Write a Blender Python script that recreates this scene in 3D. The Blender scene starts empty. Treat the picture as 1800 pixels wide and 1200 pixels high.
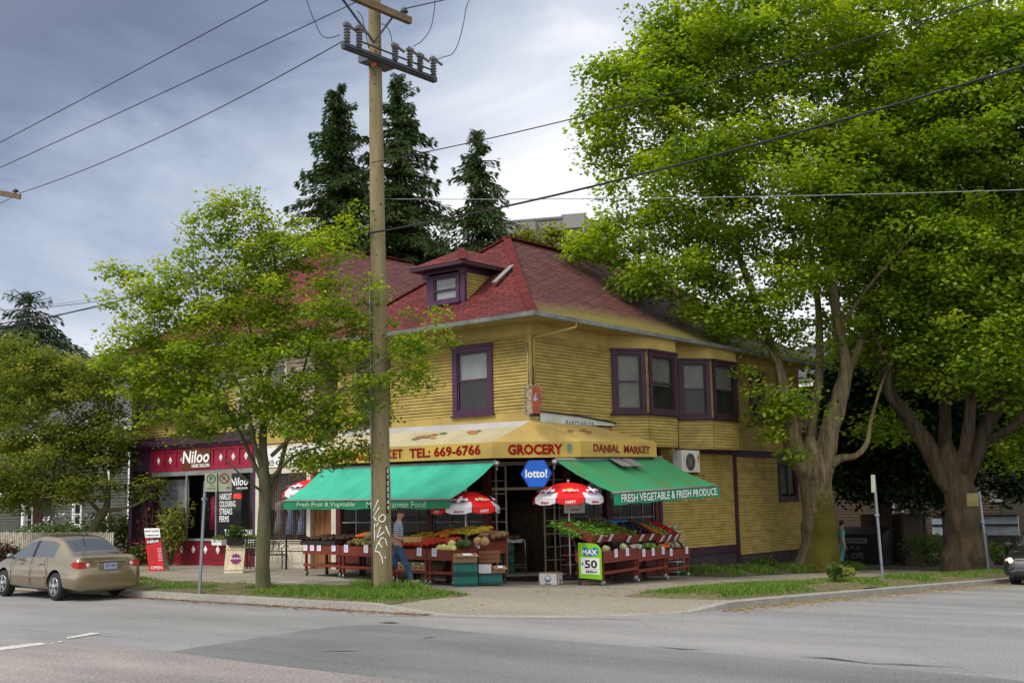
import bpy, bmesh, math, random
import numpy as np
from mathutils import Vector, Matrix
random.seed(7)
C = bpy.context.scene.collection
SC = bpy.context.scene
PI = math.pi
# ------------------------------------------------------------------ camera
FPX, PIT, ROL, YAW, EYE = 2109.0, .132, .02, .679, 2.05
_cx = 30/FPX*31.5
_s, _c = math.sin(YAW), math.cos(YAW)
CAMP = Vector((-(_cx*_s+31.5*_c), -(-_c*_cx+_s*31.5), EYE))
FH = Vector((_c, _s, 0)); RH = Vector((_s, -_c, 0)); UZ = Vector((0, 0, 1))
FW = FH*math.cos(PIT)+UZ*math.sin(PIT); _u0 = UZ*math.cos(PIT)-FH*math.sin(PIT)
RT = RH*math.cos(ROL)-_u0*math.sin(ROL); UP = RH*math.sin(ROL)+_u0*math.cos(ROL)
cam = bpy.data.cameras.new('camera'); cam_o = bpy.data.objects.new('camera', cam); C.objects.link(cam_o)
cam.sensor_width = 36; cam.lens = FPX/1800*36; cam.clip_start = .1; cam.clip_end = 3000
m = Matrix((RT, UP, -FW)).transposed().to_4x4(); m.translation = CAMP; cam_o.matrix_world = m
SC.camera = cam_o
# ------------------------------------------------------------------ sky and sun
SUN_EL, SUN_AZ = math.radians(48), math.atan2(.22, -1)     # direction towards the sun, from the left of the street
w = bpy.data.worlds.new('World'); SC.world = w; w.use_nodes = True
nt = w.node_tree; nt.nodes.clear()
def nd(t, typ, **k):
    n = t.nodes.new(typ)
    for a, b in k.items():
        if a in n.inputs.keys(): n.inputs[a].default_value = b
        else: setattr(n, a, b)
    return n
out = nd(nt, 'ShaderNodeOutputWorld'); bg = nd(nt, 'ShaderNodeBackground'); bg.inputs[1].default_value = .1
sky = nd(nt, 'ShaderNodeTexSky', sky_type='NISHITA', sun_disc=False, sun_elevation=SUN_EL, sun_rotation=PI/2-SUN_AZ)
tc = nd(nt, 'ShaderNodeTexCoord'); mp = nd(nt, 'ShaderNodeMapping'); mp.inputs['Scale'].default_value = (1, 1, 2.6)
n1 = nd(nt, 'ShaderNodeTexNoise', Scale=2.6, Detail=8, Roughness=.58, Distortion=.5)
n2 = nd(nt, 'ShaderNodeTexNoise', Scale=.9, Detail=3, Roughness=.5)
sx = nd(nt, 'ShaderNodeSeparateXYZ')
nt.links.new(tc.outputs['Generated'], mp.inputs[0]); nt.links.new(mp.outputs[0], n1.inputs[0]); nt.links.new(mp.outputs[0], n2.inputs[0])
nt.links.new(tc.outputs['Generated'], sx.inputs[0])
def mth(t, op, a, b=None, c=None):
    n = t.nodes.new('ShaderNodeMath'); n.operation = op
    for i, v in enumerate((a, b, c)):
        if v is None: continue
        if isinstance(v, (int, float)): n.inputs[i].default_value = v
        else: t.links.new(v, n.inputs[i])
    return n.outputs[0]
# darker cloud bank towards the upper left of the view (a real direction in the sky), pale towards the horizon
dirL = mth(nt, 'ADD', mth(nt, 'MULTIPLY', sx.outputs[0], -.44), mth(nt, 'MULTIPLY', sx.outputs[1], .60))
v = mth(nt, 'MULTIPLY', sx.outputs[2], mth(nt, 'ADD', mth(nt, 'MULTIPLY', dirL, 3.9), 1.3))
v = mth(nt, 'ADD', v, mth(nt, 'MULTIPLY', mth(nt, 'SUBTRACT', n1.outputs[0], .5), 1.05))
v = mth(nt, 'ADD', v, mth(nt, 'MULTIPLY', mth(nt, 'SUBTRACT', n2.outputs[0], .5), .75))
cr = nd(nt, 'ShaderNodeValToRGB'); nt.links.new(v, cr.inputs[0])
E_ = cr.color_ramp.elements
E_[0].position = .16; E_[0].color = (7.4, 7.5, 7.7, 1)
E_[1].position = .95; E_[1].color = (.78, 1.02, 1.8, 1)
for p_, c_ in ((.34, (5.0, 5.35, 6.0, 1)), (.54, (3.1, 3.55, 4.5, 1)), (.74, (1.4, 1.75, 2.7, 1))):
    e = E_.new(p_); e.color = c_
mx = nd(nt, 'ShaderNodeMixRGB'); mx.inputs[0].default_value = .93
nt.links.new(sky.outputs[0], mx.inputs[1]); nt.links.new(cr.outputs[0], mx.inputs[2])
# unseen sky glow round the sun, added behind the viewer to brighten the ground
dt = nd(nt, 'ShaderNodeVectorMath', operation='DOT_PRODUCT'); nt.links.new(tc.outputs['Generated'], dt.inputs[0])
dt.inputs[1].default_value = (math.cos(SUN_EL)*math.cos(SUN_AZ), math.cos(SUN_EL)*math.sin(SUN_AZ), math.sin(SUN_EL))
gl = mth(nt, 'POWER', mth(nt, 'MAXIMUM', mth(nt, 'MULTIPLY_ADD', dt.outputs['Value'], .8, .2), 0), 2.2)
gm_ = nd(nt, 'ShaderNodeMixRGB', blend_type='ADD'); gm_.inputs[0].default_value = 1
sc_ = nd(nt, 'ShaderNodeVectorMath', operation='SCALE'); sc_.inputs[0].default_value = (10, 9.8, 9.2); nt.links.new(gl, sc_.inputs['Scale'])
nt.links.new(mx.outputs[0], gm_.inputs[1]); nt.links.new(sc_.outputs[0], gm_.inputs[2]); mx = gm_
nt.links.new(mx.outputs[0], bg.inputs[0]); nt.links.new(bg.outputs[0], out.inputs[0])
sl = bpy.data.lights.new('sun', 'SUN'); so = bpy.data.objects.new('sun', sl); C.objects.link(so)
sl.energy = 1.9; sl.angle = math.radians(18); sl.color = (1, .96, .90)
sd = Vector((math.cos(SUN_EL)*math.cos(SUN_AZ), math.cos(SUN_EL)*math.sin(SUN_AZ), math.sin(SUN_EL)))
so.rotation_euler = sd.to_track_quat('Z', 'Y').to_euler(); so.location = (-20, 0, 40)
SC.view_settings.view_transform = 'Standard'; SC.view_settings.look = 'None'
SC.view_settings.exposure = 0.56; SC.view_settings.gamma = 1
SC.cycles.max_bounces = 6; SC.cycles.transparent_max_bounces = 12
# ------------------------------------------------------------------ picking points (photo pixel + a real plane -> world)
def ray(px, py): return FW+RT*((px-900)/FPX)-UP*((py-600)/FPX)
def onx(px, py, x): r = ray(px, py); return CAMP+r*((x-CAMP.x)/r.x)
def ony(px, py, y): r = ray(px, py); return CAMP+r*((y-CAMP.y)/r.y)
def onz(px, py, z): r = ray(px, py); return CAMP+r*((z-CAMP.z)/r.z)
def dep(px, py, d): return CAMP+ray(px, py)*d
def onf(px, py, b):                       # on the upright plane through b that faces the street corner
    r = ray(px, py); return CAMP+r*((Vector(b)-CAMP).dot(FH)/r.dot(FH))
def road_h(x, y):
    w_ = min(1, max(0, (6-y)/5)); w_ = w_*w_*(3-2*w_)
    t = x+4.7; s_ = .5*(t+math.sqrt(t*t+1.0))
    return -.036*min(s_, 60)*w_
def walk_h(x, y): return road_h(x, y)+.13
def ground(px, py, fn=walk_h):
    z = 0
    for _ in range(12): p = onz(px, py, z); z = .5*z+.5*fn(p.x, p.y)
    return Vector((p.x, p.y, fn(p.x, p.y)))
# ------------------------------------------------------------------ objects
def tag(o, label=None, cat=None, group=None, kind=None):
    if label: o['label'] = label
    if cat: o['category'] = cat
    if group: o['group'] = group
    if kind: o['kind'] = kind
    return o
def thing(name, label, cat, loc=(0, 0, 0), rz=0, group=None):
    o = bpy.data.objects.new(name, None); C.objects.link(o)
    o.location = loc; o.rotation_euler = (0, 0, rz); o.empty_display_size = .2
    return tag(o, label, cat, group)
def copy_tree(o, parent=None):
    c = o.copy(); C.objects.link(c)
    if parent: c.parent = parent
    for ch in o.children: copy_tree(ch, c)
    return c
class M:
    def __init__(s): s.v = []; s.f = []; s.mi = []; s.uv = {}; s.sm = []; s.cur = 0; s.smooth = False
    def face(s, *ids): s.f.append(tuple(ids)); s.mi.append(s.cur); s.sm.append(s.smooth)
    def quad(s, a, b, c, d):
        n = len(s.v); s.v += [tuple(a), tuple(b), tuple(c), tuple(d)]; s.face(n, n+1, n+2, n+3)
    def poly(s, pts, uv=None):
        n = len(s.v); s.v += [tuple(p) for p in pts]
        if uv: s.uv[len(s.f)] = uv
        s.face(*range(n, n+len(pts)))
    def box(s, a, b, mat=None):
        x0, y0, z0 = a; x1, y1, z1 = b
        P = [(x0, y0, z0), (x1, y0, z0), (x1, y1, z0), (x0, y1, z0), (x0, y0, z1), (x1, y0, z1), (x1, y1, z1), (x0, y1, z1)]
        if mat is not None: P = [tuple(mat @ Vector(p)) for p in P]
        n = len(s.v); s.v += P
        for q in ((0, 3, 2, 1), (4, 5, 6, 7), (0, 1, 5, 4), (1, 2, 6, 5), (2, 3, 7, 6), (3, 0, 4, 7)): s.face(*[n+i for i in q])
        return s
    def cbox(s, c, size, mat=None):
        c = Vector(c); h = Vector(size)/2; return s.box(c-h, c+h, mat)
    def beam(s, a, b, w, h, upv=(0, 0, 1)):            # rectangular bar from a to b
        a, b = Vector(a), Vector(b); d = (b-a).normalized(); u = Vector(upv); sd_ = d.cross(u)
        if sd_.length < 1e-4: sd_ = d.cross(Vector((1, 0, 0)))
        sd_.normalize(); u = sd_.cross(d)
        n = len(s.v)
        for p in (a, b):
            for i, j in ((-1, -1), (1, -1), (1, 1), (-1, 1)): s.v.append(tuple(p+sd_*(w/2*i)+u*(h/2*j)))
        for q in ((0, 1, 2, 3), (7, 6, 5, 4), (0, 4, 5, 1), (1, 5, 6, 2), (2, 6, 7, 3), (3, 7, 4, 0)): s.face(*[n+i for i in q])
        return s
    def tube(s, pts, r, n=8, cap=True):
        pts = [Vector(p) for p in pts]; k = len(pts)
        rs = r if isinstance(r, (list, tuple)) else [r]*k
        sm = s.smooth; s.smooth = True; base = len(s.v); ref = None
        for i, p in enumerate(pts):
            d = (pts[min(i+1, k-1)]-pts[max(i-1, 0)])
            d = d.normalized() if d.length > 1e-9 else Vector((0, 0, 1))
            if ref is None: ref = d.orthogonal().normalized()
            ref = (ref-d*ref.dot(d))
            ref = ref.normalized() if ref.length > 1e-6 else d.orthogonal().normalized()
            b2 = d.cross(ref)
            for j in range(n):
                a_ = 2*PI*j/n; s.v.append(tuple(p+(ref*math.cos(a_)+b2*math.sin(a_))*rs[i]))
        for i in range(k-1):
            for j in range(n):
                j2 = (j+1) % n; s.face(base+i*n+j, base+i*n+j2, base+(i+1)*n+j2, base+(i+1)*n+j)
        s.smooth = False
        if cap: s.face(*[base+j for j in reversed(range(n))]); s.face(*[base+(k-1)*n+j for j in range(n)])
        s.smooth = sm; return s
    def lathe(s, c, prof, n=16, axis=(0, 0, 1)):       # prof: (r, h) along axis
        ax = Vector(axis).normalized(); e1 = ax.orthogonal().normalized(); e2 = ax.cross(e1); c = Vector(c)
        base = len(s.v); sm = s.smooth; s.smooth = True
        for r, h in prof:
            for j in range(n):
                a_ = 2*PI*j/n; s.v.append(tuple(c+ax*h+(e1*math.cos(a_)+e2*math.sin(a_))*r))
        for i in range(len(prof)-1):
            for j in range(n):
                j2 = (j+1) % n; s.face(base+i*n+j, base+i*n+j2, base+(i+1)*n+j2, base+(i+1)*n+j)
        s.face(*[base+j for j in reversed(range(n))]); s.face(*[base+(len(prof)-1)*n+j for j in range(n)])
        s.smooth = sm; return s
    def ball(s, c, r, n=8, m_=6, sc=(1, 1, 1), jit=0):
        base = len(s.v); sm = s.smooth; s.smooth = True; c = Vector(c)
        for i in range(1, m_):
            th = PI*i/m_
            for j in range(n):
                a_ = 2*PI*j/n; k = r*(1+random.uniform(-jit, jit))
                s.v.append((c.x+k*sc[0]*math.sin(th)*math.cos(a_), c.y+k*sc[1]*math.sin(th)*math.sin(a_), c.z+k*sc[2]*math.cos(th)))
        s.v.append((c.x, c.y, c.z+r*sc[2])); s.v.append((c.x, c.y, c.z-r*sc[2])); t = len(s.v)-2
        for i in range(m_-2):
            for j in range(n):
                j2 = (j+1) % n; s.face(base+i*n+j, base+(i+1)*n+j, base+(i+1)*n+j2, base+i*n+j2)
        for j in range(n):
            j2 = (j+1) % n; s.face(t, base+j, base+j2); s.face(t+1, base+(m_-2)*n+j2, base+(m_-2)*n+j)
        s.smooth = sm; return s
    def prism(s, pts, ext):                            # polygon pts extruded by vector ext
        pts = [Vector(p) for p in pts]; ext = Vector(ext); n = len(s.v); k = len(pts)
        s.v += [tuple(p) for p in pts]+[tuple(p+ext) for p in pts]
        s.face(*[n+i for i in reversed(range(k))]); s.face(*[n+k+i for i in range(k)])
        for i in range(k): j = (i+1) % k; s.face(n+i, n+j, n+k+j, n+k+i)
        return s
    def build(s, name, mats, parent=None, bevel=0):
        me = bpy.data.meshes.new(name); me.from_pydata(s.v, [], s.f)
        for mt in (mats if isinstance(mats, (list, tuple)) else [mats]): me.materials.append(mt)
        me.polygons.foreach_set('material_index', s.mi); me.polygons.foreach_set('use_smooth', s.sm)
        if s.uv:
            ul = me.uv_layers.new(name='UVMap')
            for fi, uvs in s.uv.items():
                for li, q in zip(me.polygons[fi].loop_indices, uvs): ul.data[li].uv = q
        me.update()
        o = bpy.data.objects.new(name, me); C.objects.link(o)
        if parent: o.parent = parent
        if bevel:
            b = o.modifiers.new('b', 'BEVEL'); b.width = bevel; b.segments = 2; b.limit_method = 'ANGLE'
        return o
# ------------------------------------------------------------------ lettering
_tx = {}
def glyphs(body, bold):
    k = (body, bold)
    if k in _tx: return _tx[k]
    cu = bpy.data.curves.new('t', 'FONT'); cu.body = body; cu.size = 1; cu.offset = bold; cu.resolution_u = 2
    cu.align_x = 'LEFT'; cu.space_character = 1.0
    o = bpy.data.objects.new('t', cu); C.objects.link(o); bpy.context.view_layer.update()
    me = bpy.data.meshes.new_from_object(o.evaluated_get(bpy.context.evaluated_depsgraph_get()))
    vs = [v_.co.copy() for v_ in me.vertices]; fs = [tuple(p.vertices) for p in me.polygons]
    bpy.data.objects.remove(o); bpy.data.curves.remove(cu); bpy.data.meshes.remove(me)
    _tx[k] = (vs, fs); return _tx[k]
def letter(m_, body, o, u, v_, w, h, bold=.0, slant=0, wob=None):
    """flat letters filling a w x h box whose lower left corner is o, along unit vectors u and v_ (already proud of the surface)"""
    vs, fs = glyphs(body, bold); o, u, v_ = Vector(o), Vector(u), Vector(v_)
    x0 = min(p.x for p in vs); x1 = max(p.x for p in vs); y0 = min(p.y for p in vs); y1 = max(p.y for p in vs)
    n = len(m_.v)
    for p in vs:
        a_ = (p.x-x0)/(x1-x0)*w; b_ = (p.y-y0)/(y1-y0)*h
        if wob: b_ += wob(a_/w)*h
        m_.v.append(tuple(o+u*(a_+slant*b_)+v_*b_))
    for q in fs: m_.face(*[n+i for i in q])
# ------------------------------------------------------------------ materials
def mat(name, col, rough=.7, var=.15, scale=3.0, bump=0, metal=0, spec=.3, col2=None, detail=5, stretch=(1, 1, 1), alpha=None):
    mt = bpy.data.materials.new(name); mt.use_nodes = True; t = mt.node_tree; b = t.nodes['Principled BSDF']
    b.inputs['Roughness'].default_value = rough; b.inputs['Metallic'].default_value = metal
    b.inputs['Specular IOR Level'].default_value = spec
    c = (*col, 1); c2 = (*col2, 1) if col2 else tuple([max(0, x*(1-var*2.2)) for x in col]+[1])
    tcn = nd(t, 'ShaderNodeTexCoord'); mpn = nd(t, 'ShaderNodeMapping'); mpn.inputs['Scale'].default_value = stretch
    no = nd(t, 'ShaderNodeTexNoise', Scale=scale, Detail=detail, Roughness=.6)
    t.links.new(tcn.outputs['Object'], mpn.inputs[0]); t.links.new(mpn.outputs[0], no.inputs[0])
    rp = nd(t, 'ShaderNodeValToRGB'); rp.color_ramp.elements[0].position = .35; rp.color_ramp.elements[1].position = .68
    rp.color_ramp.elements[0].color = c2; rp.color_ramp.elements[1].color = c
    t.links.new(no.outputs[0], rp.inputs[0]); t.links.new(rp.outputs[0], b.inputs['Base Color'])
    if bump:
        n3 = nd(t, 'ShaderNodeTexNoise', Scale=scale*6, Detail=4, Roughness=.65); t.links.new(mpn.outputs[0], n3.inputs[0])
        bp = nd(t, 'ShaderNodeBump', Strength=bump); bp.inputs['Distance'].default_value = .02
        t.links.new(n3.outputs[0], bp.inputs['Height']); t.links.new(bp.outputs[0], b.inputs['Normal'])
    return mt
def glass(name, tint=(.03, .035, .035), alpha=.45, rough=.03):
    mt = bpy.data.materials.new(name); mt.use_nodes = True; t = mt.node_tree; b = t.nodes['Principled BSDF']
    b.inputs['Base Color'].default_value = (*tint, 1); b.inputs['Roughness'].default_value = rough
    b.inputs['Specular IOR Level'].default_value = .9
    no = nd(t, 'ShaderNodeTexNoise', Scale=1.3, Detail=1); bp = nd(t, 'ShaderNodeBump', Strength=.03); t.links.new(no.outputs[0], bp.inputs['Height'])
    t.links.new(bp.outputs[0], b.inputs['Normal'])
    tr = nd(t, 'ShaderNodeBsdfTransparent'); ms = nd(t, 'ShaderNodeMixShader'); ms.inputs[0].default_value = alpha
    t.links.new(tr.outputs[0], ms.inputs[1]); t.links.new(b.outputs[0], ms.inputs[2])
    t.links.new(ms.outputs[0], t.nodes['Material Output'].inputs[0]); return mt
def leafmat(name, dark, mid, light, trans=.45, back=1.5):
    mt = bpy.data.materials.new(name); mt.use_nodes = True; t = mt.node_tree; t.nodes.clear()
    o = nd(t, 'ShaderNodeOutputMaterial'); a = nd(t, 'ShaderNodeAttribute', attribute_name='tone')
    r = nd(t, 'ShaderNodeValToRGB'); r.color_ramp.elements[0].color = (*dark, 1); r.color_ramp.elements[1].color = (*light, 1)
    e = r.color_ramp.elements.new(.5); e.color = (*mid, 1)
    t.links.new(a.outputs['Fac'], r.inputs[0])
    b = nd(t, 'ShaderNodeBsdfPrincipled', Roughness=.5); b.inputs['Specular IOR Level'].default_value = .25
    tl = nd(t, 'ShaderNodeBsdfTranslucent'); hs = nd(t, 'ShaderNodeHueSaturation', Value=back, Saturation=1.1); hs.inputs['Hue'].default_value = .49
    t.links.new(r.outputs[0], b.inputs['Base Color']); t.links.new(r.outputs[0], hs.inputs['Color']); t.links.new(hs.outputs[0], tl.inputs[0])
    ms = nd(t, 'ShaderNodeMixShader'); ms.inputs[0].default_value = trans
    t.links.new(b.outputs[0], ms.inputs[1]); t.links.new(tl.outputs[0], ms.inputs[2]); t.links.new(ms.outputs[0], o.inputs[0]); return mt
def emit(name, col, s_=1.0):
    mt = bpy.data.materials.new(name); mt.use_nodes = True; b = mt.node_tree.nodes['Principled BSDF']
    b.inputs['Base Color'].default_value = (*col, 1); b.inputs['Emission Color'].default_value = (*col, 1); b.inputs['Emission Strength'].default_value = s_
    return mt
# ------------------------------------------------------------------ palette
from mathutils import noise as mn
MA = {}
MA['yellow'] = mat('yellow_paint', (.41, .30, .080), .65, .2, 1.6, .15, stretch=(1, 1, 2.5), col2=(.25, .18, .045))
MA['gap'] = mat('lap_shadow_strip', (.10, .065, .022), .9, .1, 3)  # dark strip painted under each board as its lap shadow line
MA['yelplain'] = mat('yellow_trim_paint', (.46, .33, .09), .6, .12, 1.2, .1)
MA['cream'] = mat('cream_paint', (.62, .56, .44), .6, .12, 2, .1)
MA['palesiding'] = mat('pale_siding_paint', (.50, .40, .30), .65, .15, 2, .1)
MA['purple'] = mat('purple_paint', (.070, .024, .062), .5, .15, 3, .1)
MA['purpled'] = mat('old_purple_paint', (.045, .016, .032), .5, .15, 3, .1)
MA['magenta'] = mat('magenta_paint', (.30, .014, .045), .5, .12, 3, .05)
MA['crimson'] = mat('crimson_paint', (.20, .008, .018), .5, .12, 3, .05)
MA['white'] = mat('white_paint', (.75, .75, .73), .5, .08, 3)
MA['greyw'] = mat('grey_painted_wood', (.25, .24, .23), .6, .15, 3)
MA['gutter'] = mat('gutter_metal', (.30, .32, .30), .4, .2, 2, 0, .4)
MA['foundation'] = mat('foundation_render', (.06, .045, .045), .9, .2, 2, .3)
MA['soffit'] = mat('soffit_boards', (.40, .27, .08), .7, .15, 1.5, .1)
MA['black'] = mat('black_paint', (.012, .012, .012), .5, .1)
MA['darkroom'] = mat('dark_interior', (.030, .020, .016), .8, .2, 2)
MA['darkred'] = mat('dark_red_paint', (.10, .014, .010), .55, .2, 3, .1)
MA['gate'] = mat('cream_gate_metal', (.32, .27, .17), .5, .1)
MA['rust'] = mat('rusty_red_enamel', (.36, .055, .028), .6, .3, 6, .3, col2=(.16, .05, .03))
MA['rustd'] = mat('rusted_steel', (.17, .09, .045), .8, .3, 14, .4, col2=(.45, .38, .27))
MA['metal'] = mat('galvanised_steel', (.33, .35, .36), .4, .12, 6, 0, .7)
MA['chrome'] = mat('chrome_wire', (.6, .6, .6), .25, .05, 3, 0, .9)
MA['glass'] = glass('window_glass', (.02, .025, .025), .42)
MA['glassd'] = glass('dark_shop_glass', (.02, .02, .022), .30)
MA['blind'] = mat('window_blind', (.30, .30, .24), .7, .15, 2)
MA['blindw'] = mat('white_blind', (.62, .66, .66), .7, .08, 2)
MA['paper'] = mat('price_paper', (.74, .70, .82), .6, .04, 5)
MA['ink'] = mat('ink', (.10, .09, .22), .6, .02)
MA['textwhite'] = mat('white_lettering', (.82, .82, .80), .5, .03)
MA['textred'] = mat('dark_red_lettering', (.23, .004, .003), .7, .03, spec=.1)
MA['textred2'] = mat('faded_red_lettering', (.30, .02, .012), .6, .3, 30)
MA['red'] = mat('bright_red', (.52, .010, .012), .45, .06)
def roofmat(name, moss, c1, c2):
    mt = bpy.data.materials.new(name); mt.use_nodes = True; t = mt.node_tree; b = t.nodes['Principled BSDF']
    b.inputs['Roughness'].default_value = .85; b.inputs['Specular IOR Level'].default_value = .2
    uv = nd(t, 'ShaderNodeTexCoord'); nz = nd(t, 'ShaderNodeTexNoise', Scale=1.7, Detail=4)
    sep = nd(t, 'ShaderNodeSeparateXYZ'); t.links.new(uv.outputs['UV'], sep.inputs[0]); t.links.new(uv.outputs['UV'], nz.inputs[0])
    n5 = nd(t, 'ShaderNodeTexNoise', Scale=5.0, Detail=2); t.links.new(uv.outputs['UV'], n5.inputs[0])
    vv = mth(t, 'ADD', sep.outputs[1], mth(t, 'MULTIPLY', mth(t, 'SUBTRACT', n5.outputs[0], .5), .10))
    cb = nd(t, 'ShaderNodeCombineXYZ'); t.links.new(sep.outputs[0], cb.inputs[0]); t.links.new(vv, cb.inputs[1])
    br = nd(t, 'ShaderNodeTexBrick', Scale=1.0); br.offset = .5
    br.inputs['Brick Width'].default_value = .62; br.inputs['Row Height'].default_value = .15
    br.inputs['Mortar Size'].default_value = .024; br.inputs['Mortar Smooth'].default_value = .2
    br.inputs['Color1'].default_value = (*c1, 1); br.inputs['Color2'].default_value = (*c2, 1); br.inputs['Mortar'].default_value = (.03, .008, .008, 1)
    t.links.new(cb.outputs[0], br.inputs[0])
    # shingle rows: each tab a ramp that is proud at its lower edge
    fr = mth(t, 'FRACT', mth(t, 'DIVIDE', vv, .15))
    mr = nd(t, 'ShaderNodeMixRGB', blend_type='MULTIPLY'); mr.inputs[0].default_value = .55
    t.links.new(br.outputs[0], mr.inputs[1])
    rp = nd(t, 'ShaderNodeValToRGB'); rp.color_ramp.elements[0].color = (.55, .5, .5, 1); rp.color_ramp.elements[1].color = (1.2, 1.1, 1.1, 1)
    rp.color_ramp.elements[0].position = .3; rp.color_ramp.elements[1].position = .7
    t.links.new(nz.outputs[0], rp.inputs[0]); t.links.new(rp.outputs[0], mr.inputs[2])
    row = mth(t, 'FLOOR', mth(t, 'DIVIDE', vv, .15)); da = mth(t, 'FRACT', mth(t, 'ADD', mth(t, 'MULTIPLY', sep.outputs[0], 1.05), mth(t, 'ADD', mth(t, 'MULTIPLY', row, .37), mth(t, 'MULTIPLY', n5.outputs[0], .5)))); dk_ = mth(t, 'MULTIPLY', mth(t, 'LESS_THAN', da, .52), mth(t, 'LESS_THAN', fr, .24)); dm_ = nd(t, 'ShaderNodeMixRGB'); t.links.new(mth(t, 'MULTIPLY', dk_, .62), dm_.inputs[0]); t.links.new(mr.outputs[0], dm_.inputs[1]); dm_.inputs[2].default_value = (.022, .010, .010, 1)
    col = dm_.outputs[0]
    if moss:
        n6 = nd(t, 'ShaderNodeTexNoise', Scale=3.0, Detail=10, Roughness=.85); t.links.new(uv.outputs['UV'], n6.inputs[0])
        k = mth(t, 'SUBTRACT', mth(t, 'ADD', mth(t, 'MULTIPLY', n6.outputs[0], 1.5), mth(t, 'MULTIPLY', mth(t, 'MINIMUM', sep.outputs[0], 4), .05)), mth(t, 'MULTIPLY', sep.outputs[1], .42))
        kr = nd(t, 'ShaderNodeValToRGB'); kr.color_ramp.elements[0].position = .30; kr.color_ramp.elements[1].position = .72
        t.links.new(k, kr.inputs[0]); mm = nd(t, 'ShaderNodeMixRGB'); t.links.new(kr.outputs[0], mm.inputs[0]); t.links.new(col, mm.inputs[1])
        mm.inputs[2].default_value = (.15, .125, .03, 1); col = mm.outputs[0]
    t.links.new(col, b.inputs['Base Color'])
    bp = nd(t, 'ShaderNodeBump', Strength=.9); bp.inputs['Distance'].default_value = .03
    hh = mth(t, 'SUBTRACT', mth(t, 'SUBTRACT', 1, fr), mth(t, 'MULTIPLY', br.outputs['Fac'], .6)); t.links.new(hh, bp.inputs['Height'])
    t.links.new(bp.outputs[0], b.inputs['Normal']); return mt
MA['cap'] = mat('red_ridge_shingle', (.17, .022, .02), .85, .25, 6, .3)
MA['roof'] = roofmat('red_shingles', False, (.20, .037, .032), (.125, .028, .025)); MA['roofm'] = roofmat('mossy_brown_shingles', True, (.16, .062, .056), (.115, .048, .044))  # right-facing slopes get a browner base, with moss thickening towards the eaves
# ------------------------------------------------------------------ ground
def asphalt(name, c1, c2, sc=90, big=.5, crack=True):
    mt = bpy.data.materials.new(name); mt.use_nodes = True; t = mt.node_tree; b = t.nodes['Principled BSDF']
    b.inputs['Roughness'].default_value = .85; b.inputs['Specular IOR Level'].default_value = .25
    tcn = nd(t, 'ShaderNodeTexCoord'); a = nd(t, 'ShaderNodeTexNoise', Scale=sc*.35, Detail=5, Roughness=.8); g = nd(t, 'ShaderNodeTexNoise', Scale=big, Detail=5, Roughness=.6)
    vo = nd(t, 'ShaderNodeTexVoronoi', Scale=sc*.5); mpn = nd(t, 'ShaderNodeMapping'); mpn.inputs['Scale'].default_value = (1, .25, 1)
    for n_ in (a, vo): t.links.new(tcn.outputs['Object'], n_.inputs[0])
    t.links.new(tcn.outputs['Object'], mpn.inputs[0]); t.links.new(mpn.outputs[0], g.inputs[0])
    r = nd(t, 'ShaderNodeValToRGB'); r.color_ramp.elements[0].position = .38; r.color_ramp.elements[1].position = .62
    r.color_ramp.elements[0].color = (*c1, 1); r.color_ramp.elements[1].color = (*c2, 1)
    k = mth(t, 'ADD', mth(t, 'MULTIPLY', a.outputs[0], .62), mth(t, 'MULTIPLY', g.outputs[0], .38)); t.links.new(k, r.inputs[0])
    fi = nd(t, 'ShaderNodeTexNoise', Scale=sc*.62, Detail=3, Roughness=.85); t.links.new(tcn.outputs['Object'], fi.inputs[0]); fr_ = nd(t, 'ShaderNodeValToRGB'); fr_.color_ramp.elements[0].position = .36; fr_.color_ramp.elements[1].position = .64; fr_.color_ramp.elements[0].color = (.58, .58, .58, 1); fr_.color_ramp.elements[1].color = (1.45, 1.45, 1.45, 1); t.links.new(fi.outputs[0], fr_.inputs[0]); mf_ = nd(t, 'ShaderNodeMixRGB', blend_type='MULTIPLY'); mf_.inputs[0].default_value = .85 if sc > 50 else .45; t.links.new(r.outputs[0], mf_.inputs[1]); t.links.new(fr_.outputs[0], mf_.inputs[2])
    col = mf_.outputs[0]
    if crack:
        cv = nd(t, 'ShaderNodeTexVoronoi', Scale=.22, feature='DISTANCE_TO_EDGE'); nn = nd(t, 'ShaderNodeTexNoise', Scale=1.5, Detail=6)
        av = nd(t, 'ShaderNodeVectorMath', operation='ADD'); t.links.new(tcn.outputs['Object'], av.inputs[0]); t.links.new(nn.outputs['Color'], av.inputs[1]); t.links.new(av.outputs[0], cv.inputs[0])
        lt = mth(t, 'LESS_THAN', cv.outputs[0], .0016); mx_ = nd(t, 'ShaderNodeMixRGB'); t.links.new(mth(t, 'MULTIPLY', lt, .3), mx_.inputs[0]); t.links.new(col, mx_.inputs[1]); mx_.inputs[2].default_value = (.03, .03, .03, 1); col = mx_.outputs[0]
    t.links.new(col, b.inputs['Base Color'])
    bp = nd(t, 'ShaderNodeBump', Strength=.35); bp.inputs['Distance'].default_value = .008; t.links.new(vo.outputs[0], bp.inputs['Height']); t.links.new(bp.outputs[0], b.inputs['Normal'])
    return mt
MA['asphalt'] = asphalt('asphalt', (.128, .126, .125), (.305, .296, .287))
MA['asphaltd'] = asphalt('dark_asphalt_patch', (.092, .096, .095), (.195, .197, .19), 90, .9, False)
MA['asphaltp'] = asphalt('coarse_pinkish_asphalt', (.12, .11, .105), (.33, .29, .27), 55, .7, False)
MA['concrete'] = asphalt('sidewalk_concrete', (.17, .15, .115), (.29, .26, .20), 40, .35, False)
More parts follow.
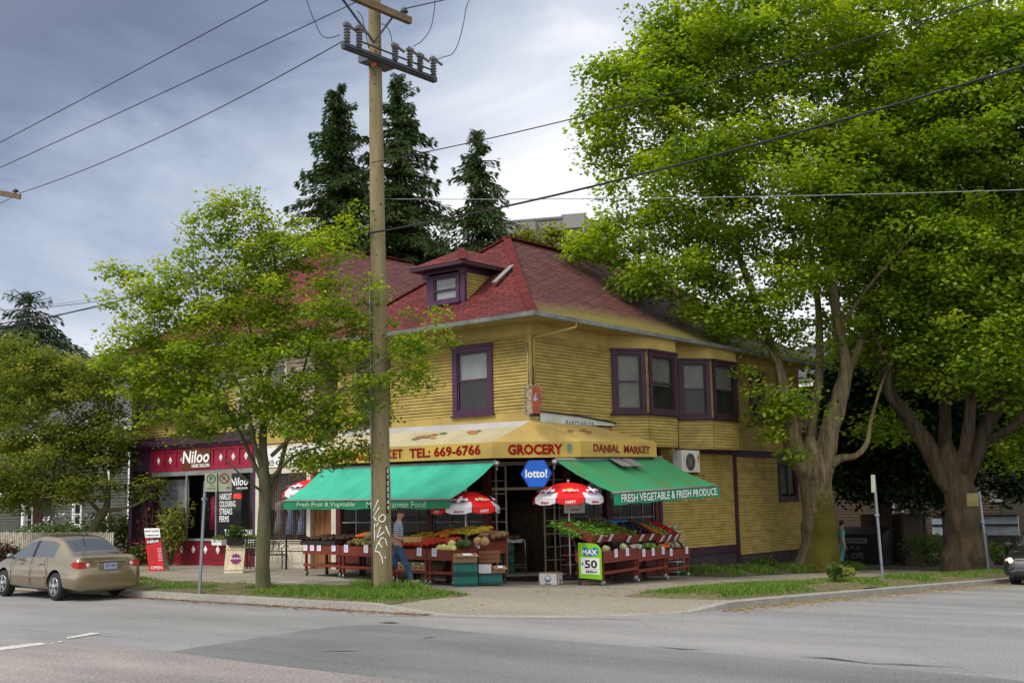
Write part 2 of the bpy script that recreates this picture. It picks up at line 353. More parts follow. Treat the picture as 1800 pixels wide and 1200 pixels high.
MA['concrete2'] = asphalt('pale_concrete', (.28, .25, .19), (.38, .345, .27), 40, .4, False)
MA['kerb'] = asphalt('kerb_concrete', (.20, .19, .17), (.33, .31, .27), 40, 2, False)
MA['roadpaint'] = mat('worn_road_paint', (.62, .61, .58), .8, .3, 18, col2=(.34, .33, .32))
MA['soil'] = mat('verge_soil', (.16, .12, .065), .95, .2, 7, .6, col2=(.075, .085, .03))
MA['soilb'] = mat('yard_soil', (.09, .08, .045), .95, .2, 3, .5, col2=(.04, .05, .02))
def gridsheet(name, xs, ys, fn, m_, kind='structure', dz=0):
    g = M(); g.smooth = True
    for y in ys:
        for x in xs: g.v.append((x, y, fn(x, y)+dz))
    nx = len(xs)
    for j in range(len(ys)-1):
        for i in range(nx-1): g.face(j*nx+i, j*nx+i+1, (j+1)*nx+i+1, (j+1)*nx+i)
    return tag(g.build(name, m_), kind=kind)
def spread(a, b, fine, lo, hi):            # coordinates, fine between lo and hi, coarse outside
    r = [lo]; 
    while r[-1] < hi: r.append(r[-1]+fine)
    st = fine
    while r[-1] < b: st *= 1.5; r.append(r[-1]+st)
    st = fine
    while r[0] > a: st *= 1.5; r.insert(0, r[0]-st)
    return r
gridsheet('road', spread(-400, 900, 1.0, -30, 40), spread(-400, 900, 1.0, -30, 20), road_h, MA['asphalt'])
def roadpoly(name, px, m_, dz):
    g = M(); g.poly([tuple(onz(x, y, dz)) for x, y in px]); return tag(g.build(name, m_), kind='structure')
roadpoly('road_resurfaced_strip', [(-700, 1128), (150, 1134), (300, 1143), (425, 1162), (700, 1194), (1100, 1245), (1300, 1290), (-900, 1400)], MA['asphaltp'], .004)
roadpoly('road_patch', [(300, 1144), (440, 1122), (580, 1101), (640, 1097), (710, 1097), (900, 1118), (1300, 1151), (1750, 1190), (1950, 1215), (2100, 1290), (1300, 1290), (1000, 1232), (700, 1194), (425, 1162)], MA['asphaltd'], .004)
g = M()
for q in ([(-60, 1150), (-60, 1143), (70, 1128.5), (84, 1131)], [(88, 1131), (92, 1129), (97, 1128.5), (94, 1131)], [(100, 1128), (104, 1126), (112, 1125), (107, 1128)], [(118, 1122), (118, 1119), (160, 1111), (180, 1112)]):
    g.poly([tuple(onz(x, y, .009)) for x, y in q])
tag(g.build('road_marking', MA['roadpaint']), kind='structure')
g = M()
for q in ([(664, 1093), (690, 1092), (702, 1094), (680, 1094)], [(742, 1120.5), (752, 1119), (768, 1118.6), (755, 1120)], [(555, 1143), (600, 1143.8), (640, 1142.4), (600, 1142.9)], [(1140, 1134), (1200, 1139), (1245, 1140), (1200, 1140.2)], [(1395, 1152), (1460, 1155), (1560, 1168), (1455, 1156.2)], [(1500, 1163), (1590, 1166), (1700, 1172), (1590, 1167.2)]):
    g.poly([tuple(onz(x, y, .010)) for x, y in q])
tag(g.build('road_crack', mat('tar_filled_crack', (.08, .08, .08), .9)), kind='structure')
# kerb line: along the left street, round the corner, along the right street
KC = (-4.0, -4.1); KR = 4.2
KL = []
for y in [120, 90, 70, 55, 45, 38, 32, 27]+[24-.5*i for i in range(54)]: KL.append((-8.2, y, -1, 0, 'a'))
for i in range(0, 25):
    a_ = PI+PI/2*i/24; KL.append((KC[0]+KR*math.cos(a_), KC[1]+KR*math.sin(a_), math.cos(a_), math.sin(a_), 'c'))
for x in [-3.7+.5*i for i in range(80)]+[38, 45, 60, 80, 120]: KL.append((x, -8.3, 0, -1, 'b'))
def hk(k):
    x, y, nx_, ny_, t = k
    if t == 'a': return .02+.12*min(1, max(0, (y+3.9)/1.1))
    if t == 'b': return .14
    a_ = math.degrees(math.atan2(y-KC[1], x-KC[0])) % 360
    return .02+.12*min(1, max(0, (a_-247)/14))
def walkz(x, y):
    # offset from the kerb line
    if x > KC[0] or y > KC[1]:
        if y > KC[1] and (x < KC[0] or (x+8.2) < (y+8.3)): d = x+8.2; k = (-8.2, y, 0, 0, 'a')
        else: d = y+8.3; k = (x, -8.3, 0, 0, 'b')
    else:
        r = math.hypot(x-KC[0], y-KC[1]); d = KR-r; r = max(r, 1e-4); k = (KC[0]+(x-KC[0])/r*KR, KC[1]+(y-KC[1])/r*KR, 0, 0, 'c')
    e = hk(k); s_ = min(1, max(0, d/2.2)); s_ = s_*s_*(3-2*s_)
    return road_h(x, y)+e+(.13-e+.02*min(1, max(0, d-2)/6))*s_
walk_h = walkz
g = M()
rows = [(0, -.02), (.012, None), (.16, None)]
idx = []
for d, z in rows:
    idx.append(len(g.v))
    for k in KL:
        x, y = k[0]-k[2]*d, k[1]-k[3]*d
        g.v.append((x, y, road_h(x, y)-.03 if z is not None else road_h(x, y)+hk(k)-(.012 if d < .1 else 0)+(.005 if d>.1 else 0)))
for r in range(2):
    for i in range(len(KL)-1): g.face(idx[r]+i, idx[r]+i+1, idx[r+1]+i+1, idx[r+1]+i)
tag(g.build('kerb', MA['kerb']), kind='structure')
g = M(); g.smooth = True; idx = []
for d in (.161, .5, 1, 1.6, 2.2, 3, 4.19):
    idx.append(len(g.v))
    for k in KL:
        x, y = k[0]-k[2]*d, k[1]-k[3]*d; g.v.append((x, y, walkz(x, y) if d > .17 else road_h(x, y)+hk(k)+.003))
for r in range(6):
    for i in range(len(KL)-1): g.face(idx[r]+i, idx[r]+i+1, idx[r+1]+i+1, idx[r+1]+i)
xs, ys = spread(-4.01, 300, 1, -4.01, 20), spread(-4.11, 300, 1, -4.11, 24)
b0 = len(g.v)
for y in ys:
    for x in xs: g.v.append((x, y, walkz(x, y)))
for j in range(len(ys)-1):
    for i in range(len(xs)-1): a_ = b0+j*len(xs)+i; g.face(a_, a_+1, a_+1+len(xs), a_+len(xs))
tag(g.build('sidewalk', MA['concrete']), kind='structure')
def slab(pts, m_, dz=.004, name='sidewalk_slab'):
    g = M(); g.poly([(x, y, walkz(x, y)+dz) for x, y in pts]); return tag(g.build(name, m_), kind='structure')
def gpx(*q): return [tuple(ground(x, y, walkz).xy) for x, y in q]
slab(gpx((520, 1026), (630, 1024), (480, 1042), (400, 1040)), MA['concrete2'])
slab(gpx((478, 1022), (600, 1017), (640, 1021), (520, 1026)), MA['concrete2'])
# joints across the pavement
g = M()
for y0 in [-2.2+1.6*i for i in range(14)]:
    g.poly([(x, y, walkz(x, y)+.003) for x, y in ((-6.4, y0), (-.1, y0), (-.1, y0+.025), (-6.4, y0+.025))])
for x0 in (-4.6, -2.6):
    for k in range(-1, 12): g.poly([(x, y, walkz(x, y)+.0035) for x, y in ((x0, 2*k), (x0+.025, 2*k), (x0+.025, 2*k+2), (x0, 2*k+2))])
for x0 in [-1.5+1.6*i for i in range(14)]: g.poly([(x, y, walkz(x, y)+.003) for x, y in ((x0, -5.5), (x0+.025, -5.5), (x0+.025, -3.2), (x0, -3.2))])
tag(g.build('sidewalk_joints', MA['foundation']), kind='structure')
def nz2(x, y, s_=1, k=0): return mn.noise(Vector((x*s_, y*s_, k)))
def verge(name, x0, x1, y0, y1, hm, soil, st=.22, fade=.5):
    def fn(x, y):
        e = min(x-x0, x1-x, y-y0, y1-y); e += nz2(x, y, 1.3, 3)*.25*(e < .7)
        return walkz(x, y)-.02+hm*min(1, max(0, e)/fade)**.7+.03*nz2(x, y, 1.2)+.012*nz2(x, y, 6)
    nx_ = int((x1-x0)/st); ny_ = int((y1-y0)/st)
    gridsheet(name, [x0+(x1-x0)*i/nx_ for i in range(nx_+1)], [y0+(y1-y0)*i/ny_ for i in range(ny_+1)], fn, soil)
    return fn
vl = verge('verge_soil_left_street', -8.03, -5.35, -2.75, 24, .075, MA['soil'])
vr = verge('verge_soil_right_street', -4.4, 34, -8.12, -5.7, .13, MA['soil'])
vb = verge('planting_bed', 6.5, 24, -2.0, -.02, .16, MA['soilb'])
vy = verge('yard', 18, 60, -5.4, 60, .12, MA['soilb'], .8)
vz = verge('front_yard', -2.4, 40, 18.4, 70, .16, MA['soilb'], .8)
gr_m = leafmat('grass_blades', (.045, .085, .012), (.10, .19, .022), (.22, .31, .05), .3, 1.3)
rng = np.random.default_rng(5)
def tonemesh(name, V, F, tone, mats, parent=None):
    me = bpy.data.meshes.new(name); n = len(V); k = F.shape[1]; nf = len(F)
    me.vertices.add(n); me.vertices.foreach_set('co', V.astype(np.float32).ravel())
    me.loops.add(nf*k); me.loops.foreach_set('vertex_index', F.astype(np.int32).ravel())
    me.polygons.add(nf); me.polygons.foreach_set('loop_start', np.arange(0, nf*k, k, dtype=np.int32)); me.polygons.foreach_set('loop_total', np.full(nf, k, dtype=np.int32))
    at = me.attributes.new('tone', 'FLOAT', 'FACE'); at.data.foreach_set('value', tone.astype(np.float32))
    me.materials.append(mats); me.update(calc_edges=True)
    o = bpy.data.objects.new(name, me); C.objects.link(o)
    if parent: o.parent = parent
    return o
def blades(name, label, n, x0, x1, y0, y1, fn, dens, h=(.05, .12), wid=.012, m_=None):
    P = []
    while len(P) < n:
        x, y = random.uniform(x0, x1), random.uniform(y0, y1)
        d = dens(x, y)
        if random.random() < d: P.append((x, y, fn(x, y)-.01, .6+.6*d))
    P = np.array(P); n = len(P); a_ = rng.uniform(0, 2*PI, n); hh = rng.uniform(*h, n)*P[:, 3]
    ln = rng.normal(0, .45, (n, 2))*hh[:, None]
    wv = np.stack([np.cos(a_), np.sin(a_)], 1)*wid
    V = np.zeros((n, 3, 3)); V[:, 0, :2] = P[:, :2]-wv; V[:, 1, :2] = P[:, :2]+wv; V[:, 0, 2] = V[:, 1, 2] = P[:, 2]
    V[:, 2, :2] = P[:, :2]+ln; V[:, 2, 2] = P[:, 2]+hh
    F = np.arange(n*3).reshape(n, 3)
    o = tonemesh(name, V.reshape(-1, 3), F, np.clip(rng.normal(.5, .22, n), 0, 1), m_ or gr_m)
    return tag(o, label, 'grass', kind='stuff')
def bump01(x, y, s_, k, lo=-.15, hi=.2): return min(1, max(0, (nz2(x, y, s_, k)-lo)/(hi-lo)))
def dl(x, y):
    e = min(x+8.0, -5.35-x, y+2.75)/.4; e = min(1, max(0, e))
    if y > 8.5: b = 1
    elif y > 1.8: b = bump01(x, y, .9, 1, -.05, .25)*.7*(1 if x < -6.8 or y < 5.5 else .5)
    else: b = 1 if x < -5.2-.25*(abs(y) > 1.2) else 0
    return e*b
blades('grass', 'long green grass growing on the kerbside verge around the utility pole', 26000, -8.0, -5.2, -2.7, 13.5, vl, dl, (.04, .11))
blades('grass', 'tall leafy weeds at the foot of the wooden pole', 900, -6.1, -4.9, -1.5, .9, vl, lambda x, y: 1 if math.hypot((x+5.6)/.55, (y+.3)/1.1) < 1 else 0, (.10, .26), .018)
def dr(x, y):
    e = min(x+4.2, y+8.05, -5.8-y)/.35; e = min(1, max(0, e))
    return e*(1 if x < -.2 and y < -6.2 else bump01(x, y, .7, 7, -.15, .2) if x < 9 else .45*bump01(x, y, .8, 9, -.2, .2))
blades('grass', 'green grass on the verge beside the right street under the maples', 30000, -4.3, 20, -8.05, -5.75, vr, dr, (.04, .10))
blades('grass', 'shaded low weeds along the foot of the yellow side wall', 7000, 6.6, 17, -1.9, -.2, vb, lambda x, y: bump01(x, y, .9, 4), (.06, .2), .02)
# fallen leaves and seed litter
lit_m = leafmat('leaf_litter', (.16, .08, .03), (.33, .17, .06), (.35, .33, .09), .1, 1)
def litter(name, label, n, fn):
    V = np.zeros((n, 4, 3)); T = np.zeros(n)
    for i in range(n):
        x, y, z, t = fn(); s_ = random.uniform(.012, .035); a_ = random.uniform(0, PI)
        for j in range(4): b_ = a_+PI/2*j; V[i, j] = (x+s_*math.cos(b_)*(1.5 if j % 2 else .9), y+s_*math.sin(b_)*(1.5 if j % 2 else .9), z+.006+random.uniform(0, .012))
        T[i] = t
    o = tonemesh(name, V.reshape(-1, 3), np.arange(4*n).reshape(n, 4), T, lit_m); return tag(o, label, 'leaf litter', kind='stuff')
def lf1():
    y = random.uniform(-4, 14); d = abs(random.gauss(0, .14))*random.choice((.4, 1, 1.8)); return -8.23-d, y, .002, random.uniform(0, .55)
def lf2():
    x = random.uniform(-5.2, 22); d = abs(random.gauss(0, .22+.03*max(0, x)))*random.choice((.3, 1, 2)); return x, -8.33-d, road_h(x, -8.3), random.uniform(.3, 1)
def lf3():
    x = random.uniform(-4.5, 20); y = random.uniform(-8, -3); return x, y, max(walkz(x, y), vr(x, y) if y < -5.75 and x > -4.3 else -9), random.uniform(.1, 1)
def lf4():
    x = random.uniform(-8, -1); y = random.uniform(-6, 8); return x, y, walkz(x, y) + (.1 if x < -5.3 and y > -2.7 else 0) if not(x < KC[0] and y < KC[1] and math.hypot(x-KC[0], y-KC[1]) > KR-.1) else -.2, random.uniform(0, 1)
litter('leaf_litter', 'brown leaf litter lying in the gutter of the left street', 2600, lf1)
litter('leaf_litter', 'yellow green leaf litter along the right street kerb', 4200, lf2)
litter('leaf_litter', 'small fallen leaves scattered on the right pavement and verge', 2200, lf3)
litter('leaf_litter', 'pale crumbs of litter scattered on the pavement before the shop', 260, lf4)
# ------------------------------------------------------------------ the corner building
BL = thing('corner_building', 'two storey yellow clapboard corner building with red shingle hip roofs and purple trim', 'building')
VX, VY, VZ = Vector((1, 0, 0)), Vector((0, 1, 0)), Vector((0, 0, 1))
def siding(g, O, U, N, w_, z0, z1, pitch=.088, holes=(), dmg=0):
    """lapped boards: O lower left corner on the wall line, holes = (u0,u1,z0,z1)"""
    O, U, N = Vector(O), Vector(U), Vector(N); n = int(round((z1-z0)/pitch)); p = (z1-z0)/n
    for i in range(n):
        a_, b_ = z0+i*p, z0+(i+1)*p; segs = [(0, w_)]
        for h in holes:
            if h[2] < b_-.3*p and h[3] > a_+.3*p:
                ns = []
                for s0, s1 in segs:
                    if h[0] > s0: ns.append((s0, min(s1, h[0])))
                    if h[1] < s1: ns.append((max(s0, h[1]), s1))
                segs = [q for q in ns if q[1]-q[0] > 1e-3]
        for s0, s1 in segs:
            cuts = [s0]
            while cuts[-1]+3.5 < s1: cuts.append(cuts[-1]+random.uniform(1.6, 3.4))
            cuts.append(s1)
            for c0, c1 in zip(cuts, cuts[1:]):
                d = .022+random.uniform(-.003, .003); t = random.uniform(-.003, .003); k = random.uniform(-.002, .002)
                if random.random() < dmg: t -= .02
                P = lambda u, z, q: O+U*u+VZ*(z-O.z)+N*q
                t += .008; d += .008; g.quad(P(c0, a_+t, d), P(c1-.002, a_+t+k, d), P(c1-.002, b_+.004, .004), P(c0, b_+.004, .004)); g.cur = 1; g.quad(P(c0, a_-.004, .006), P(c1, a_-.004, .006), P(c1, a_+t+.004, .006), P(c0, a_+t+.004, .006)); g.cur = 0  # second quad: dark strip standing for the shadow under the lap
                g.quad(P(c0, a_+t, 0), P(c1-.002, a_+t+k, 0), P(c1-.002, a_+t+k, d), P(c0, a_+t, d))
def window(parent, O, U, N, w_, h, trim=.14, m_='purple', cols=1, rail=.5, blind=None, blm='blind', name='window', sill=True, g_='glass', curtain=None):
    O, U, N = Vector(O), Vector(U).normalized(), Vector(N).normalized()
    Mx = Matrix((U, N, VZ)).transposed().to_4x4(); Mx.translation = O
    g = M(); B = lambda a, b, gg=None: (gg or g).box(a, b, Mx)
    B((0, -.02, 0), (trim, .06, h)); B((w_-trim, -.02, 0), (w_, .06, h)); B((trim, -.02, h-trim), (w_-trim, .058, h)); B((trim, -.02, 0), (w_-trim, .058, trim*.7))
    B((-.03, .06, h-.045), (w_+.03, .10, h+.02))
    if sill: B((-.05, .0, -.05), (w_+.05, .12, -.001))
    fr = g.build(name, MA[m_], parent)
    s_ = M(); i0, i1, z0, z1 = trim, w_-trim, trim*.7, h-trim; t = .045; zr = z0+(z1-z0)*rail
    B((i0, -.03, z0), (i0+t, .03, z1), s_); B((i1-t, -.03, z0), (i1, .03, z1), s_)
    B((i0+t, -.03, z0), (i1-t, .028, z0+t), s_); B((i0+t, -.03, z1-t), (i1-t, .028, z1), s_)
    if rail: B((i0+t, -.03, zr-t/2), (i1-t, .034, zr+t/2), s_)
    for c in range(1, cols): x = i0+(i1-i0)*c/cols; B((x-t/2, -.03, z0+t), (x+t/2, .026, z1-t), s_)
    s_.build('sash', MA[m_], fr)
    q = M(); q.quad(*[Mx @ Vector(p) for p in ((i0, 0, z0), (i1, 0, z0), (i1, 0, z1), (i0, 0, z1))]); q.build('pane', MA[g_], fr)
    bk = M(); bk.box((i0-.1, -.5, z0-.1), (i1+.1, -.45, z1+.1), Mx)
    for a, b in (((i0-.12, -.5, z0-.1), (i0-.1, -.03, z1+.1)), ((i1+.1, -.5, z0-.1), (i1+.12, -.03, z1+.1)), ((i0-.12, -.5, z1+.1), (i1+.12, -.03, z1+.12)), ((i0-.12, -.5, z0-.12), (i1+.12, -.03, z0-.1))): bk.box(a, b, Mx)
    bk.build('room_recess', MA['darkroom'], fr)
    if blind:
        b = M(); zb = z1-(z1-z0)*blind; b.box((i0+.02, -.09, zb), (i1-.02, -.075, z1), Mx); b.build('blind', MA[blm], fr)
    return fr
# --- upper storey of the right wing
g = M()
W1 = (1.24, 2.69, 4.40, 6.29); W2 = (5.15, 6.55, 4.36, 6.25)
def holeu(W_, L=7.3): return (L-W_[1]+.06, L-W_[0]-.06, W_[2]+.05, W_[3]-.05)
siding(g, (0, 7.3, 4.38), -VY, -VX, 7.3, 4.38, 6.42, .089, [holeu(W1), holeu(W2)], .05)
siding(g, (0, 0, 4.38), VX, -VY, 3.75, 3.57, 6.42, .089, (), .06)
siding(g, (10.8, 0, 3.6), VX, -VY, 5.2, 3.58, 6.42, .089, [(1.3, 2.3, 4.7, 6.35)])
siding(g, (0, 7.3, 4.38), VX, VY, 3, 3.6, 6.6, .089)
siding(g, (16, 0, 0), VY, VX, 7.3, .3, 6.6, .12)
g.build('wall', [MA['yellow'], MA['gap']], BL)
g = M()
g.box((-.028, -.001, 4.10), (.0, 7.3, 4.378)); g.box((-.03, -.031, 4.378), (.075, .075, 6.42))       # band, corner board
g.box((-.03, -.03, 6.42), (0, 7.33, 6.76)); g.box((0, -.03, 6.42), (16, 0, 6.76)); g.box((-.034, 7.22, 4.1), (.07, 7.34, 6.5))
g.box((10.2, -.034, 3.56), (10.35, 0, 6.44))
g.build('frieze_board', MA['yelplain'], BL)
window(BL, (0, W1[1], W1[2]), -VY, -VX, W1[1]-W1[0], W1[3]-W1[2], .17, 'purple', 1, .52, .48, 'blindw')
window(BL, (0, W2[1], W2[2]), -VY, -VX, W2[1]-W2[0], W2[3]-W2[2], .17, 'purple', 1, .52, .6, 'blind')
window(BL, (12.1, 0, 4.68), VX, -VY, 1.05, 1.62, .15, 'purpled', 1, .5, .7)
# bays
def bay(p0, p1, p2, p3, bl):
    b = M(); up_ = M(); pts = [Vector((*p, 0)) for p in (p0, p1, p2, p3)]
    by = siding_parent = None
    for k, (a, c) in enumerate(zip(pts, pts[1:])):
        U = (c-a).normalized(); N = U.cross(VZ); L = (c-a).length
        siding(b, a+VZ*3.58, U, N, L, 3.58, 4.46, .088)
        siding(b, a+VZ*4.46, U, N, L, 4.46, 6.44, .089, [(.10, L-.10, 4.5, 6.32)])
        up_.box((-.02, -.03, 6.36), (L+.02, .028, 6.76), Matrix.Translation(a) @ Matrix((U, N, VZ)).transposed().to_4x4())
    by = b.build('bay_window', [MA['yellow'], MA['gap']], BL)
    up_.build('bay_frieze', MA['yelplain'], by); up_ = M(); up_.prism([p+VZ*3.54 for p in pts], VZ*.035); up_.build('bay_base', MA['yelplain'], by)
    for k, (a, c) in enumerate(zip(pts, pts[1:])):
        U = (c-a).normalized(); N = U.cross(VZ); L = (c-a).length; e = .045
        window(by, a+U*e+N*.012+VZ*4.5, U, N, L-2*e, 1.84, .15, 'purpled', 1, .5, bl[k], name='bay_casement')
    sh = M()
    for k, (a, c) in enumerate(zip(pts, pts[1:])):
        U = (c-a).normalized(); N = U.cross(VZ); sh.box((-.03, -.02, 4.42), ((c-a).length+.03, .075, 4.475), Matrix.Translation(a) @ Matrix((U, N, VZ)).transposed().to_4x4())
    sh.build('bay_sill', MA['purpled'], by)
    return by
bay((3.75, 0), (4.62, -.7), (6.2, -.7), (7.05, 0), (1, .55, .6))
bay((7.42, 0), (8.33, -.7), (9.96, -.7), (10.8, 0), (.5, .5, .6))
# --- ground floor, right street side
g = M()
siding(g, (6.1, 0, .5), VX, -VY, 4.65, .5, 3.56, .086, [(1.75, 2.75, 2.0, 2.75)], .02)
siding(g, (7.85, .02, 2.0), VX, -VY, 1.0, 2.0, 2.75, .11)
siding(g, (10.95, 0, .22), VX, -VY, 5.05, .15, 3.36, .091, [(3.05, 4.45, 1.95, 3.25)], .06)
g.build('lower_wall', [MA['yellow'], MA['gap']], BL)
g = M()
g.box((10.75, -.06, -.25), (10.95, .05, 3.36)); g.box((10.75, -.07, 3.36), (16.05, .02, 3.58)); g.box((15.95, -.05, -.3), (16.08, .06, 3.36))
g.box((6.15, -.05, .26), (10.75, .02, .5)); g.box((6.1, -.055, .5), (6.26, .02, 3.56)); g.box((7.1, -.12, 3.42), (10.7, .0, 3.55))
g.build('corner_trim', MA['purpled'], BL)
g = M(); g.box((7.8, -.06, 1.95), (8.9, .0, 2.0)); g.box((7.8, -.045, 2.75), (8.9, .0, 2.79)); g.build('shutter_rail', MA['yellow'], BL)
g = M(); g.box((1.5, -.012, -1.2), (10.8, .3, .258)); g.build('foundation', MA['foundation'], BL)
g = M(); g.box((10.8, -.02, -1.2), (16, .3, .15)); g.build('foundation', MA['foundation'], BL)
window(BL, (13.95, 0, 1.9), VX, -VY, 1.5, 1.38, .13, 'purpled', 2, 0, .9)
# --- roofs
def zroof(t): return .60*min(t, 1.3)+.80*max(0, t-1.3)
def hip(x0, x1, y0, y1, ze, mf='roof', mr='roofm', parent=BL, name='roof'):
    H = (y1-y0)/2; g = M(); ts = [0, .65, 1.3, H]
    sl_ = [0, .65*1.166, 1.3*1.166, 1.3*1.166+(H-1.3)*1.28]
    def Q(t): return x0+t, x1-t, y0+t, y1-t, ze+zroof(t)
    for i in range(3):
        a, b = Q(ts[i]), Q(ts[i+1]); v0, v1 = sl_[i], sl_[i+1]; k = 6 if i == 2 else 1
        g.cur = 0; g.poly([(a[0], a[3], a[4]), (a[0], a[2], a[4]), (b[0], b[2], b[4])]+([(b[0], b[3], b[4])] if i < 2 else []), [(0, v0), (a[3]-a[2], v0), (b[2]-a[2]+0*v0, v1)] if i == 2 and False else ([(y1-a[3], v0), (y1-a[2], v0), (y1-b[2], v1)]+([(y1-b[3], v1)] if i < 2 else [])))
        g.cur = 1; g.poly([(a[0], a[2], a[4]), (a[1], a[2], a[4]), (b[1], b[2], b[4]), (b[0], b[2], b[4])], [(a[0]-x0, v0), (a[1]-x0, v0), (b[1]-x0, v1), (b[0]-x0, v1)])
        g.cur = 0; g.poly([(a[1], a[3], a[4]), (a[0], a[3], a[4]), (b[0], b[3], b[4]), (b[1], b[3], b[4])], [(x1-a[1], v0), (x1-a[0], v0), (x1-b[0], v1), (x1-b[1], v1)])
        g.poly([(a[1], a[2], a[4]), (a[1], a[3], a[4]), (b[1], b[3], b[4])]+([(b[1], b[2], b[4])] if i < 2 else []), [(0, v0), (a[3]-a[2], v0), (b[3]-y0, v1)]+([(b[2]-y0, v1)] if i < 2 else []))
    g.cur = 0; g.prism([(x0, y0, ze-.05), (x1, y0, ze-.05), (x1, y1, ze-.05), (x0, y1, ze-.05)], (0, 0, .045))
    rf = g.build(name, [MA[mf], MA[mr]], parent)
    c = M(); t2 = Q(H); t1 = Q(1.3); t0 = Q(0)
    for s0, s1, s2 in (((t0[0], t0[2]), (t1[0], t1[2]), (t2[0], t2[2])), ((t0[0], t0[3]), (t1[0], t1[3]), (t2[0], t2[3]))):
        A, B_, D_ = Vector((*s0, t0[4]+.01)), Vector((*s1, t1[4]+.02)), Vector((*s2, t2[4]+.02))
        for P0, P1 in ((A, B_), (B_, D_)):
            n_ = int((P1-P0).length/.2)+1
            for i in range(n_):
                a_, b_ = P0.lerp(P1, i/n_), P0.lerp(P1, (i+1.25)/n_); c.beam(a_+VZ*.02, b_+VZ*.0, .24, .035)
    A = Vector((t2[0], t2[2], t2[4]+.02)); n_ = int((t2[1]-t2[0])/.25)
    for i in range(n_): c.beam(A+VX*(.25*i)+VZ*.02, A+VX*(.25*i+.3), .26, .04)
    c.build('ridge_cap', MA['cap'], rf)
    return rf
hip(-.8, 17, -.8, 8.2, 6.83)
hip(-.8, 15, 7.62, 18.9, 7.30)
g = M()
g.box((-.78, -.78, 6.74), (17, 8.15, 6.765)); g.box((-.78, 7.65, 7.2), (15, 18.88, 7.225)); g.build('soffit', MA['soffit'], BL)
def gut(pts, nm='gutter'):
    g = M(); prof = [(0, 0), (.0, -.09), (.05, -.12), (.10, -.10), (.125, 0), (.115, .005), (.10, -.02), (.02, -.02)]
    pts = [Vector(p) for p in pts]; b0 = len(g.v)
    for i, p in enumerate(pts):
        d1 = (pts[i]-pts[i-1]).normalized() if i else (pts[1]-pts[0]).normalized(); d2 = (pts[i+1]-pts[i]).normalized() if i < len(pts)-1 else d1
        n1_, n2_ = d1.cross(VZ), d2.cross(VZ); nn = (n1_+n2_); nn = nn/(nn.length**2)*2
        for a, b in prof: g.v.append(tuple(p+nn*a+VZ*b))
    k = len(prof)
    for i in range(len(pts)-1):
        for j in range(k): j2 = (j+1) % k; g.face(b0+i*k+j, b0+i*k+j2, b0+(i+1)*k+j2, b0+(i+1)*k+j)
    return g.build(nm, MA['gutter'], BL)
gut([(-.81, 8.2, 6.85), (-.81, 4, 6.83), (-.81, -.81, 6.85), (3, -.81, 6.83), (8, -.81, 6.82), (12, -.81, 6.79), (17, -.81, 6.74)])
gut([(-.81, 18.92, 7.32), (-.81, 7.62, 7.3)])
gut([(15, 18.92, 7.32), (-.81, 18.92, 7.32)])
g = M(); dp = [(.95, -.86, 6.74), (.95, -.86, 6.62), (.2, -.12, 6.36), (.12, -.06, 6.3), (.12, -.06, 5.1)]
g.tube(dp, .035, 8); g.build('downpipe', MA['yelplain'], BL)
g = M(); g.tube([(-.05, .02, 6.2), (-.05, .0, 5.0)], .014, 6); g.build('conduit', MA['metal'], BL)
# dormer
g = M(); g.box((.67, 2.75, 7.5), (2.4, 4.2, 8.72)); dm = g.build('dormer', MA['purple'], BL)
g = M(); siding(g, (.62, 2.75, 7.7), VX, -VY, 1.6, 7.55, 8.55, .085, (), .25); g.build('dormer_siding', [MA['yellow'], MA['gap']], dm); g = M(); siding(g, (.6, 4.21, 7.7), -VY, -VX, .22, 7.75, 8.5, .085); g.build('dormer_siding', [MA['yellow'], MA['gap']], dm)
g = M(); g.box((.56, 2.72, 7.62), (.66, 2.9, 8.6)); g.box((.56, 4.05, 7.62), (.66, 4.2, 8.6)); g.box((.5, 2.65, 8.52), (.6, 4.3, 8.72)); g.box((.55, 2.85, 7.62), (.6, 4.1, 7.72)); g.build('dormer_trim', MA['purple'], dm)
window(dm, (.6, 4.02, 7.74), -VY, -VX, 1.1, .86, .11, 'purple', 1, .45, None, g_='glass')
g = M(); g.box((.632, 2.98, 7.8), (.64, 3.95, 8.5)); g.build('dormer_curtain', MA['blindw'], dm)
g = M(); ez = 8.80; ap, bp_ = (1.25, 3.45, 9.42), (3.0, 3.45, 9.42); e0, e1, e2, e3 = (.12, 4.5, ez), (.12, 2.38, ez), (2.25, 2.38, ez), (2.25, 4.5, ez)
g.poly([e0, e1, ap], [(0, 0), (2.1, 0), (1.05, 1.2)]); g.poly([e1, e2, bp_, ap], [(0, 0), (2.1, 0), (2.9, 1.2), (1.1, 1.2)]); g.poly([e3, e0, ap, bp_], [(0, 0), (2.1, 0), (1.0, 1.2), (-.8, 1.2)])
g.build('dormer_roof', MA['roof'], dm)
g = M(); g.box((.13, 2.4, ez-.1), (2.2, 4.48, ez-.012)); g.build('dormer_fascia', MA['purpled'], dm)
g = M(); n_ = 7
for i in range(n_): a_ = Vector(e1).lerp(Vector(ap), i/n_); g.beam(a_+VZ*.03, Vector(e1).lerp(Vector(ap), (i+1.2)/n_)+VZ*.01, .2, .03)
g.build('dormer_ridge_cap', MA['cap'], dm)
g = M(); g.beam((1.0, 2.0, 8.2), (1.9, 2.05, 8.83), .16, .03); tag(g.build('loose_board', MA['greyw']), 'weathered grey board lying on the red roof beside the dormer', 'board')
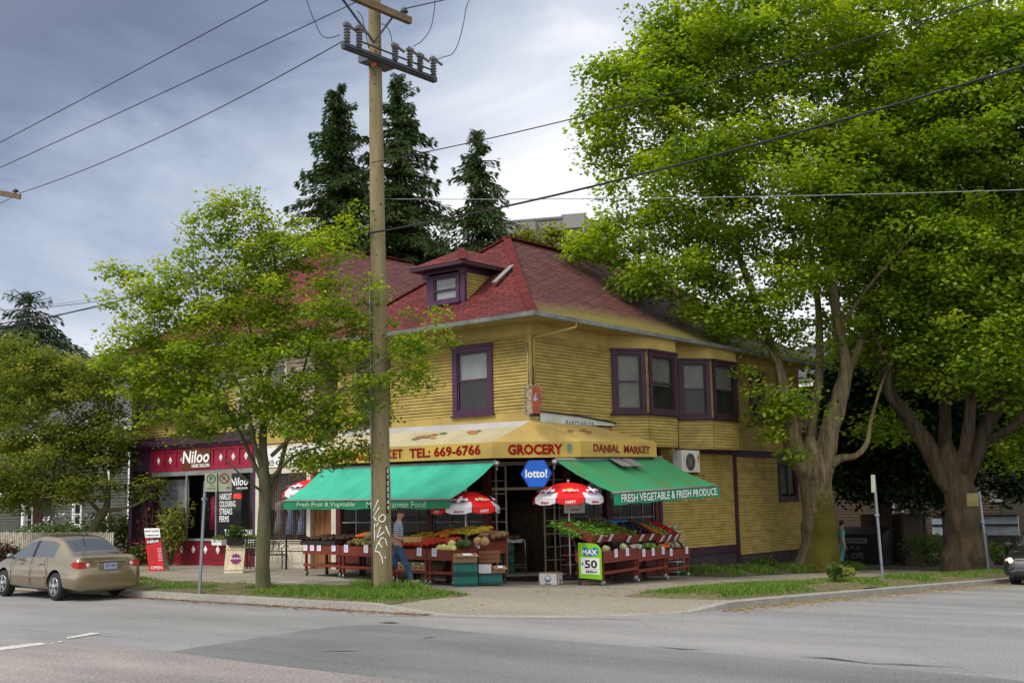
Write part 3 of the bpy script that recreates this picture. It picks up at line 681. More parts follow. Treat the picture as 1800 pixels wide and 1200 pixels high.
# --- left wing, upper storey
g = M(); siding(g, (0, 18.1, 4.5), -VY, -VX, .8, 4.5, 6.9, .1); siding(g, (0, 17.3, 4.5), -VY, -VX, 3.4, 4.45, 5.15, .1); siding(g, (0, 13.95, 4.5), -VY, -VX, 1.7, 4.45, 6.9, .1, [(.25, 1.3, 4.9, 6.7)])
siding(g, (0, 18.1, .3), VX, VY, 12, .3, 7.1, .12)
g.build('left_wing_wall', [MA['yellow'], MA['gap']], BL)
g = M(); siding(g, (.0, 12.25, 4.4), -VY, -VX, 3.85, 4.4, 6.95, .12, [(1.4, 2.6, 4.9, 6.6)]); siding(g, (.0, 8.4, 3.8), VX, -VY, 2.2, 3.8, 6.95, .12); siding(g, (2.2, 8.4, 3.8), -VY, -VX, 1.1, 3.8, 6.9, .12)
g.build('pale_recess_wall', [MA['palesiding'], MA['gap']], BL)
g = M(); g.box((-.03, 8.35, 4.0), (.05, 12.3, 4.42)); g.box((-.04, 8.36, 6.9), (0, 18.15, 7.2)); g.box((.0, 7.3, 3.9), (2.2, 8.4, 4.0)); g.build('left_wing_trim', MA['yelplain'], BL)
window(BL, (0, 10.85, 4.9), -VY, -VX, 1.2, 1.7, .12, 'cream', 1, .5, .5)
window(BL, (0, 13.7, 4.9), -VY, -VX, 1.1, 1.75, .14, 'purple', 1, .5, .35, 'blindw')
g = M(); g.box((-.35, 14.0, 5.1), (0, 17.3, 6.95)); pb = g.build('purple_bay', MA['purple'], BL)
for i in range(3): window(pb, (-.35, 17.2-1.05*i, 5.5), -VY, -VX, 1.0, 1.3, .1, 'purple', 1, .5, .4)
# ------------------------------------------------------------------ shop storefront
sf = M(); DR = 'darkred'
for y in (7.3, 5.55, 3.6, 1.55): sf.box((-.06, y-.09, 0), (.10, y+.09, 3.75))
for x in (1.55, 3.4, 5.95): sf.box((x-.09, -.06, -.2), (x+.09, .10, 3.7))
sf.box((-.04, 1.5, 3.05), (.06, 7.3, 3.78)); sf.box((1.5, -.04, 3.05), (6.0, .06, 3.72))
sf.box((-.04, 1.6, 0), (.05, 7.25, .72)); sf.box((1.6, -.04, -.3), (5.9, .05, .72))
sf.box((-.02, 1.5, 3.78), (.08, 7.3, 4.1)); sf.box((1.5, -.02, 3.6), (6.1, .08, 4.1)); sf.box((0, 0, 3.9), (1.6, 1.6, 4.0))
stf = sf.build('storefront', MA[DR], BL)
g = M()
for a, b in (((.02, 1.64, .72), (.02, 7.21, 3.05)), ): g.quad((.02, 7.21, .72), (.02, 1.64, .72), (.02, 1.64, 3.05), (.02, 7.21, 3.05))
g.quad((1.64, .02, .72), (5.86, .02, .72), (5.86, .02, 3.05), (1.64, .02, 3.05)); g.build('display_window', MA['glassd'], stf)
g = M()
for y in [1.64+i*.62 for i in range(10)]: g.box((-.0, y-.015, .72), (.012, y+.015, 3.05))
for z in (1.5, 2.3): g.box((-.002, 1.64, z), (.014, 7.2, z+.03)); g.box((1.64, -.002, z), (5.86, .014, z+.03))
for x in [1.64+i*.6 for i in range(8)]: g.box((x-.015, 0, .72), (x+.015, .012, 3.05))
g.build('window_bars', MA['greyw'], stf)
g = M(); g.box((3.4, .3, 0), (3.5, 7.3, 3.9)); g.box((.15, 7.25, 0), (3.4, 7.28, 3.9)); g.box((5.9, .1, 0), (6.0, 3, 3.9)); g.box((.1, .1, 3.85), (6, 7.2, 3.89)); g.box((0, 0, -.05), (6, 7.2, .06))
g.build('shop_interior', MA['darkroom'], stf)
shelfm = [mat('packets_a', (.10, .05, .02), .6, .3, 9, col2=(.02, .02, .015)), mat('packets_b', (.14, .03, .015), .6, .3, 7, col2=(.03, .05, .02)), mat('packets_c', (.06, .08, .09), .6, .3, 8, col2=(.01, .015, .02))]
g = M()
for z in (.75, 1.2, 1.65, 2.1): g.box((.9, 2.2, z), (1.3, 6.9, z+.03)); g.box((2.2, .8, z), (5.4, 1.2, z+.03))
for z in (.78, 1.23, 1.68, 2.13):
    y = 2.3
    while y < 6.8: w_ = random.uniform(.12, .4); g.cur = random.randrange(3); g.box((.92, y, z), (1.25, y+w_*.9, z+random.uniform(.2, .36))); y += w_
    x = 2.3
    while x < 5.3: w_ = random.uniform(.12, .4); g.cur = random.randrange(3); g.box((x, .85, z), (x+w_*.9, 1.15, z+random.uniform(.2, .36))); x += w_
g.build('stocked_shelves', shelfm, stf)
# corner entrance: set back, between folding security gates
g = M(); a_, b_ = Vector((.0, 1.55, 0)), Vector((1.55, 0, 0)); U = (b_-a_).normalized(); N = Vector((-1, -1, 0)).normalized(); L = (b_-a_).length
in_ = -N*.55
def E_(u, z, d=0): return a_+U*u-N*(-d)+VZ*z
def gate(u0, u1):
    g = M()
    for u in (u0, (u0+u1)/2, u1): g.beam(E_(u, .1, -.35), E_(u, 3.0, -.35), .045, .05, N)
    for z in (.12, .45, .8, 1.15, 1.5, 1.85, 2.25, 2.6, 3.0): g.beam(E_(u0, z, -.36), E_(u1, z, -.36), .025, .025)
    return g.build('security_gate', MA['gate'], stf)
gate(.02, .55); gate(L-.6, L-.05)
g = M(); g.beam(E_(0, 2.38, -.35), E_(L, 2.38, -.35), .06, .07); g.beam(E_(0, 3.06, -.35), E_(L, 3.06, -.35), .08, .1); g.build('door_transom', MA['gate'], stf)
g = M(); g.prism([(.0, 1.5, .02), (1.5, 0, .02), (2.2, .6, .02), (.6, 2.2, .02)], (0, 0, .1)); g.build('doorstep', MA['concrete'], stf)
g = M(); g.box((1.4, 1.4, .1), (1.55, 3.2, 1.0)); g.box((2.3, .7, .1), (2.4, 2.6, 2.0)); g.build('shop_counter', shelfm[0], stf)
def poster(name, label, px0, px1, d, cols, words, cat='poster'):
    return None
# ------------------------------------------------------------------ dress shop front (cream) and hair salon front (magenta)
g = M()
g.box((-.05, 7.42, 0), (.12, 7.62, 3.95)); g.box((-.05, 8.55, 0), (.12, 8.72, 3.1)); g.box((-.05, 10.95, 0), (.12, 11.15, 3.95)); g.box((-.03, 7.62, 3.05), (.1, 10.95, 3.95))
g.box((-.05, 8.72, .1), (.1, 10.95, .95)); g.box((-.09, 8.7, .93), (.1, 10.97, 1.0)); g.box((.1, 7.4, 3.9), (1.5, 11.2, 4.0))
for y in (8.9, 9.6, 10.3): g.box((-.065, y, .3), (-.05, y+.5, .34)); g.box((-.065, y, .75), (-.05, y+.5, .79)); g.box((-.065, y, .34), (-.05, y+.03, .75)); g.box((-.065, y+.47, .34), (-.05, y+.5, .75))
dsf = g.build('dress_shop_front', MA['cream'], BL)
g = M(); g.quad((.03, 10.95, 1.0), (.03, 8.72, 1.0), (.03, 8.72, 3.05), (.03, 10.95, 3.05)); g.build('dress_window', MA['glassd'], dsf)
curm = mat('amber_curtain', (.34, .15, .045), .8, .3, 3, .2, stretch=(1, 8, .3), col2=(.10, .04, .015))
g = M(); 
for i in range(36): y = 8.75+i*.062; g.box((.45+.03*(i % 2), y, 1.9), (.47+.03*(i % 2), y+.06, 3.0))
g.box((.6, 8.7, 0), (.65, 11, 3.9)); g.build('shop_curtain', curm, dsf)
g = M()
for i in range(22): y = 8.76+.1*i; g.tube([(-.01, y, 1.0), (-.01, y, 3.05)], .007, 4, False)
for z in (1.6, 2.35): g.tube([(-.012, 8.72, z), (-.012, 10.95, z)], .008, 4, False)
g.build('window_grille', MA['black'], dsf)
g = M(); g.box((.1, 7.62, .1), (.14, 8.55, 3.05)); g.build('dress_shop_door', curm, dsf)
g = M()
for i, (y, c) in enumerate(((9.2, 0), (9.75, 1), (10.3, 2))):
    g.cur = c; g.lathe((.25, y, 1.15), [(.05, 0), (.22, 0), (.16, .4), (.11, .62), (.17, .85), (.13, 1.0), (.04, 1.05)], 10)
g.build('dress_display', [mat('lilac_dress', (.36, .38, .55), .8, .1), mat('blue_dress', (.30, .36, .50), .8), mat('pale_dress', (.42, .33, .30), .8)], dsf)
g = M()
for y in (8.95, 9.2, 9.45, 9.7): g.ball((.42, y, 2.62), .03, 6, 4)
g.build('display_bulb', emit('warm_bulb', (1, .72, .35), 5), dsf)
g = M(); g.box((-.07, 7.45, 3.25), (-.035, 11.0, 3.85)); ds = g.build('dress_shop_sign', MA['white']); tag(ds, 'cream fascia sign above the dress shop window, mostly behind leaves', 'sign')
g = M(); letter(g, 'leo l ve', (-.073, 10.7, 3.3), -VY, VZ, 2.3, .24, 0); g.build('lettering', MA['foundation'], ds)
g = M(); g.lathe((-.04, 9.1, 4.55), [(.5, 0), (.5, .03)], 5, (-1, 0, 0)); tag(g.build('pink_emblem', mat('faded_pink', (.62, .30, .28), .7, .2, 5)), 'faded pink lotus emblem painted board above the dress shop sign', 'emblem')
g = M()
g.box((-.16, 11.2, 4.05), (.1, 18.15, 4.15)); g.box((-.26, 11.2, 4.15), (.1, 18.2, 4.3)); g.box((-.12, 11.2, 4.3), (.0, 18.15, 4.48))
g.box((-.06, 17.9, 0), (.1, 18.1, 4.05)); g.box((-.05, 16.75, 0), (.1, 16.95, 4.05)); g.box((-.05, 16.95, 2.55), (.1, 17.9, 2.7)); g.box((-.05, 11.16, 0), (.1, 11.28, 4.05)); g.box((-.045, 16.95, 3.35), (.1, 17.9, 4.05))
ssf = g.build('salon_front', MA['purple'], BL)
g = M(); g.box((-.04, 11.28, 3.28), (.05, 16.75, 4.03)); 
for i in range(9):
    y = 16.75-5.4*i/8
    if not 13.5 < y < 14.9: g.box((-.075, y-.06, 3.3), (-.04, y+.06, 4.0))
g.box((-.078, 11.28, 3.28), (-.04, 16.75, 3.4)); g.box((-.078, 11.28, 3.93), (-.04, 16.75, 4.04)); g.build('magenta_panels', MA['magenta'], ssf)
g = M(); g.box((-.04, 11.28, .35), (.05, 16.75, .95)); g.box((-.02, 11.28, .1), (.05, 16.75, .35)); g.build('crimson_base_panel', MA['crimson'], ssf)
g = M()
def diamond(g, y, z, s_, x=-.062):
    a = (x-.03, y, z); P_ = [(x, y-s_*.75, z), (x, y, z+s_), (x, y+s_*.75, z), (x, y, z-s_)]
    for i in range(4): g.poly([P_[i], P_[(i+1) % 4], a])
for y in (16.4, 15.72, 15.05, 12.95, 12.3, 11.65): diamond(g, y, 3.66, .13, -.042)
for i in range(8): diamond(g, 16.3-.65*i, .66, .14, -.042)
g.build('diamond_studs', MA['white'], ssf)
g = M(); g.box((-.10, 11.28, .95), (.1, 16.75, 1.02)); g.box((-.06, 11.28, 3.12), (.1, 16.75, 3.28)); g.box((-.05, 14.75, 1.02), (.02, 14.82, 3.12)); g.box((-.05, 13.15, 1.02), (.02, 13.2, 3.12)); g.build('salon_window_frame', MA['greyw'], ssf)
g = M(); g.quad((0, 16.75, 1.02), (0, 14.8, 1.02), (0, 14.8, 3.12), (0, 16.75, 3.12)); g.quad((0, 13.2, 1.02), (0, 11.28, 1.02), (0, 11.28, 3.12), (0, 13.2, 3.12)); g.quad((.5, 14.75, .3), (.5, 13.2, .3), (.5, 13.2, 3.12), (.5, 14.75, 3.12)); g.build('salon_window', MA['glassd'], ssf)
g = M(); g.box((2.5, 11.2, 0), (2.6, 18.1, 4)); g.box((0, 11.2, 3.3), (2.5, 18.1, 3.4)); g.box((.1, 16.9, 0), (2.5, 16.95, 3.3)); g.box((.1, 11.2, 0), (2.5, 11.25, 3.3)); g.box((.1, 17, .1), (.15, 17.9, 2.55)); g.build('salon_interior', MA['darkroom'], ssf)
g = M()
for i in range(5): g.box((.25, 15.05+.34*i, 2.05), (.26, 15.37+.34*i, 3.0))
g.build('white_curtain', mat('grey_white_curtain', (.40, .44, .46), .8, .15, 4), ssf)
g = M(); g.lathe((.8, 14.3, 1.3), [(.03, 0), (.22, .0), (.15, .6), (.18, 1.0), (.06, 1.15)], 10); g.build('pink_gown', mat('pink_gown', (.45, .01, .10), .7), ssf)
g = M(); letter(g, '957', (-.056, 17.65, 2.72), -VY, VZ, .38, .18, .01); g.build('house_number', MA['textwhite'], ssf)
g = M(); letter(g, 'HAIRCUT', (-.012, 13.02, 2.28), -VY, VZ, .62, .2, .01); letter(g, 'COLOURING', (-.012, 13.02, 2.04), -VY, VZ, .82, .2, .01); letter(g, 'STREAKS', (-.012, 13.02, 1.80), -VY, VZ, .66, .2, .01); letter(g, 'PERMS', (-.012, 13.02, 1.56), -VY, VZ, .5, .2, .01)
letter(g, 'Niloo', (-.012, 12.5, 2.72), -VY, VZ, .9, .26, .01, .2); letter(g, 'HAIR SALON', (-.012, 12.15, 2.6), -VY, VZ, .55, .07, .01); letter(g, 'Tel: 604-684-2161', (-.012, 12.75, 1.12), -VY, VZ, 1.4, .2, .01); g.build('window_lettering', MA['textwhite'], ssf)
g = M(); letter(g, 'OPEN', (-.05, 12.25, 2.3), -VY, VZ, .38, .16, .02); g.build('open_sign_lettering', emit('red_neon', (1, .03, .02), 1.2), ssf)
g = M(); g.box((-.10, 13.45, 3.33), (-.06, 15.0, 4.0)); sn = g.build('salon_sign', mat('amber_brown_board', (.13, .045, .012), .5, .2, 4)); tag(sn, 'brown hair salon sign board with white lettering on the magenta fascia', 'sign')
g = M(); letter(g, 'Niloo', (-.103, 14.95, 3.52), -VY, VZ, 1.45, .42, .02, .15); letter(g, 'HAIR SALON', (-.103, 14.42, 3.37), -VY, VZ, .95, .12, .02); g.build('lettering', MA['textwhite'], sn)
# ------------------------------------------------------------------ awnings
aw_y = mat('aged_yellow_canvas', (.55, .37, .06), .6, .25, .8, .08, stretch=(1, 1, 1.5), col2=(.36, .26, .07))
aw_top = mat('bleached_canvas_top', (.46, .40, .25), .65, .15, .7, .1, col2=(.37, .31, .18))
aw_topr = mat('stained_yellow_canvas_top', (.50, .34, .09), .65, .2, .9, .1, col2=(.33, .24, .09))
aw_w = mat('whitish_canvas_strip', (.45, .43, .42), .65, .1, .8)
YA = thing('yellow_awning', 'long faded yellow grocery awning with dark red lettering wrapping the shop corner', 'awning')
zt, zl, zb = 4.16, 3.56, 3.15
T0, T1, T2 = (-.03, 7.2, 4.24), (-.04, -.03, 4.13), (2.75, -.03, 4.10)
F0, F1, F2, F3 = (-1.1, 6.78, zl+.06), (-1.1, .43, zl), (.68, -1.1, zl), (4.36, -1.1, zl+.06)
e0, e3 = (-.03, 7.2, zl+.06), (4.7, -.03, zl+.06)
def lerp(a, b, t): return tuple(Vector(a).lerp(Vector(b), t))
g = M(); g.cur = 1
g.poly([lerp(T0, F0, .3), lerp(T1, F1, .3), T1, T0]); g.cur = 0; g.poly([F0, F1, lerp(T1, F1, .3), lerp(T0, F0, .3)])
g.poly([F0, T0, e0]); g.cur = 2; g.poly([F1, F2, T1]); g.poly([F2, F3, T2, T1]); g.poly([F3, e3, T2])
g.build('awning_top', [aw_top, aw_w, aw_topr], YA)
g = M()
for a, b in ((e0, F0), (F0, F1), (F1, F2), (F2, F3), (F3, e3)):
    a, b = Vector(a), Vector(b); n_ = (b-a).cross(VZ).normalized()
    for i in range(6):
        p, q = a.lerp(b, i/6), a.lerp(b, (i+1)/6); lo = -(.41); g.quad(p+VZ*lo, q+VZ*lo, q, p)
        g.quad(p+VZ*lo-n_*.02, p-n_*.02, q-n_*.02, q+VZ*lo-n_*.02)
g.build('awning_valance', aw_y, YA)
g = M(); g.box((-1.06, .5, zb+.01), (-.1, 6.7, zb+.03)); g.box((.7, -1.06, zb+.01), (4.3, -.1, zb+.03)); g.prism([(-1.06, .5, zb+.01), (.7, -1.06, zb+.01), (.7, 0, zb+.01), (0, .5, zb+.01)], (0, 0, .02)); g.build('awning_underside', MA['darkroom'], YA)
g = M(); letter(g, 'DANIAL MARKET', (-1.112, 6.35, 3.27), -VY, VZ, 2.75, .25, .03); g.build('awning_lettering', MA['textred'], YA)
g = M(); letter(g, 'TEL: 669-6766', (-1.112, 3.35, 3.25), -VY, VZ, 2.55, .27, .03); g.build('awning_lettering', MA['textred'], YA); g = M()
cu = (Vector(F2)-Vector(F1)).normalized(); cn = cu.cross(VZ)
letter(g, 'GROCERY', Vector(F1)+cu*.42-VZ*.335+cn*.012, cu, VZ, 1.45, .275, .04); g.build('awning_lettering', MA['textred'], YA)
g = M(); letter(g, 'DANIAL  MARKET', Vector((1.25, -1.115, 3.29)), VX, VZ, 2.75, .21, .03, 0, lambda t: .05*math.sin(t*23)); g.build('worn_lettering', MA['textred2'], YA)
g = M(); o = Vector(F1)+cu*2.05-VZ*.3+cn*.012
for i, (dz, w_) in enumerate(((0, .1), (.06, .14), (.11, .13), (.16, .14), (.21, .08))): g.quad(o+VZ*dz-cu*w_/2, o+VZ*dz+cu*w_/2, o+VZ*(dz+.035)+cu*w_/2, o+VZ*(dz+.03)-cu*w_/2)
g.build('globe_emblem', mat('teal_print', (.06, .30, .28), .6), YA)
g = M(); nl = (Vector(F0)-Vector(T0)).cross(Vector(F1)-Vector(T0)).normalized(); nl = nl if nl.x < 0 else -nl
def ontop(A, B_, D_, E2, u, v): return Vector(lerp(lerp(A, B_, u), lerp(D_, E2, u), v))
random.seed(11)
for k, (u, v) in enumerate(((.22, .62), (.52, .66), (.535, .58), (.56, .52), (.575, .6), (.60, .5), (.62, .66), (.64, .45), (.79, .45), (.81, .52), (.82, .42))):
    c = ontop(F0, F1, T0, T1, u, 1-v)+nl*.012; g.cur = k % 3; s_ = random.uniform(.09, .17)
    g.poly([c+VY*s_*math.cos(t)*1.2+(Vector(T0)-Vector(F0)).normalized()*s_*.6*math.sin(t) for t in [i*PI/3 for i in range(6)]])
for k, (u, v) in enumerate(((.16, .55), (.20, .5), (.24, .45), (.42, .55), (.46, .5), (.5, .45), (.44, .42), (.52, .35))):
    nr = (Vector(F3)-Vector(F2)).cross(Vector(T1)-Vector(F2)).normalized(); nr = nr if nr.z > 0 else -nr
    c = ontop(F2, F3, T1, T2, u, 1-v)+nr*.012; g.cur = k % 3; s_ = random.uniform(.05, .11)
    g.poly([c+VX*s_*math.cos(t)*1.5+(Vector(T1)-Vector(F2)).normalized()*s_*.5*math.sin(t) for t in [i*PI/3 for i in range(6)]])
g.build('faded_fruit_print', [mat('faded_orange_print', (.55, .26, .07), .7, .3, 20), mat('faded_green_print', (.16, .24, .10), .7, .3, 20), mat('faded_red_print', (.45, .15, .09), .7, .3, 20)], YA)
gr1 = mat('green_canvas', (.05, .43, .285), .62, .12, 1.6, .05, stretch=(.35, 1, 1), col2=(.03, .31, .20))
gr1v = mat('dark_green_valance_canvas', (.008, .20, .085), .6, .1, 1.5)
gr2 = mat('dirty_green_canvas', (.02, .27, .13), .65, .25, 2.2, .08, stretch=(1, .35, 1), col2=(.07, .20, .06))
gr2v = mat('green_valance_canvas', (.008, .27, .125), .6, .1, 1.5)
ltm = mat('worn_cream_lettering', (.50, .62, .44), .6, .25, 30, col2=(.10, .36, .22))
def green(name, label, A, B_, D_, E2, top, val, vh, words, lm, cols):
    """A,B wall edge; D,E front edge (left to right as seen)"""
    t = thing(name, label, 'awning', group='green canvas awnings over the produce stands'); A, B_, D_, E2 = map(Vector, (A, B_, D_, E2)); g = M(); g.smooth = True
    nx_, ny_ = 48, 14; b0 = 0
    for j in range(ny_+1):
        for i in range(nx_+1):
            u, v = i/nx_, j/ny_; p = A.lerp(B_, u).lerp(D_.lerp(E2, u), v); p.z -= .07*math.sin(PI*v)*(1+.15*math.sin(u*9))-(.022*mn.noise(Vector((u*14, v*3, A.x)))+.012*mn.noise(Vector((u*30+v*9, v*6, 5))))*min(1, 6*v*(1-v)+.1); g.v.append(tuple(p))
    for j in range(ny_):
        for i in range(nx_): a = j*(nx_+1)+i; g.face(a, a+1, a+nx_+2, a+nx_+1)
    g.build('canopy', top, t)
    g = M(); U = (E2-D_).normalized(); N = U.cross(VZ); L = (E2-D_).length; k = 48; P = []
    for i in range(k+1):
        u = L*i/k; P.append((D_+U*u-VZ*.02, D_+U*u-VZ*(vh+.012*math.sin(u*5))+N*(.012*math.sin(u*7.3)+.01)))
    for i in range(k): g.quad(P[i][1], P[i+1][1], P[i+1][0], P[i][0])
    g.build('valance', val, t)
    g = M(); g.tube([D_-U*.02, E2+U*.02], .028, 8); g.tube([A, B_], .05, 8)
    for p in (D_.lerp(E2, .12), D_.lerp(E2, .88)): q = A.lerp(B_, .12 if p == D_.lerp(E2, .12) else .88); g.tube([q-VZ*.05, (p+q)/2-VZ*.25, p-VZ*.02], .018, 6)
    g.build('awning_frame', MA['greyw'], t)
    g = M()
    for w_, u0, u1, bold, wob in words: letter(g, w_, D_+U*(u0*L)-VZ*(vh*.84)+N*.034, U, VZ, (u1-u0)*L, vh*.68, bold, 0, wob)
    g.build('lettering', lm, t); return t
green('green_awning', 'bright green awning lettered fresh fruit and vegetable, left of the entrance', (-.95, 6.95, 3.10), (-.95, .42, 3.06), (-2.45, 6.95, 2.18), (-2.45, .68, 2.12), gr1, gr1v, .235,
      [('Fresh Fruit & Vegetable', .095, .465, .012, None), ('Mediterranean Food', .535, .875, .012, None)], ltm, None)
green('green_awning', 'darker weathered green awning lettered fresh produce, right of the entrance', (-.22, -.95, 3.06), (4.85, -.95, 3.20), (.30, -2.35, 2.20), (5.62, -2.35, 2.36), gr2, gr2v, .30,
      [('FRESH VEGETABLE & FRESH PRODUCE.', .055, .97, .012, lambda t: .03*math.sin(t*40))], MA['textwhite'], None)
# awning hinge brackets
for i, (p, lb) in enumerate((((-.98, .36, 3.02), 'white awning hinge bracket at the end of the bright green awning'), ((-.3, -.98, 3.02), 'white awning hinge bracket beside the blue hexagonal sign'))):
    g = M(); g.cbox(p, (.1, .1, .1)); g.ball(Vector(p)+Vector((-.04, -.04, -.02)), .06, 8, 6); g.cbox(Vector(p)+Vector((.03, .03, -.12)), (.03, .03, .14)); tag(g.build('hinge_bracket', MA['metal'], bevel=.01), lb, 'bracket', 'hinge brackets of the green awnings')
g = M(); g.beam((2.3, -1.5, 2.91), (2.3, -1.05, 3.13), .5, .02); tag(g.build('loose_board', MA['greyw']), 'left grey board lying on top of the weathered green awning', 'board')
g = M(); g.beam((2.85, -1.5, 2.92), (2.85, -1.05, 3.14), .45, .02); tag(g.build('loose_board', MA['greyw']), 'right grey board lying on top of the weathered green awning', 'board')
# ------------------------------------------------------------------ hexagon lottery sign
hx = dep(943, 832, 30.0); U = (RH*.985+FH*-.17).normalized(); N = U.cross(VZ)
g = M(); R_ = .395
def hexa(r, d, a0=0): return [hx+U*(r*math.cos(a0+PI/3*i))+VZ*(r*.98*math.sin(a0+PI/3*i))+N*d for i in range(6)]
lb_ = mat('deep_blue_sign_face', (.006, .055, .42), .35, .05, 2); lb2 = mat('bright_blue_sign_face', (.008, .13, .62), .3, .1, 1.5)
g.prism(hexa(R_, -.05), N*.10); LS = g.build('lotto_sign', lb_); tag(LS, 'blue hexagonal lotto sign hanging above the shop entrance', 'sign')
g = M(); g.poly(hexa(R_*.93, .053)); g.build('sign_face', lb2, LS)
g = M(); letter(g, 'lotto!', hx-U*.27-VZ*.10+N*.057, U, VZ, .55, .21, .03); g.build('lettering', MA['textwhite'], LS)
# ------------------------------------------------------------------ old box sign on the corner and its cropped board
bs = thing('old_box_sign', 'small rusted red vertical box sign on the upper wall corner', 'sign')
c = onf(937, 703, (-.4, -.35, 5)); U = RH; N = U.cross(VZ)
Mx = Matrix((U, N, VZ)).transposed().to_4x4(); Mx.translation = c
g = M(); g.prism([Mx @ Vector(p) for p in ((-.02, .0, -.36), (.18, .0, -.36), (.2, 0, .28), (.15, 0, .34), (.04, 0, .34), (-.02, 0, .28))], N*.22); g.build('enamel_face', MA['rust'], bs)
g = M(); g.prism([Mx @ Vector(p) for p in ((-.2, .02, -.36), (-.022, .12, -.44), (-.022, .12, .42), (-.2, .02, .36))], -N*.2); g.build('rusted_side', MA['rustd'], bs)
g = M()
random.seed(3)
for i in range(16): g.ball(Mx @ Vector((-.2+random.uniform(-.03, .02), .04, -.34+.045*i)), .022, 6, 4); g.ball(Mx @ Vector((.215+random.uniform(-.02, .02), .1, -.34+.042*i)), .018, 6, 4)
for i in range(5): g.ball(Mx @ Vector((-.17+.08*i, .12, .37)), .022, 6, 4)
g.build('broken_bulb_sockets', MA['rustd'], bs)
g = M(); g.poly([Mx @ Vector(p) for p in ((.0, .222, .0), (.06, .222, .16), (.09, .222, .18), (.07, .222, .05), (.13, .222, .0), (.05, .222, -.05))]); g.build('peeled_patch', mat('peeled_grey_lilac', (.33, .30, .40), .7), bs)
g = M(); g.box((-.1, -.12, -.42), (.16, .14, -.36), Mx); g.tube([Mx @ Vector((0, 0, .4)), Mx @ Vector((.02, -.2, .9))], .02, 6); g.build('sign_bracket', MA['black'], bs)
g = M(); A_ = [ony(x, y, -.06) for x, y in ((950, 745), (950, 722), (962, 722), (1082, 742), (1082, 748))]; g.prism(A_, (0, .02, 0)); ws_ = g.build('old_sign_board', mat('old_white_sign', (.55, .56, .50), .6, .12, 3)); tag(ws_, 'old white sign board half hidden behind the yellow awning top', 'sign')
g = M(); o_ = ony(995, 749, -.064); letter(g, 'BARCLAY GR', o_, VX, VZ, 1.35, .16, .01); g.build('lettering', mat('teal_paint', (.02, .16, .15), .6), ws_)
g = M(); g.tube([ony(948, 722, -.08), ony(1020, 731, -.09), ony(1082, 743, -.09), ony(1090, 752, -.09)], .022, 6); g.build('board_edge_pipe', MA['black'], ws_)
# ------------------------------------------------------------------ air conditioner
t = thing('air_conditioner', 'white outdoor air conditioner with round fan on the yellow side wall', 'air conditioner')
a0 = ony(1196, 835, -.65); a1 = ony(1226, 789, -.65); x0, x1, z0, z1 = a0.x, a1.x, 2.80, 3.46
g = M(); g.box((x0, -.72, z0), (x1, -.40, z1)); g.build('casing', mat('cream_appliance_paint', (.55, .53, .46), .5, .1), t, .015)
fx = x0+(x1-x0)*.46; fz = (z0+z1)/2-.02
g = M(); g.lathe((fx, -.722, fz), [(.255, 0), (.255, .012)], 24, (0, -1, 0)); g.build('fan', MA['black'], t)
g = M()
for r in (.05, .1, .15, .2, .255): g.tube([(fx+r*math.cos(PI*i/12), -.742, fz+r*math.sin(PI*i/12)) for i in range(25)], .005, 4, False)
for i in range(8): a = PI*i/8; g.tube([(fx-.25*math.cos(a), -.745, fz-.25*math.sin(a)), (fx+.25*math.cos(a), -.745, fz+.25*math.sin(a))], .004, 4, False)
g.build('fan_grille', MA['greyw'], t)
g = M(); bx_ = x1-.13
g.poly([(bx_, -.724, z1-.28), (bx_+.1, -.724, z1-.28), (bx_+.08, -.724, z1-.18), (bx_+.04, -.724, z1-.1), (bx_+.01, -.724, z1-.2)]); g.box((bx_, -.724, z1-.36), (bx_+.1, -.72, z1-.33)); g.build('red_badge', MA['red'], t)
g = M(); g.box((x0+.1, -.7, z0-.06), (x0+.15, 0, z0-.005)); g.box((x1-.15, -.7, z0-.06), (x1-.1, 0, z0-.005)); g.build('wall_bracket', MA['purpled'], t)
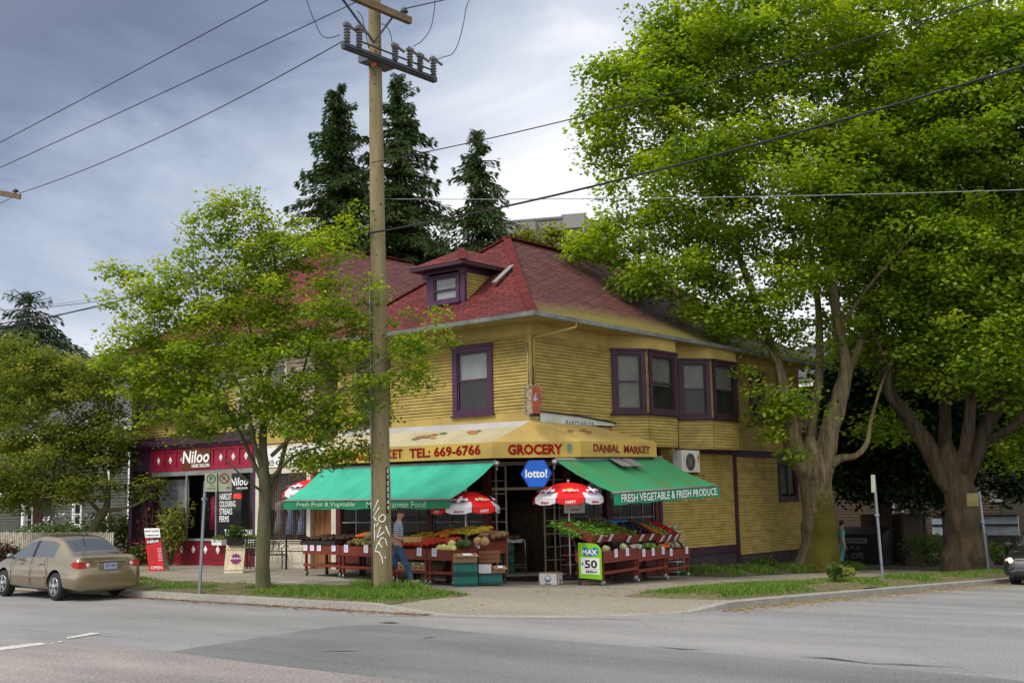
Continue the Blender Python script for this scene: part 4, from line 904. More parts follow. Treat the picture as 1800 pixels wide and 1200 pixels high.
# ------------------------------------------------------------------ umbrellas
umr = mat('red_umbrella_cloth', (.75, .012, .015), .55, .06, 3); umw = mat('white_umbrella_cloth', (.74, .72, .78), .6, .05, 3)
umb_p = mat('umbrella_brown_print', (.16, .03, .03), .6); umy = mat('umbrella_yellow_print', (.62, .5, .04), .6)
def umbrella(label, base, h, R_, rz=0, text=True):
    t = thing('parasol', label, 'parasol', base, rz, 'red and white advertising parasols'); zc = h; ze = h-.42; n = 8
    pr = [(0, zc), (.34, zc-.045), (.62, zc-.14), (.85, zc-.27), (1.0, zc-.40)]
    for col, mt, nm in ((0, umr, 'red_panels'), (1, umw, 'white_panels')):
        g = M(); g.smooth = False
        for k in range(n):
            red_top = True
            for i in range(4):
                isw = (k % 2 == 1) and i >= 3
                if isw != bool(col): continue
                m2 = 4
                for q in range(m2):
                    a0, a1 = 2*PI*(k+q/m2)/n, 2*PI*(k+(q+1)/m2)/n
                    def pt(rr, z, a, fr_): s_ = 1-.05*math.sin(PI*fr_)*rr; return (R_*rr*math.cos(a)*s_, R_*rr*math.sin(a)*s_, z)
                    (r0, z0_), (r1, z1_) = pr[i], pr[i+1]
                    if r0 == 0: g.poly([pt(r0, z0_, a0, 0), pt(r1, z1_, a0, q/m2), pt(r1, z1_, a1, (q+1)/m2)])
                    else: g.quad(pt(r0, z0_, a0, q/m2), pt(r1, z1_, a0, q/m2), pt(r1, z1_, a1, (q+1)/m2), pt(r0, z0_, a1, (q+1)/m2))
            if ((k % 2 == 1) == bool(col)):
                a0, a1 = 2*PI*(k+.02)/n, 2*PI*(k+.98)/n; zz = pr[4][1]
                for q in range(4):
                    b0_, b1_ = a0+(a1-a0)*q/4, a0+(a1-a0)*(q+1)/4
                    s0, s1 = 1-.05*math.sin(PI*q/4), 1-.05*math.sin(PI*(q+1)/4); d0, d1 = (.17 if 0 < q else .12), (.17 if q < 3 else .12)
                    g.quad((R_*s0*math.cos(b0_), R_*s0*math.sin(b0_), zz), (R_*1.01*s0*math.cos(b0_), R_*1.01*s0*math.sin(b0_), zz-d0), (R_*1.01*s1*math.cos(b1_), R_*1.01*s1*math.sin(b1_), zz-d1), (R_*s1*math.cos(b1_), R_*s1*math.sin(b1_), zz))
        g.build(nm, mt, t)
    g = M(); g.tube([(0, 0, 0), (0, 0, h+.01)], .02, 8); g.ball((0, 0, h+.03), .035, 8, 6); g.build('pole', MA['white'], t)
    g = M()
    for k in range(n): a = 2*PI*k/n; g.tube([(0, 0, zc-.05), (R_*.6*math.cos(a), R_*.6*math.sin(a), zc-.17), (R_*.98*math.cos(a), R_*.98*math.sin(a), zc-.41)], .006, 4, False)
    g.build('ribs', MA['metal'], t)
    g = M(); g.lathe((0, 0, 0), [(.2, -.02), (.22, .02), (.2, .06), (.05, .08)], 14); g.build('stand', MA['black'], t)
    for k in range(n):
        a = 2*PI*(k+.5)/n; rd = Vector((math.cos(a), math.sin(a), 0)); tn = Vector((-math.sin(a), math.cos(a), 0)); rr = R_*.955
        g = M(); o_ = rd*(rr+.012)+VZ*(ze-.12); 
        letter(g, 'share' if k % 2 else 'HAPPY', o_-tn*.13, tn, VZ, .26, .075, .03); g.build('lettering', MA['red'] if k % 2 else MA['textwhite'], t)
        sl_ = (rd*(R_*.38)-VZ*.26).normalized(); b_ = rd*(R_*.86)+VZ*(zc-.27); up_ = -sl_; nn = tn.cross(up_)*1; nn = nn if nn.dot(rd) > 0 else -nn
        if k % 2 == 0:
            g = M(); letter(g, 'Breyers', b_-tn*.2+nn*.03+up_*(-.02), tn, up_, .4, .13, .015, .2); g.build('brand_lettering', MA['textwhite'], t)
            g = M(); g.poly([b_+up_*.1+nn*.026+tn*(.09*math.cos(q))+up_*(.045*math.sin(q)) for q in [i*PI/5 for i in range(10)]]); g.build('yellow_leaf_print', umy, t)
        else:
            g = M()
            for s_ in (-1, 1): g.poly([b_+nn*.045+tn*(s_*.11+.075*math.cos(q))+up_*(-.03+.05*math.sin(q)) for q in [i*PI/4 for i in range(8)]])
            g.build('brown_print', umb_p, t)
            g = M(); g.poly([b_+nn*.03+tn*x+up_*y for x, y in ((-.24, .01), (-.16, .10), (-.05, .07), (0, .2), (.06, .2), (.08, .09), (.2, .12), (.24, .02), (.1, -.05), (-.1, -.05))]); g.build('white_splash_print', umw, t)
    return t
ub = dep(1003, 1012, 30.3); umbrella('open red and white parasol in front of the shop door beside the big jackpot sign', (ub.x, ub.y, .08), 2.42, .93, math.radians(-163))
ub2 = dep(820, 1010, 30.6); umbrella('open red and white parasol tucked under the right end of the bright green awning', (ub2.x, ub2.y, .06), 2.26, .90, math.radians(-218))
ub3 = dep(552, 1010, 36.4); umbrella('red and white parasol half hidden behind the left end of the bright green awning', (ub3.x, ub3.y, .10), 2.74, .98, math.radians(-150))
# ------------------------------------------------------------------ produce stands
wd = mat('brick_red_stained_wood', (.21, .035, .018), .55, .2, 4, .1, stretch=(1, 1, 4), col2=(.12, .02, .012))
wdk = mat('dark_stained_wood', (.075, .018, .012), .6, .2, 4)
rub = mat('caster_rubber', (.06, .06, .06), .5)
def price_cards(parent, pts, U, N, tilt=0, s_=.175):
    for u in pts:
        g = M(); o = u; up_ = (VZ*math.cos(tilt)-N*math.sin(tilt)).normalized(); nn = U.cross(up_); nn = nn if nn.dot(N) > 0 else -nn
        a_ = random.uniform(-.06, .06); U2 = (U*math.cos(a_)+up_*math.sin(a_)); up2 = (up_*math.cos(a_)-U*math.sin(a_))
        w_, h_ = s_, s_*1.12; g.prism([o-U2*w_/2, o+U2*w_/2, o+U2*w_/2+up2*h_, o-U2*w_/2+up2*h_], nn*.004); c_ = g.build('price_card', MA['paper'], parent)
        g = M()
        for r_, ww in ((.82, .7), (.7, .5), (.5, .75), (.36, .6), (.22, .55)):
            x = -w_*ww/2+random.uniform(-.01, .01); n_ = 4; p0 = o+up2*(h_*r_)+nn*.0065
            for i in range(n_): a0 = x+w_*ww*i/n_; g.quad(p0+U2*a0, p0+U2*(a0+w_*ww/n_*.75), p0+U2*(a0+w_*ww/n_*.75)+up2*(h_*.05), p0+U2*a0+up2*(h_*.05))
        g.build('print', MA['ink'], c_)
def stand(label, loc, rz, L, D_, ztop=.82, bh=.26, tier=False, cards=(), cards2=(), dark=False, sides=True, lbl2=None):
    """local: u along x (0..L) as seen from the front, depth +y away from the street"""
    t = thing('produce_stand', label, 'market stand', loc, rz, 'wheeled red wooden produce stands'); b = wd
    g = M(); g.box((0, 0, ztop-bh), (L, .025, ztop)); g.box((0, D_-.025, ztop-bh+.05), (L, D_, ztop+.06)); g.box((0, .0255, ztop-bh), (.025, D_-.0255, ztop)); g.box((L-.025, .0255, ztop-bh), (L, D_-.0255, ztop)); g.box((.026, .026, ztop-.14), (L-.026, D_-.026, ztop-.12)); g.build('bin', b, t)
    g = M(); g.box((-.002, -.012, ztop-bh-.001), (L+.002, -.001, ztop-bh+.05)); g.build('front_rail', wd, t)
    for x in (.03, L-.09):
        for y in (.03, D_-.09):
            g = M(); g.box((x, y, .12), (x+.06, y+.06, ztop-bh)); g.build('leg', wdk if y > .1 else wd, t)
            g = M(); g.lathe((x+.045, y+.03, .06), [(.02, -.02), (.06, -.018), (.06, .018), (.02, .02)], 12, (1, .2, 0)); g.box((x+.012, y+.01, .06), (x+.02, y+.05, .12)); g.build('caster', MA['metal'] if y < .1 else rub, t)
    g = M(); g.box((.0, .0, .26), (L, .03, .33)); g.box((0, D_-.03, .26), (L, D_, .33)); g.box((.02, .031, .28), (L-.02, D_-.031, .30)); g.build('lower_shelf', wd, t)
    price_cards(t, [Vector((L*u, -.013, ztop-.16)) for u in cards], VX, -VY)
    if tier:
        g = M(); z0 = ztop+.22; y0, y1 = D_*.42, D_+.35
        A, B_ = Vector((0, y0, z0)), Vector((0, y1, z0+.34)); d = (B_-A).normalized(); up_ = VX.cross(d)
        def box2(x0, x1, s0, s1, h0, h1): P = [A+VX*x+d*s_+up_*h for x, s_, h in ((x0, s0, h0), (x1, s0, h0), (x1, s1, h0), (x0, s1, h0))]; g.prism(P, up_*(h1-h0))
        Ls = (B_-A).length; box2(0, L, 0, .02, -.02, .18); box2(0, L, Ls-.02, Ls, -.02, .18); box2(0, .02, .021, Ls-.021, -.02, .18); box2(L-.02, L, .021, Ls-.021, -.02, .18); box2(.021, L-.021, .021, Ls-.021, -.02, 0)
        g.build('upper_bin', wd, t)
        g = M()
        for x in (.02, L-.06): g.beam((x, .12, ztop-.05), (x, y0+.05, z0+.03), .035, .05); g.beam((x, D_-.05, ztop), (x, D_+.1, z0+.25), .04, .05)
        g.build('tier_post', wdk, t)
        price_cards(t, [A+VX*(L*u)-d*.004-up_*(-.0) for u in cards2], VX, -VY, -.55)
    return t
def mats_tone(nm, c1, c2, c3, tr=.15): return leafmat(nm, c1, c2, c3, tr, 1.2)
PM = dict(tomato=mats_tone('tomato_skin', (.20, .008, .005), (.36, .02, .009), (.48, .05, .015)), orange=mats_tone('orange_skin', (.36, .09, .008), (.55, .17, .012), (.62, .30, .025)),
          banana=mats_tone('yellow_skin', (.24, .14, .012), (.38, .26, .02), (.48, .38, .06)), dark=mats_tone('dark_produce', (.02, .012, .01), (.05, .02, .015), (.09, .05, .02)),
          brown=mats_tone('brown_roots', (.10, .05, .02), (.20, .11, .045), (.30, .20, .09)), aub=mats_tone('aubergine_skin', (.006, .004, .012), (.015, .007, .022), (.05, .03, .06)),
          lime=mats_tone('green_fruit', (.05, .13, .012), (.12, .24, .03), (.25, .38, .06)), carrot=mats_tone('carrot_skin', (.55, .08, .012), (.68, .13, .02), (.7, .2, .03)),
          apple=mats_tone('red_pepper_skin', (.28, .006, .006), (.50, .012, .010), (.55, .04, .02)), mix=mats_tone('mixed_fruit', (.30, .02, .01), (.5, .3, .03), (.3, .4, .06)), bag=mats_tone('pale_bags', (.25, .24, .20), (.45, .43, .38), (.6, .58, .52)))
GL = leafmat('salad_leaves', (.035, .085, .010), (.10, .22, .025), (.30, .48, .09), .35, 1.4)
PC = []
def heap(name, label, T_, x0, x1, y0, y1, zfn, r, mt, n=None, sq=(1, 1, 1)):
    """many small fruits heaped in a tray: T_ = the stand's matrix"""
    V, F, tn = [], [], []
    A = (x1-x0)*(y1-y0); n = n or int(A/(r*r*2.6))+6
    bm = M(); bm.ball((0, 0, 0), 1, 8, 5); bv = np.array(bm.v); 
    tri = []
    for f in bm.f: tri.append((f[0], f[1], f[2])); 
    for f in bm.f:
        if len(f) == 4: tri.append((f[0], f[2], f[3]))
    tri = np.array(tri)
    for i in range(n):
        x, y = random.uniform(x0+r, x1-r), random.uniform(y0+r, y1-r); e = min(x-x0, x1-x, y-y0, y1-y)
        z = zfn(x, y)+min(.06, e*.6)+random.uniform(0, .03); k = r*random.uniform(.85, 1.15)
        R3 = Matrix.Rotation(random.uniform(0, PI), 3, 'Z') @ Matrix.Rotation(random.uniform(-.4, .4), 3, 'X')
        p = bv*np.array(sq)*k; p = p @ np.array(R3).T+np.array((x, y, z)); V.append(p); F.append(tri+len(bv)*i); tn.append(np.full(len(tri), min(1, max(0, random.gauss(.5, .25)))))
    V = np.concatenate(V); F = np.concatenate(F); Tm = np.array(T_); V = V @ Tm[:3, :3].T+Tm[:3, 3]
    o = tonemesh(name, V, F, np.concatenate(tn), mt); o.data.polygons.foreach_set('use_smooth', [True]*len(F))
    return tag(o, label, 'produce', kind='stuff')
def greens(name, label, T_, x0, x1, y0, y1, zfn, n, s_=.11, up=.12, mt=None, cat='vegetables'):
    V = np.zeros((n, 4, 3)); 
    for i in range(n):
        x, y = random.uniform(x0, x1), random.uniform(y0, y1); z = zfn(x, y)+abs(random.gauss(0, up*.5)); a = random.uniform(0, 2*PI); el = random.uniform(-.3, 1.1)
        d = Vector((math.cos(a)*math.cos(el), math.sin(a)*math.cos(el), math.sin(el))); w_ = d.cross(Vector((random.uniform(-1, 1), random.uniform(-1, 1), 1))).normalized(); k = s_*random.uniform(.5, 1.3); p = Vector((x, y, z))
        V[i] = [p, p+d*k*.55+w_*k*.32, p+d*k+VZ*(-.25*k), p+d*k*.55-w_*k*.32]
    Tm = np.array(T_); V = V.reshape(-1, 3) @ Tm[:3, :3].T+Tm[:3, 3]
    o = tonemesh(name, V, np.arange(4*n).reshape(n, 4), np.clip(rng.normal(.5, .28, n), 0, 1), mt or GL); return tag(o, label, cat, kind='stuff')
def TM(t): bpy.context.view_layer.update(); return t.matrix_world.copy()
random.seed(21)
# left row: along the facade, front edge from pA to pB
pA, pB = ground(533, 1012), ground(797, 1030); dv = (pB-pA); dv.z = 0; Lrow = dv.length; dv.normalize(); rzL = math.atan2(dv.y, dv.x)
Ls = [('produce stand of dark nuts and dates at the far left of the row', .0, .27, (.07, .26, .45, .85)), ('long produce stand of root vegetables beside the utility pole', .275, .36, (.12, .5, .86)), ('produce stand of tomatoes behind the walking man', .64, .2, (.18, .8)), ('produce stand with honeydew melons at the right end of the row', .845, .155, (.3,))]
LT = []
for lb, f0, fw_, cards in Ls:
    p = pA+dv*(Lrow*f0); t = stand(lb, (p.x, p.y, walkz(p.x, p.y)), rzL, Lrow*fw_, .8, .84, .25, cards=cards); LT.append((t, Lrow*fw_))
tA, tB, tC, tD = [q[0] for q in LT]; wA, wB, wC, wD = [q[1] for q in LT]
zf = lambda x, y: .80+.22*y
g = M(); g.box((-.1, -.03, .84), (wA*.9, .0, .95)); g.box((-.1, 0, .84), (-.07, .9, .98)); g.box((-.07, .87, .86), (wA*.9, .9, 1.05)); g.box((-.07, 0, .845), (wA*.9, .87, .86))
o = g.build('black_tray', MA['black']); o.matrix_world = TM(tA); tag(o, 'long black tray of dates on the far left stand', 'tray')
heap('dates_heap', 'dark brown dates heaped in the long black tray', TM(tA), 0, wA, .02, .85, lambda x, y: .93+.08*y, .035, PM['dark'])
heap('carrot_heap', 'orange carrots heaped beside the burlap sack', TM(tB), .05, wB*.35, .4, .9, lambda x, y: 1.0+.1*y, .03, PM['carrot'], 90, (2.2, 1, 1))
heap('root_heap', 'brown root vegetables heaped on the long stand', TM(tB), .03, wB*.98, .04, .78, zf, .06, PM['brown'])
greens('herb_bunches', 'dark herb bunches on the long root vegetable stand', TM(tB), .1, wB*.75, .05, .5, lambda x, y: .88+.1*y, 260, .1, .06)
g = M(); g.ball((0, 0, 0), .3, 14, 10, (1.3, .75, .55), .12); o = g.build('burlap_sack', mat('burlap', (.26, .17, .07), .9, .25, 9, .4)); o.location = TM(tB) @ Vector((wB*.33, .6, 1.05)); tag(o, 'brown burlap sack lying open on the root vegetable stand', 'sack')
heap('tomato_heap', 'bright red tomatoes heaped behind the walking man', TM(tC), .03, wC-.03, .04, .78, lambda x, y: .86+.18*y, .04, PM['tomato'])
heap('tomato_heap', 'red tomatoes on the stand left of the honeydew melons', TM(tD), .02, wD*.42, .25, .9, lambda x, y: .92+.12*y, .04, PM['tomato'])
hm = mat('honeydew_rind', (.60, .58, .20), .5, .15, 3)
gm = mat('green_melon_rind', (.06, .12, .03), .5, .3, 9); cm_ = mat('netted_cantaloupe_rind', (.42, .27, .12), .7, .2, 25)
mel = [(.52, .10, .87, .10, hm, 'pale honeydew melon, leftmost of the melons in front'), (.72, .10, .88, .105, hm, 'honeydew melon, second from the left in the front melon row'), (.95, .12, .87, .10, hm, 'yellow honeydew melon in the middle of the front melon row'), (1.15, .12, .87, .10, hm, 'honeydew melon beside the dark green melons'), (.82, .3, .98, .1, hm, 'honeydew melon lying on top of the front melon row')]
for i, (x, y, z, r, m_, lb) in enumerate(mel):
    g = M(); g.ball((0, 0, 0), r, 14, 10, (1, 1, .9)); g.tube([(0, 0, r*.85), (.01, .01, r*.98)], .008, 5); o = g.build('honeydew_melon', m_); o.location = TM(tD) @ Vector((x*wD/1.15*.85, y, z)); tag(o, lb, 'melon', 'honeydew melons on the stand')
# second tier against the window: bananas, oranges, melons
p = pA+dv*(Lrow*.66)+Vector((dv.y, -dv.x, 0))*-1.0
st2 = stand('tall back stand of bananas and oranges against the shop window', (p.x, p.y, walkz(p.x, p.y)), rzL, Lrow*.36, .7, 1.02, .3, cards=(.62, .86))
for mm in (): pass
w2 = Lrow*.36
heap('banana_heap', 'yellow bananas heaped along the shop window', TM(st2), w2*.3, w2*.8, .1, .68, lambda x, y: 1.1+.30*y, .045, PM['banana'], 110, (2.4, 1, .9))
heap('citrus_heap', 'oranges heaped at the back beside the bananas', TM(st2), .03, w2*.32, .1, .68, lambda x, y: 1.05+.3*y, .045, PM['orange'])
heap('grapefruit_heap', 'pale grapefruit and melons at the right end of the back stand', TM(st2), w2*.78, w2*1.1, .05, .66, lambda x, y: 1.06+.15*y, .07, PM['brown'], 40)
heap('red_fruit_heap', 'small red fruit at the back behind the tomatoes', TM(st2), -w2*.5, 0, .1, .68, lambda x, y: .98+.25*y, .045, PM['mix'])
for i, (x, lb) in enumerate(((-.05, 'cantaloupe melon behind the parasol pole'), (.14, 'cantaloupe melon, rightmost of the pair behind the parasol pole'))):
    g = M(); g.ball((0, 0, 0), .11, 14, 10); g.tube([(0, 0, .1), (.01, 0, .12)], .01, 5); o = g.build('cantaloupe_melon', cm_); o.location = TM(tD) @ Vector((wD+.35+x*1.3, .55, 1.03)); tag(o, lb, 'melon', 'cantaloupe melons by the parasol pole')
for i, (x, lb) in enumerate(((.0, 'dark green melon left of the parasol pole'), (.2, 'dark green melon right beside the parasol pole'))):
    g = M(); g.ball((0, 0, 0), .11, 14, 10); g.tube([(0, 0, .1), (.01, 0, .12)], .01, 5); o = g.build('green_melon', gm); o.location = TM(tD) @ Vector((wD*.9+x*1.1, .35, .98)); tag(o, lb, 'melon', 'dark green melons by the parasol pole')
# brown carton row on the lower shelf of the tomato stand
ct = mat('kraft_cardboard', (.34, .20, .10), .8, .12, 4, .05); ctg = mat('green_printed_cardboard', (.10, .20, .05), .7, .1); ctw = mat('white_printed_cardboard', (.62, .60, .60), .7, .08)
for i in range(2):
    g = M(); x = .05+.56*i; g.box((x, .04, .30), (x+.53, .6, .52)); 
    nm = g.build('fruit_carton', ct); nm.matrix_world = TM(tC); tag(nm, ('left' if not i else 'right')+' brown fruit carton on the shelf under the tomatoes', 'carton', 'fruit cartons under the tomato stand')
    g = M(); g.box((x-.002, .036, .45), (x+.532, .604, .523)); g.build('green_lid', ctg, nm)
    g = M()
    for k in (.12, .32): g.box((x+k, .034, .37), (x+k+.09, .04, .40))
    g.build('hand_hole', MA['black'], nm)
    g = M()
    for k in (.05, .40): g.box((x+k, .032, .47), (x+k+.06, .036, .50))
    g.build('white_mark', MA['white'], nm)
# plastic crates
cr_l = mat('pale_teal_crate_plastic', (.035, .27, .22), .4, .12, 6)
cr_m = mat('teal_crate_plastic', (.006, .07, .06), .45, .12, 6)
def crate(name, label, loc, rz, w_=.56, d_=.40, h=.27, m_=None, grp='teal plastic crates by the melon stand'):
    t = thing(name, label, 'crate', loc, rz, grp); m_ = m_ or cr_m
    g = M(); g.box((0, 0, 0), (w_, d_, .015)); 
    for z0, z1 in ((.016, .05), (h-.045, h)): g.box((0, 0, z0), (w_, .014, z1)); g.box((0, d_-.014, z0), (w_, d_, z1)); g.box((0, .0141, z0), (.014, d_-.0141, z1)); g.box((w_-.014, .0141, z0), (w_, d_-.0141, z1))
    g.box((-.008, -.008, h-.02), (w_+.008, -.0005, h)); g.box((.0141, .03, .02), (w_-.0141, .035, h-.05)); g.build('tub', m_, t)
    g = M(); n_ = 11
    for i in range(n_): x = w_*i/(n_-1); g.box((max(0, x-.009), .0005, .05), (min(w_, x+.009), .012, h-.045)); g.box((max(0, x-.009), d_-.012, .05), (min(w_, x+.009), d_, h-.045))
    for z in (.09, .13, .17): g.box((.01, .002, z), (w_-.01, .010, z+.012)); g.box((.002, .02, z), (.010, d_-.02, z+.012)); g.box((w_-.01, .02, z), (w_-.002, d_-.02, z+.012))
    for i in range(7): y = .02+d_*i/6.5; g.box((.0005, y, .05), (.012, y+.018, h-.045)); g.box((w_-.012, y, .05), (w_, y+.018, h-.045))
    g.build('lattice', cr_l, t); return t
c0 = ground(797, 1031); c1 = ground(842, 1030); rzc = math.atan2(RH.y, RH.x)+.0
zc = walkz(c0.x, c0.y)
crate('plastic_crate', 'bottom teal crate of the left stack beside the melon stand', (c0.x, c0.y, zc), rzc); crate('plastic_crate', 'upper teal crate of the left stack beside the melon stand', (c0.x, c0.y, zc+.28), rzc)
crate('plastic_crate', 'single teal crate under the white carton', (c1.x, c1.y, zc), rzc, .55)
c2 = ground(872, 1018); crate('plastic_crate', 'bottom teal crate behind, under the tray of mushrooms', (c2.x, c2.y, zc), rzc, .5); crate('plastic_crate', 'middle teal crate behind, under the tray of mushrooms', (c2.x, c2.y, zc+.28), rzc, .5); crate('plastic_crate', 'top teal crate behind, under the tray of mushrooms', (c2.x, c2.y, zc+.56), rzc, .5)
def carton(label, loc, rz, w_, d_, h, m_, grp=None, flap=True, cards=0, name='carton'):
    t = thing(name, label, 'carton', loc, rz, grp)
    g = M(); g.box((0, 0, 0), (w_, .008, h)); g.box((0, d_-.008, 0), (w_, d_, h)); g.box((0, .0081, 0), (.008, d_-.0081, h)); g.box((w_-.008, .0081, 0), (w_, d_-.0081, h)); g.box((.0081, .0081, 0), (w_-.0081, d_-.0081, h*.7)); g.build('box', m_, t)
    if flap:
        g = M(); g.prism([(w_*.05, -.001, h), (w_, -.001, h), (w_+.06, -.17, h-.06), (w_*.2, -.17, h-.06)], (0, 0, .006)); g.build('flap', m_, t)
        if cards: g = M(); g.prism([(w_*.38, -.03, h+.006), (w_*.75, -.03, h+.006), (w_*.85, -.15, h-.035), (w_*.45, -.15, h-.035)], (0, -.002, .006)); g.build('price_card', MA['paper'], t)
    return t
carton('open brown carton with a price card on the left crate stack', (c0.x, c0.y, zc+.552), rzc, .56, .4, .2, ct, cards=1)
q = Vector((c1.x, c1.y, 0))-FH*.02
carton('white carton standing on the single teal crate', (q.x, q.y, zc+.275), rzc, .30, .38, .2, ctw, flap=False)
q2 = q+RH*.33; carton('open carton with a folded flap and price card beside the white carton', (q2.x, q2.y, zc+.275), rzc, .3, .35, .16, ct, cards=1)
q3 = q+FH*.3; 
for i in range(3): carton(('bottom', 'middle', 'top')[i]+' shallow brown carton in the stack behind the white carton', (q3.x+.0, q3.y, zc+.50+.1*i), rzc, .5, .36, .09, mat('brown_carton_%s' % 'abc'[i], (.22, .09, .04), .8), 'shallow brown cartons stacked behind the crates', False)
c2v = Vector((c2.x, c2.y, zc+.84)); t = thing('produce_tray', 'white foam tray of mushrooms on the teal crate stack', 'tray', c2v-RH*.12, rzc); g = M(); g.box((0, -.05, 0), (.85, .5, .09)); g.build('tray', MA['white'], t)
heap('mushroom_heap', 'brown mushrooms in the white foam tray', TM(t), .02, .8, -.03, .48, lambda x, y: .08, .035, PM['brown'])
q = ground(883, 1005)+FH*.1; g = M(); g.box((0, 0, 0), (.42, .35, .95)); g.box((-.02, -.02, .95), (.44, .37, 1.0)); g.box((.1, -.01, .3), (.32, 0, .6)); o = g.build('yellow_bin', mat('yellow_plastic', (.55, .30, .015), .5)); o.location = q; o.rotation_euler = (0, 0, rzc); tag(o, 'tall yellow plastic bin behind the hand trolley', 'bin')
# hand trolley
q = ground(897, 1019); t = thing('hand_trolley', 'small chrome platform trolley parked before the shop door', 'trolley', q, rzc)
g = M(); W_ = .42; g.tube([(0, 0, .14), (0, 0, 1.02), (.04, 0, 1.07), (W_-.04, 0, 1.07), (W_, 0, 1.02), (W_, 0, .14)], .014, 8); g.build('handle', MA['chrome'], t)
g = M()
for y in (0, -.3, .3): g.tube([(0, y, .16), (W_, y, .16)], .011, 6)
for x in (0, W_/3, W_*2/3, W_): g.tube([(x, -.32, .16), (x, .32, .16)], .01, 6)
for z in (.33, .40): g.tube([(0, 0, z), (W_, 0, z)], .01, 6); g.tube([(0, 0, z), (0, -.3, z)], .01, 6); g.tube([(W_, 0, z), (W_, -.3, z)], .01, 6)
g.build('platform', MA['metal'], t)
for x in (.02, W_-.02):
    for y in (-.28, .28): g = M(); g.lathe((x-.015, y, .06), [(.02, 0), (.06, .004), (.06, .026), (.02, .03)], 12, (1, 0, 0)); g.build('wheel', mat('pink_grey_wheel', (.28, .15, .14), .5) if y < 0 else rub, t)
# fruit carton on the ground before the door
q = ground(947, 1028); t = thing('fruit_carton', 'closed white printed fruit carton on the pavement before the door', 'carton', q, rzc-.45)
g = M(); g.box((0, 0, 0), (.5, .33, .30)); g.build('box', ct, t, .006)
g = M(); g.box((.025, -.003, .02), (.475, 0, .28)); g.box((.5, .03, .02), (.503, .30, .28)); g.build('white_print', ctw, t)
for o_, U_, N_ in (((.25, -.006, .16), VX, -VY), ((.506, .165, .16), VY, VX)):
    g = M(); o_ = Vector(o_); g.poly([o_+U_*(.09*math.cos(a))+VZ*(.085*math.sin(a)) for a in [i*PI/8 for i in range(16)]]); e = g.build('round_emblem', mat('teal_emblem', (.03, .17, .22), .6), t)
    g = M(); g.poly([o_+N_*.002+U_*(.075*math.cos(a))+VZ*(.03+.03*math.sin(a)) for a in [i*PI/6 for i in range(12)]]); g.box(tuple(o_+N_*.002-U_*.07-VZ*.03), tuple(o_+N_*.003+U_*.07-VZ*.01)); g.build('emblem_band', MA['white'], e)
    g = M(); letter(g, 'Bananas', o_-U_*.08-VZ*.135+N_*.001, U_, VZ, .16, .035, .03); g.build('print', MA['black'], t)
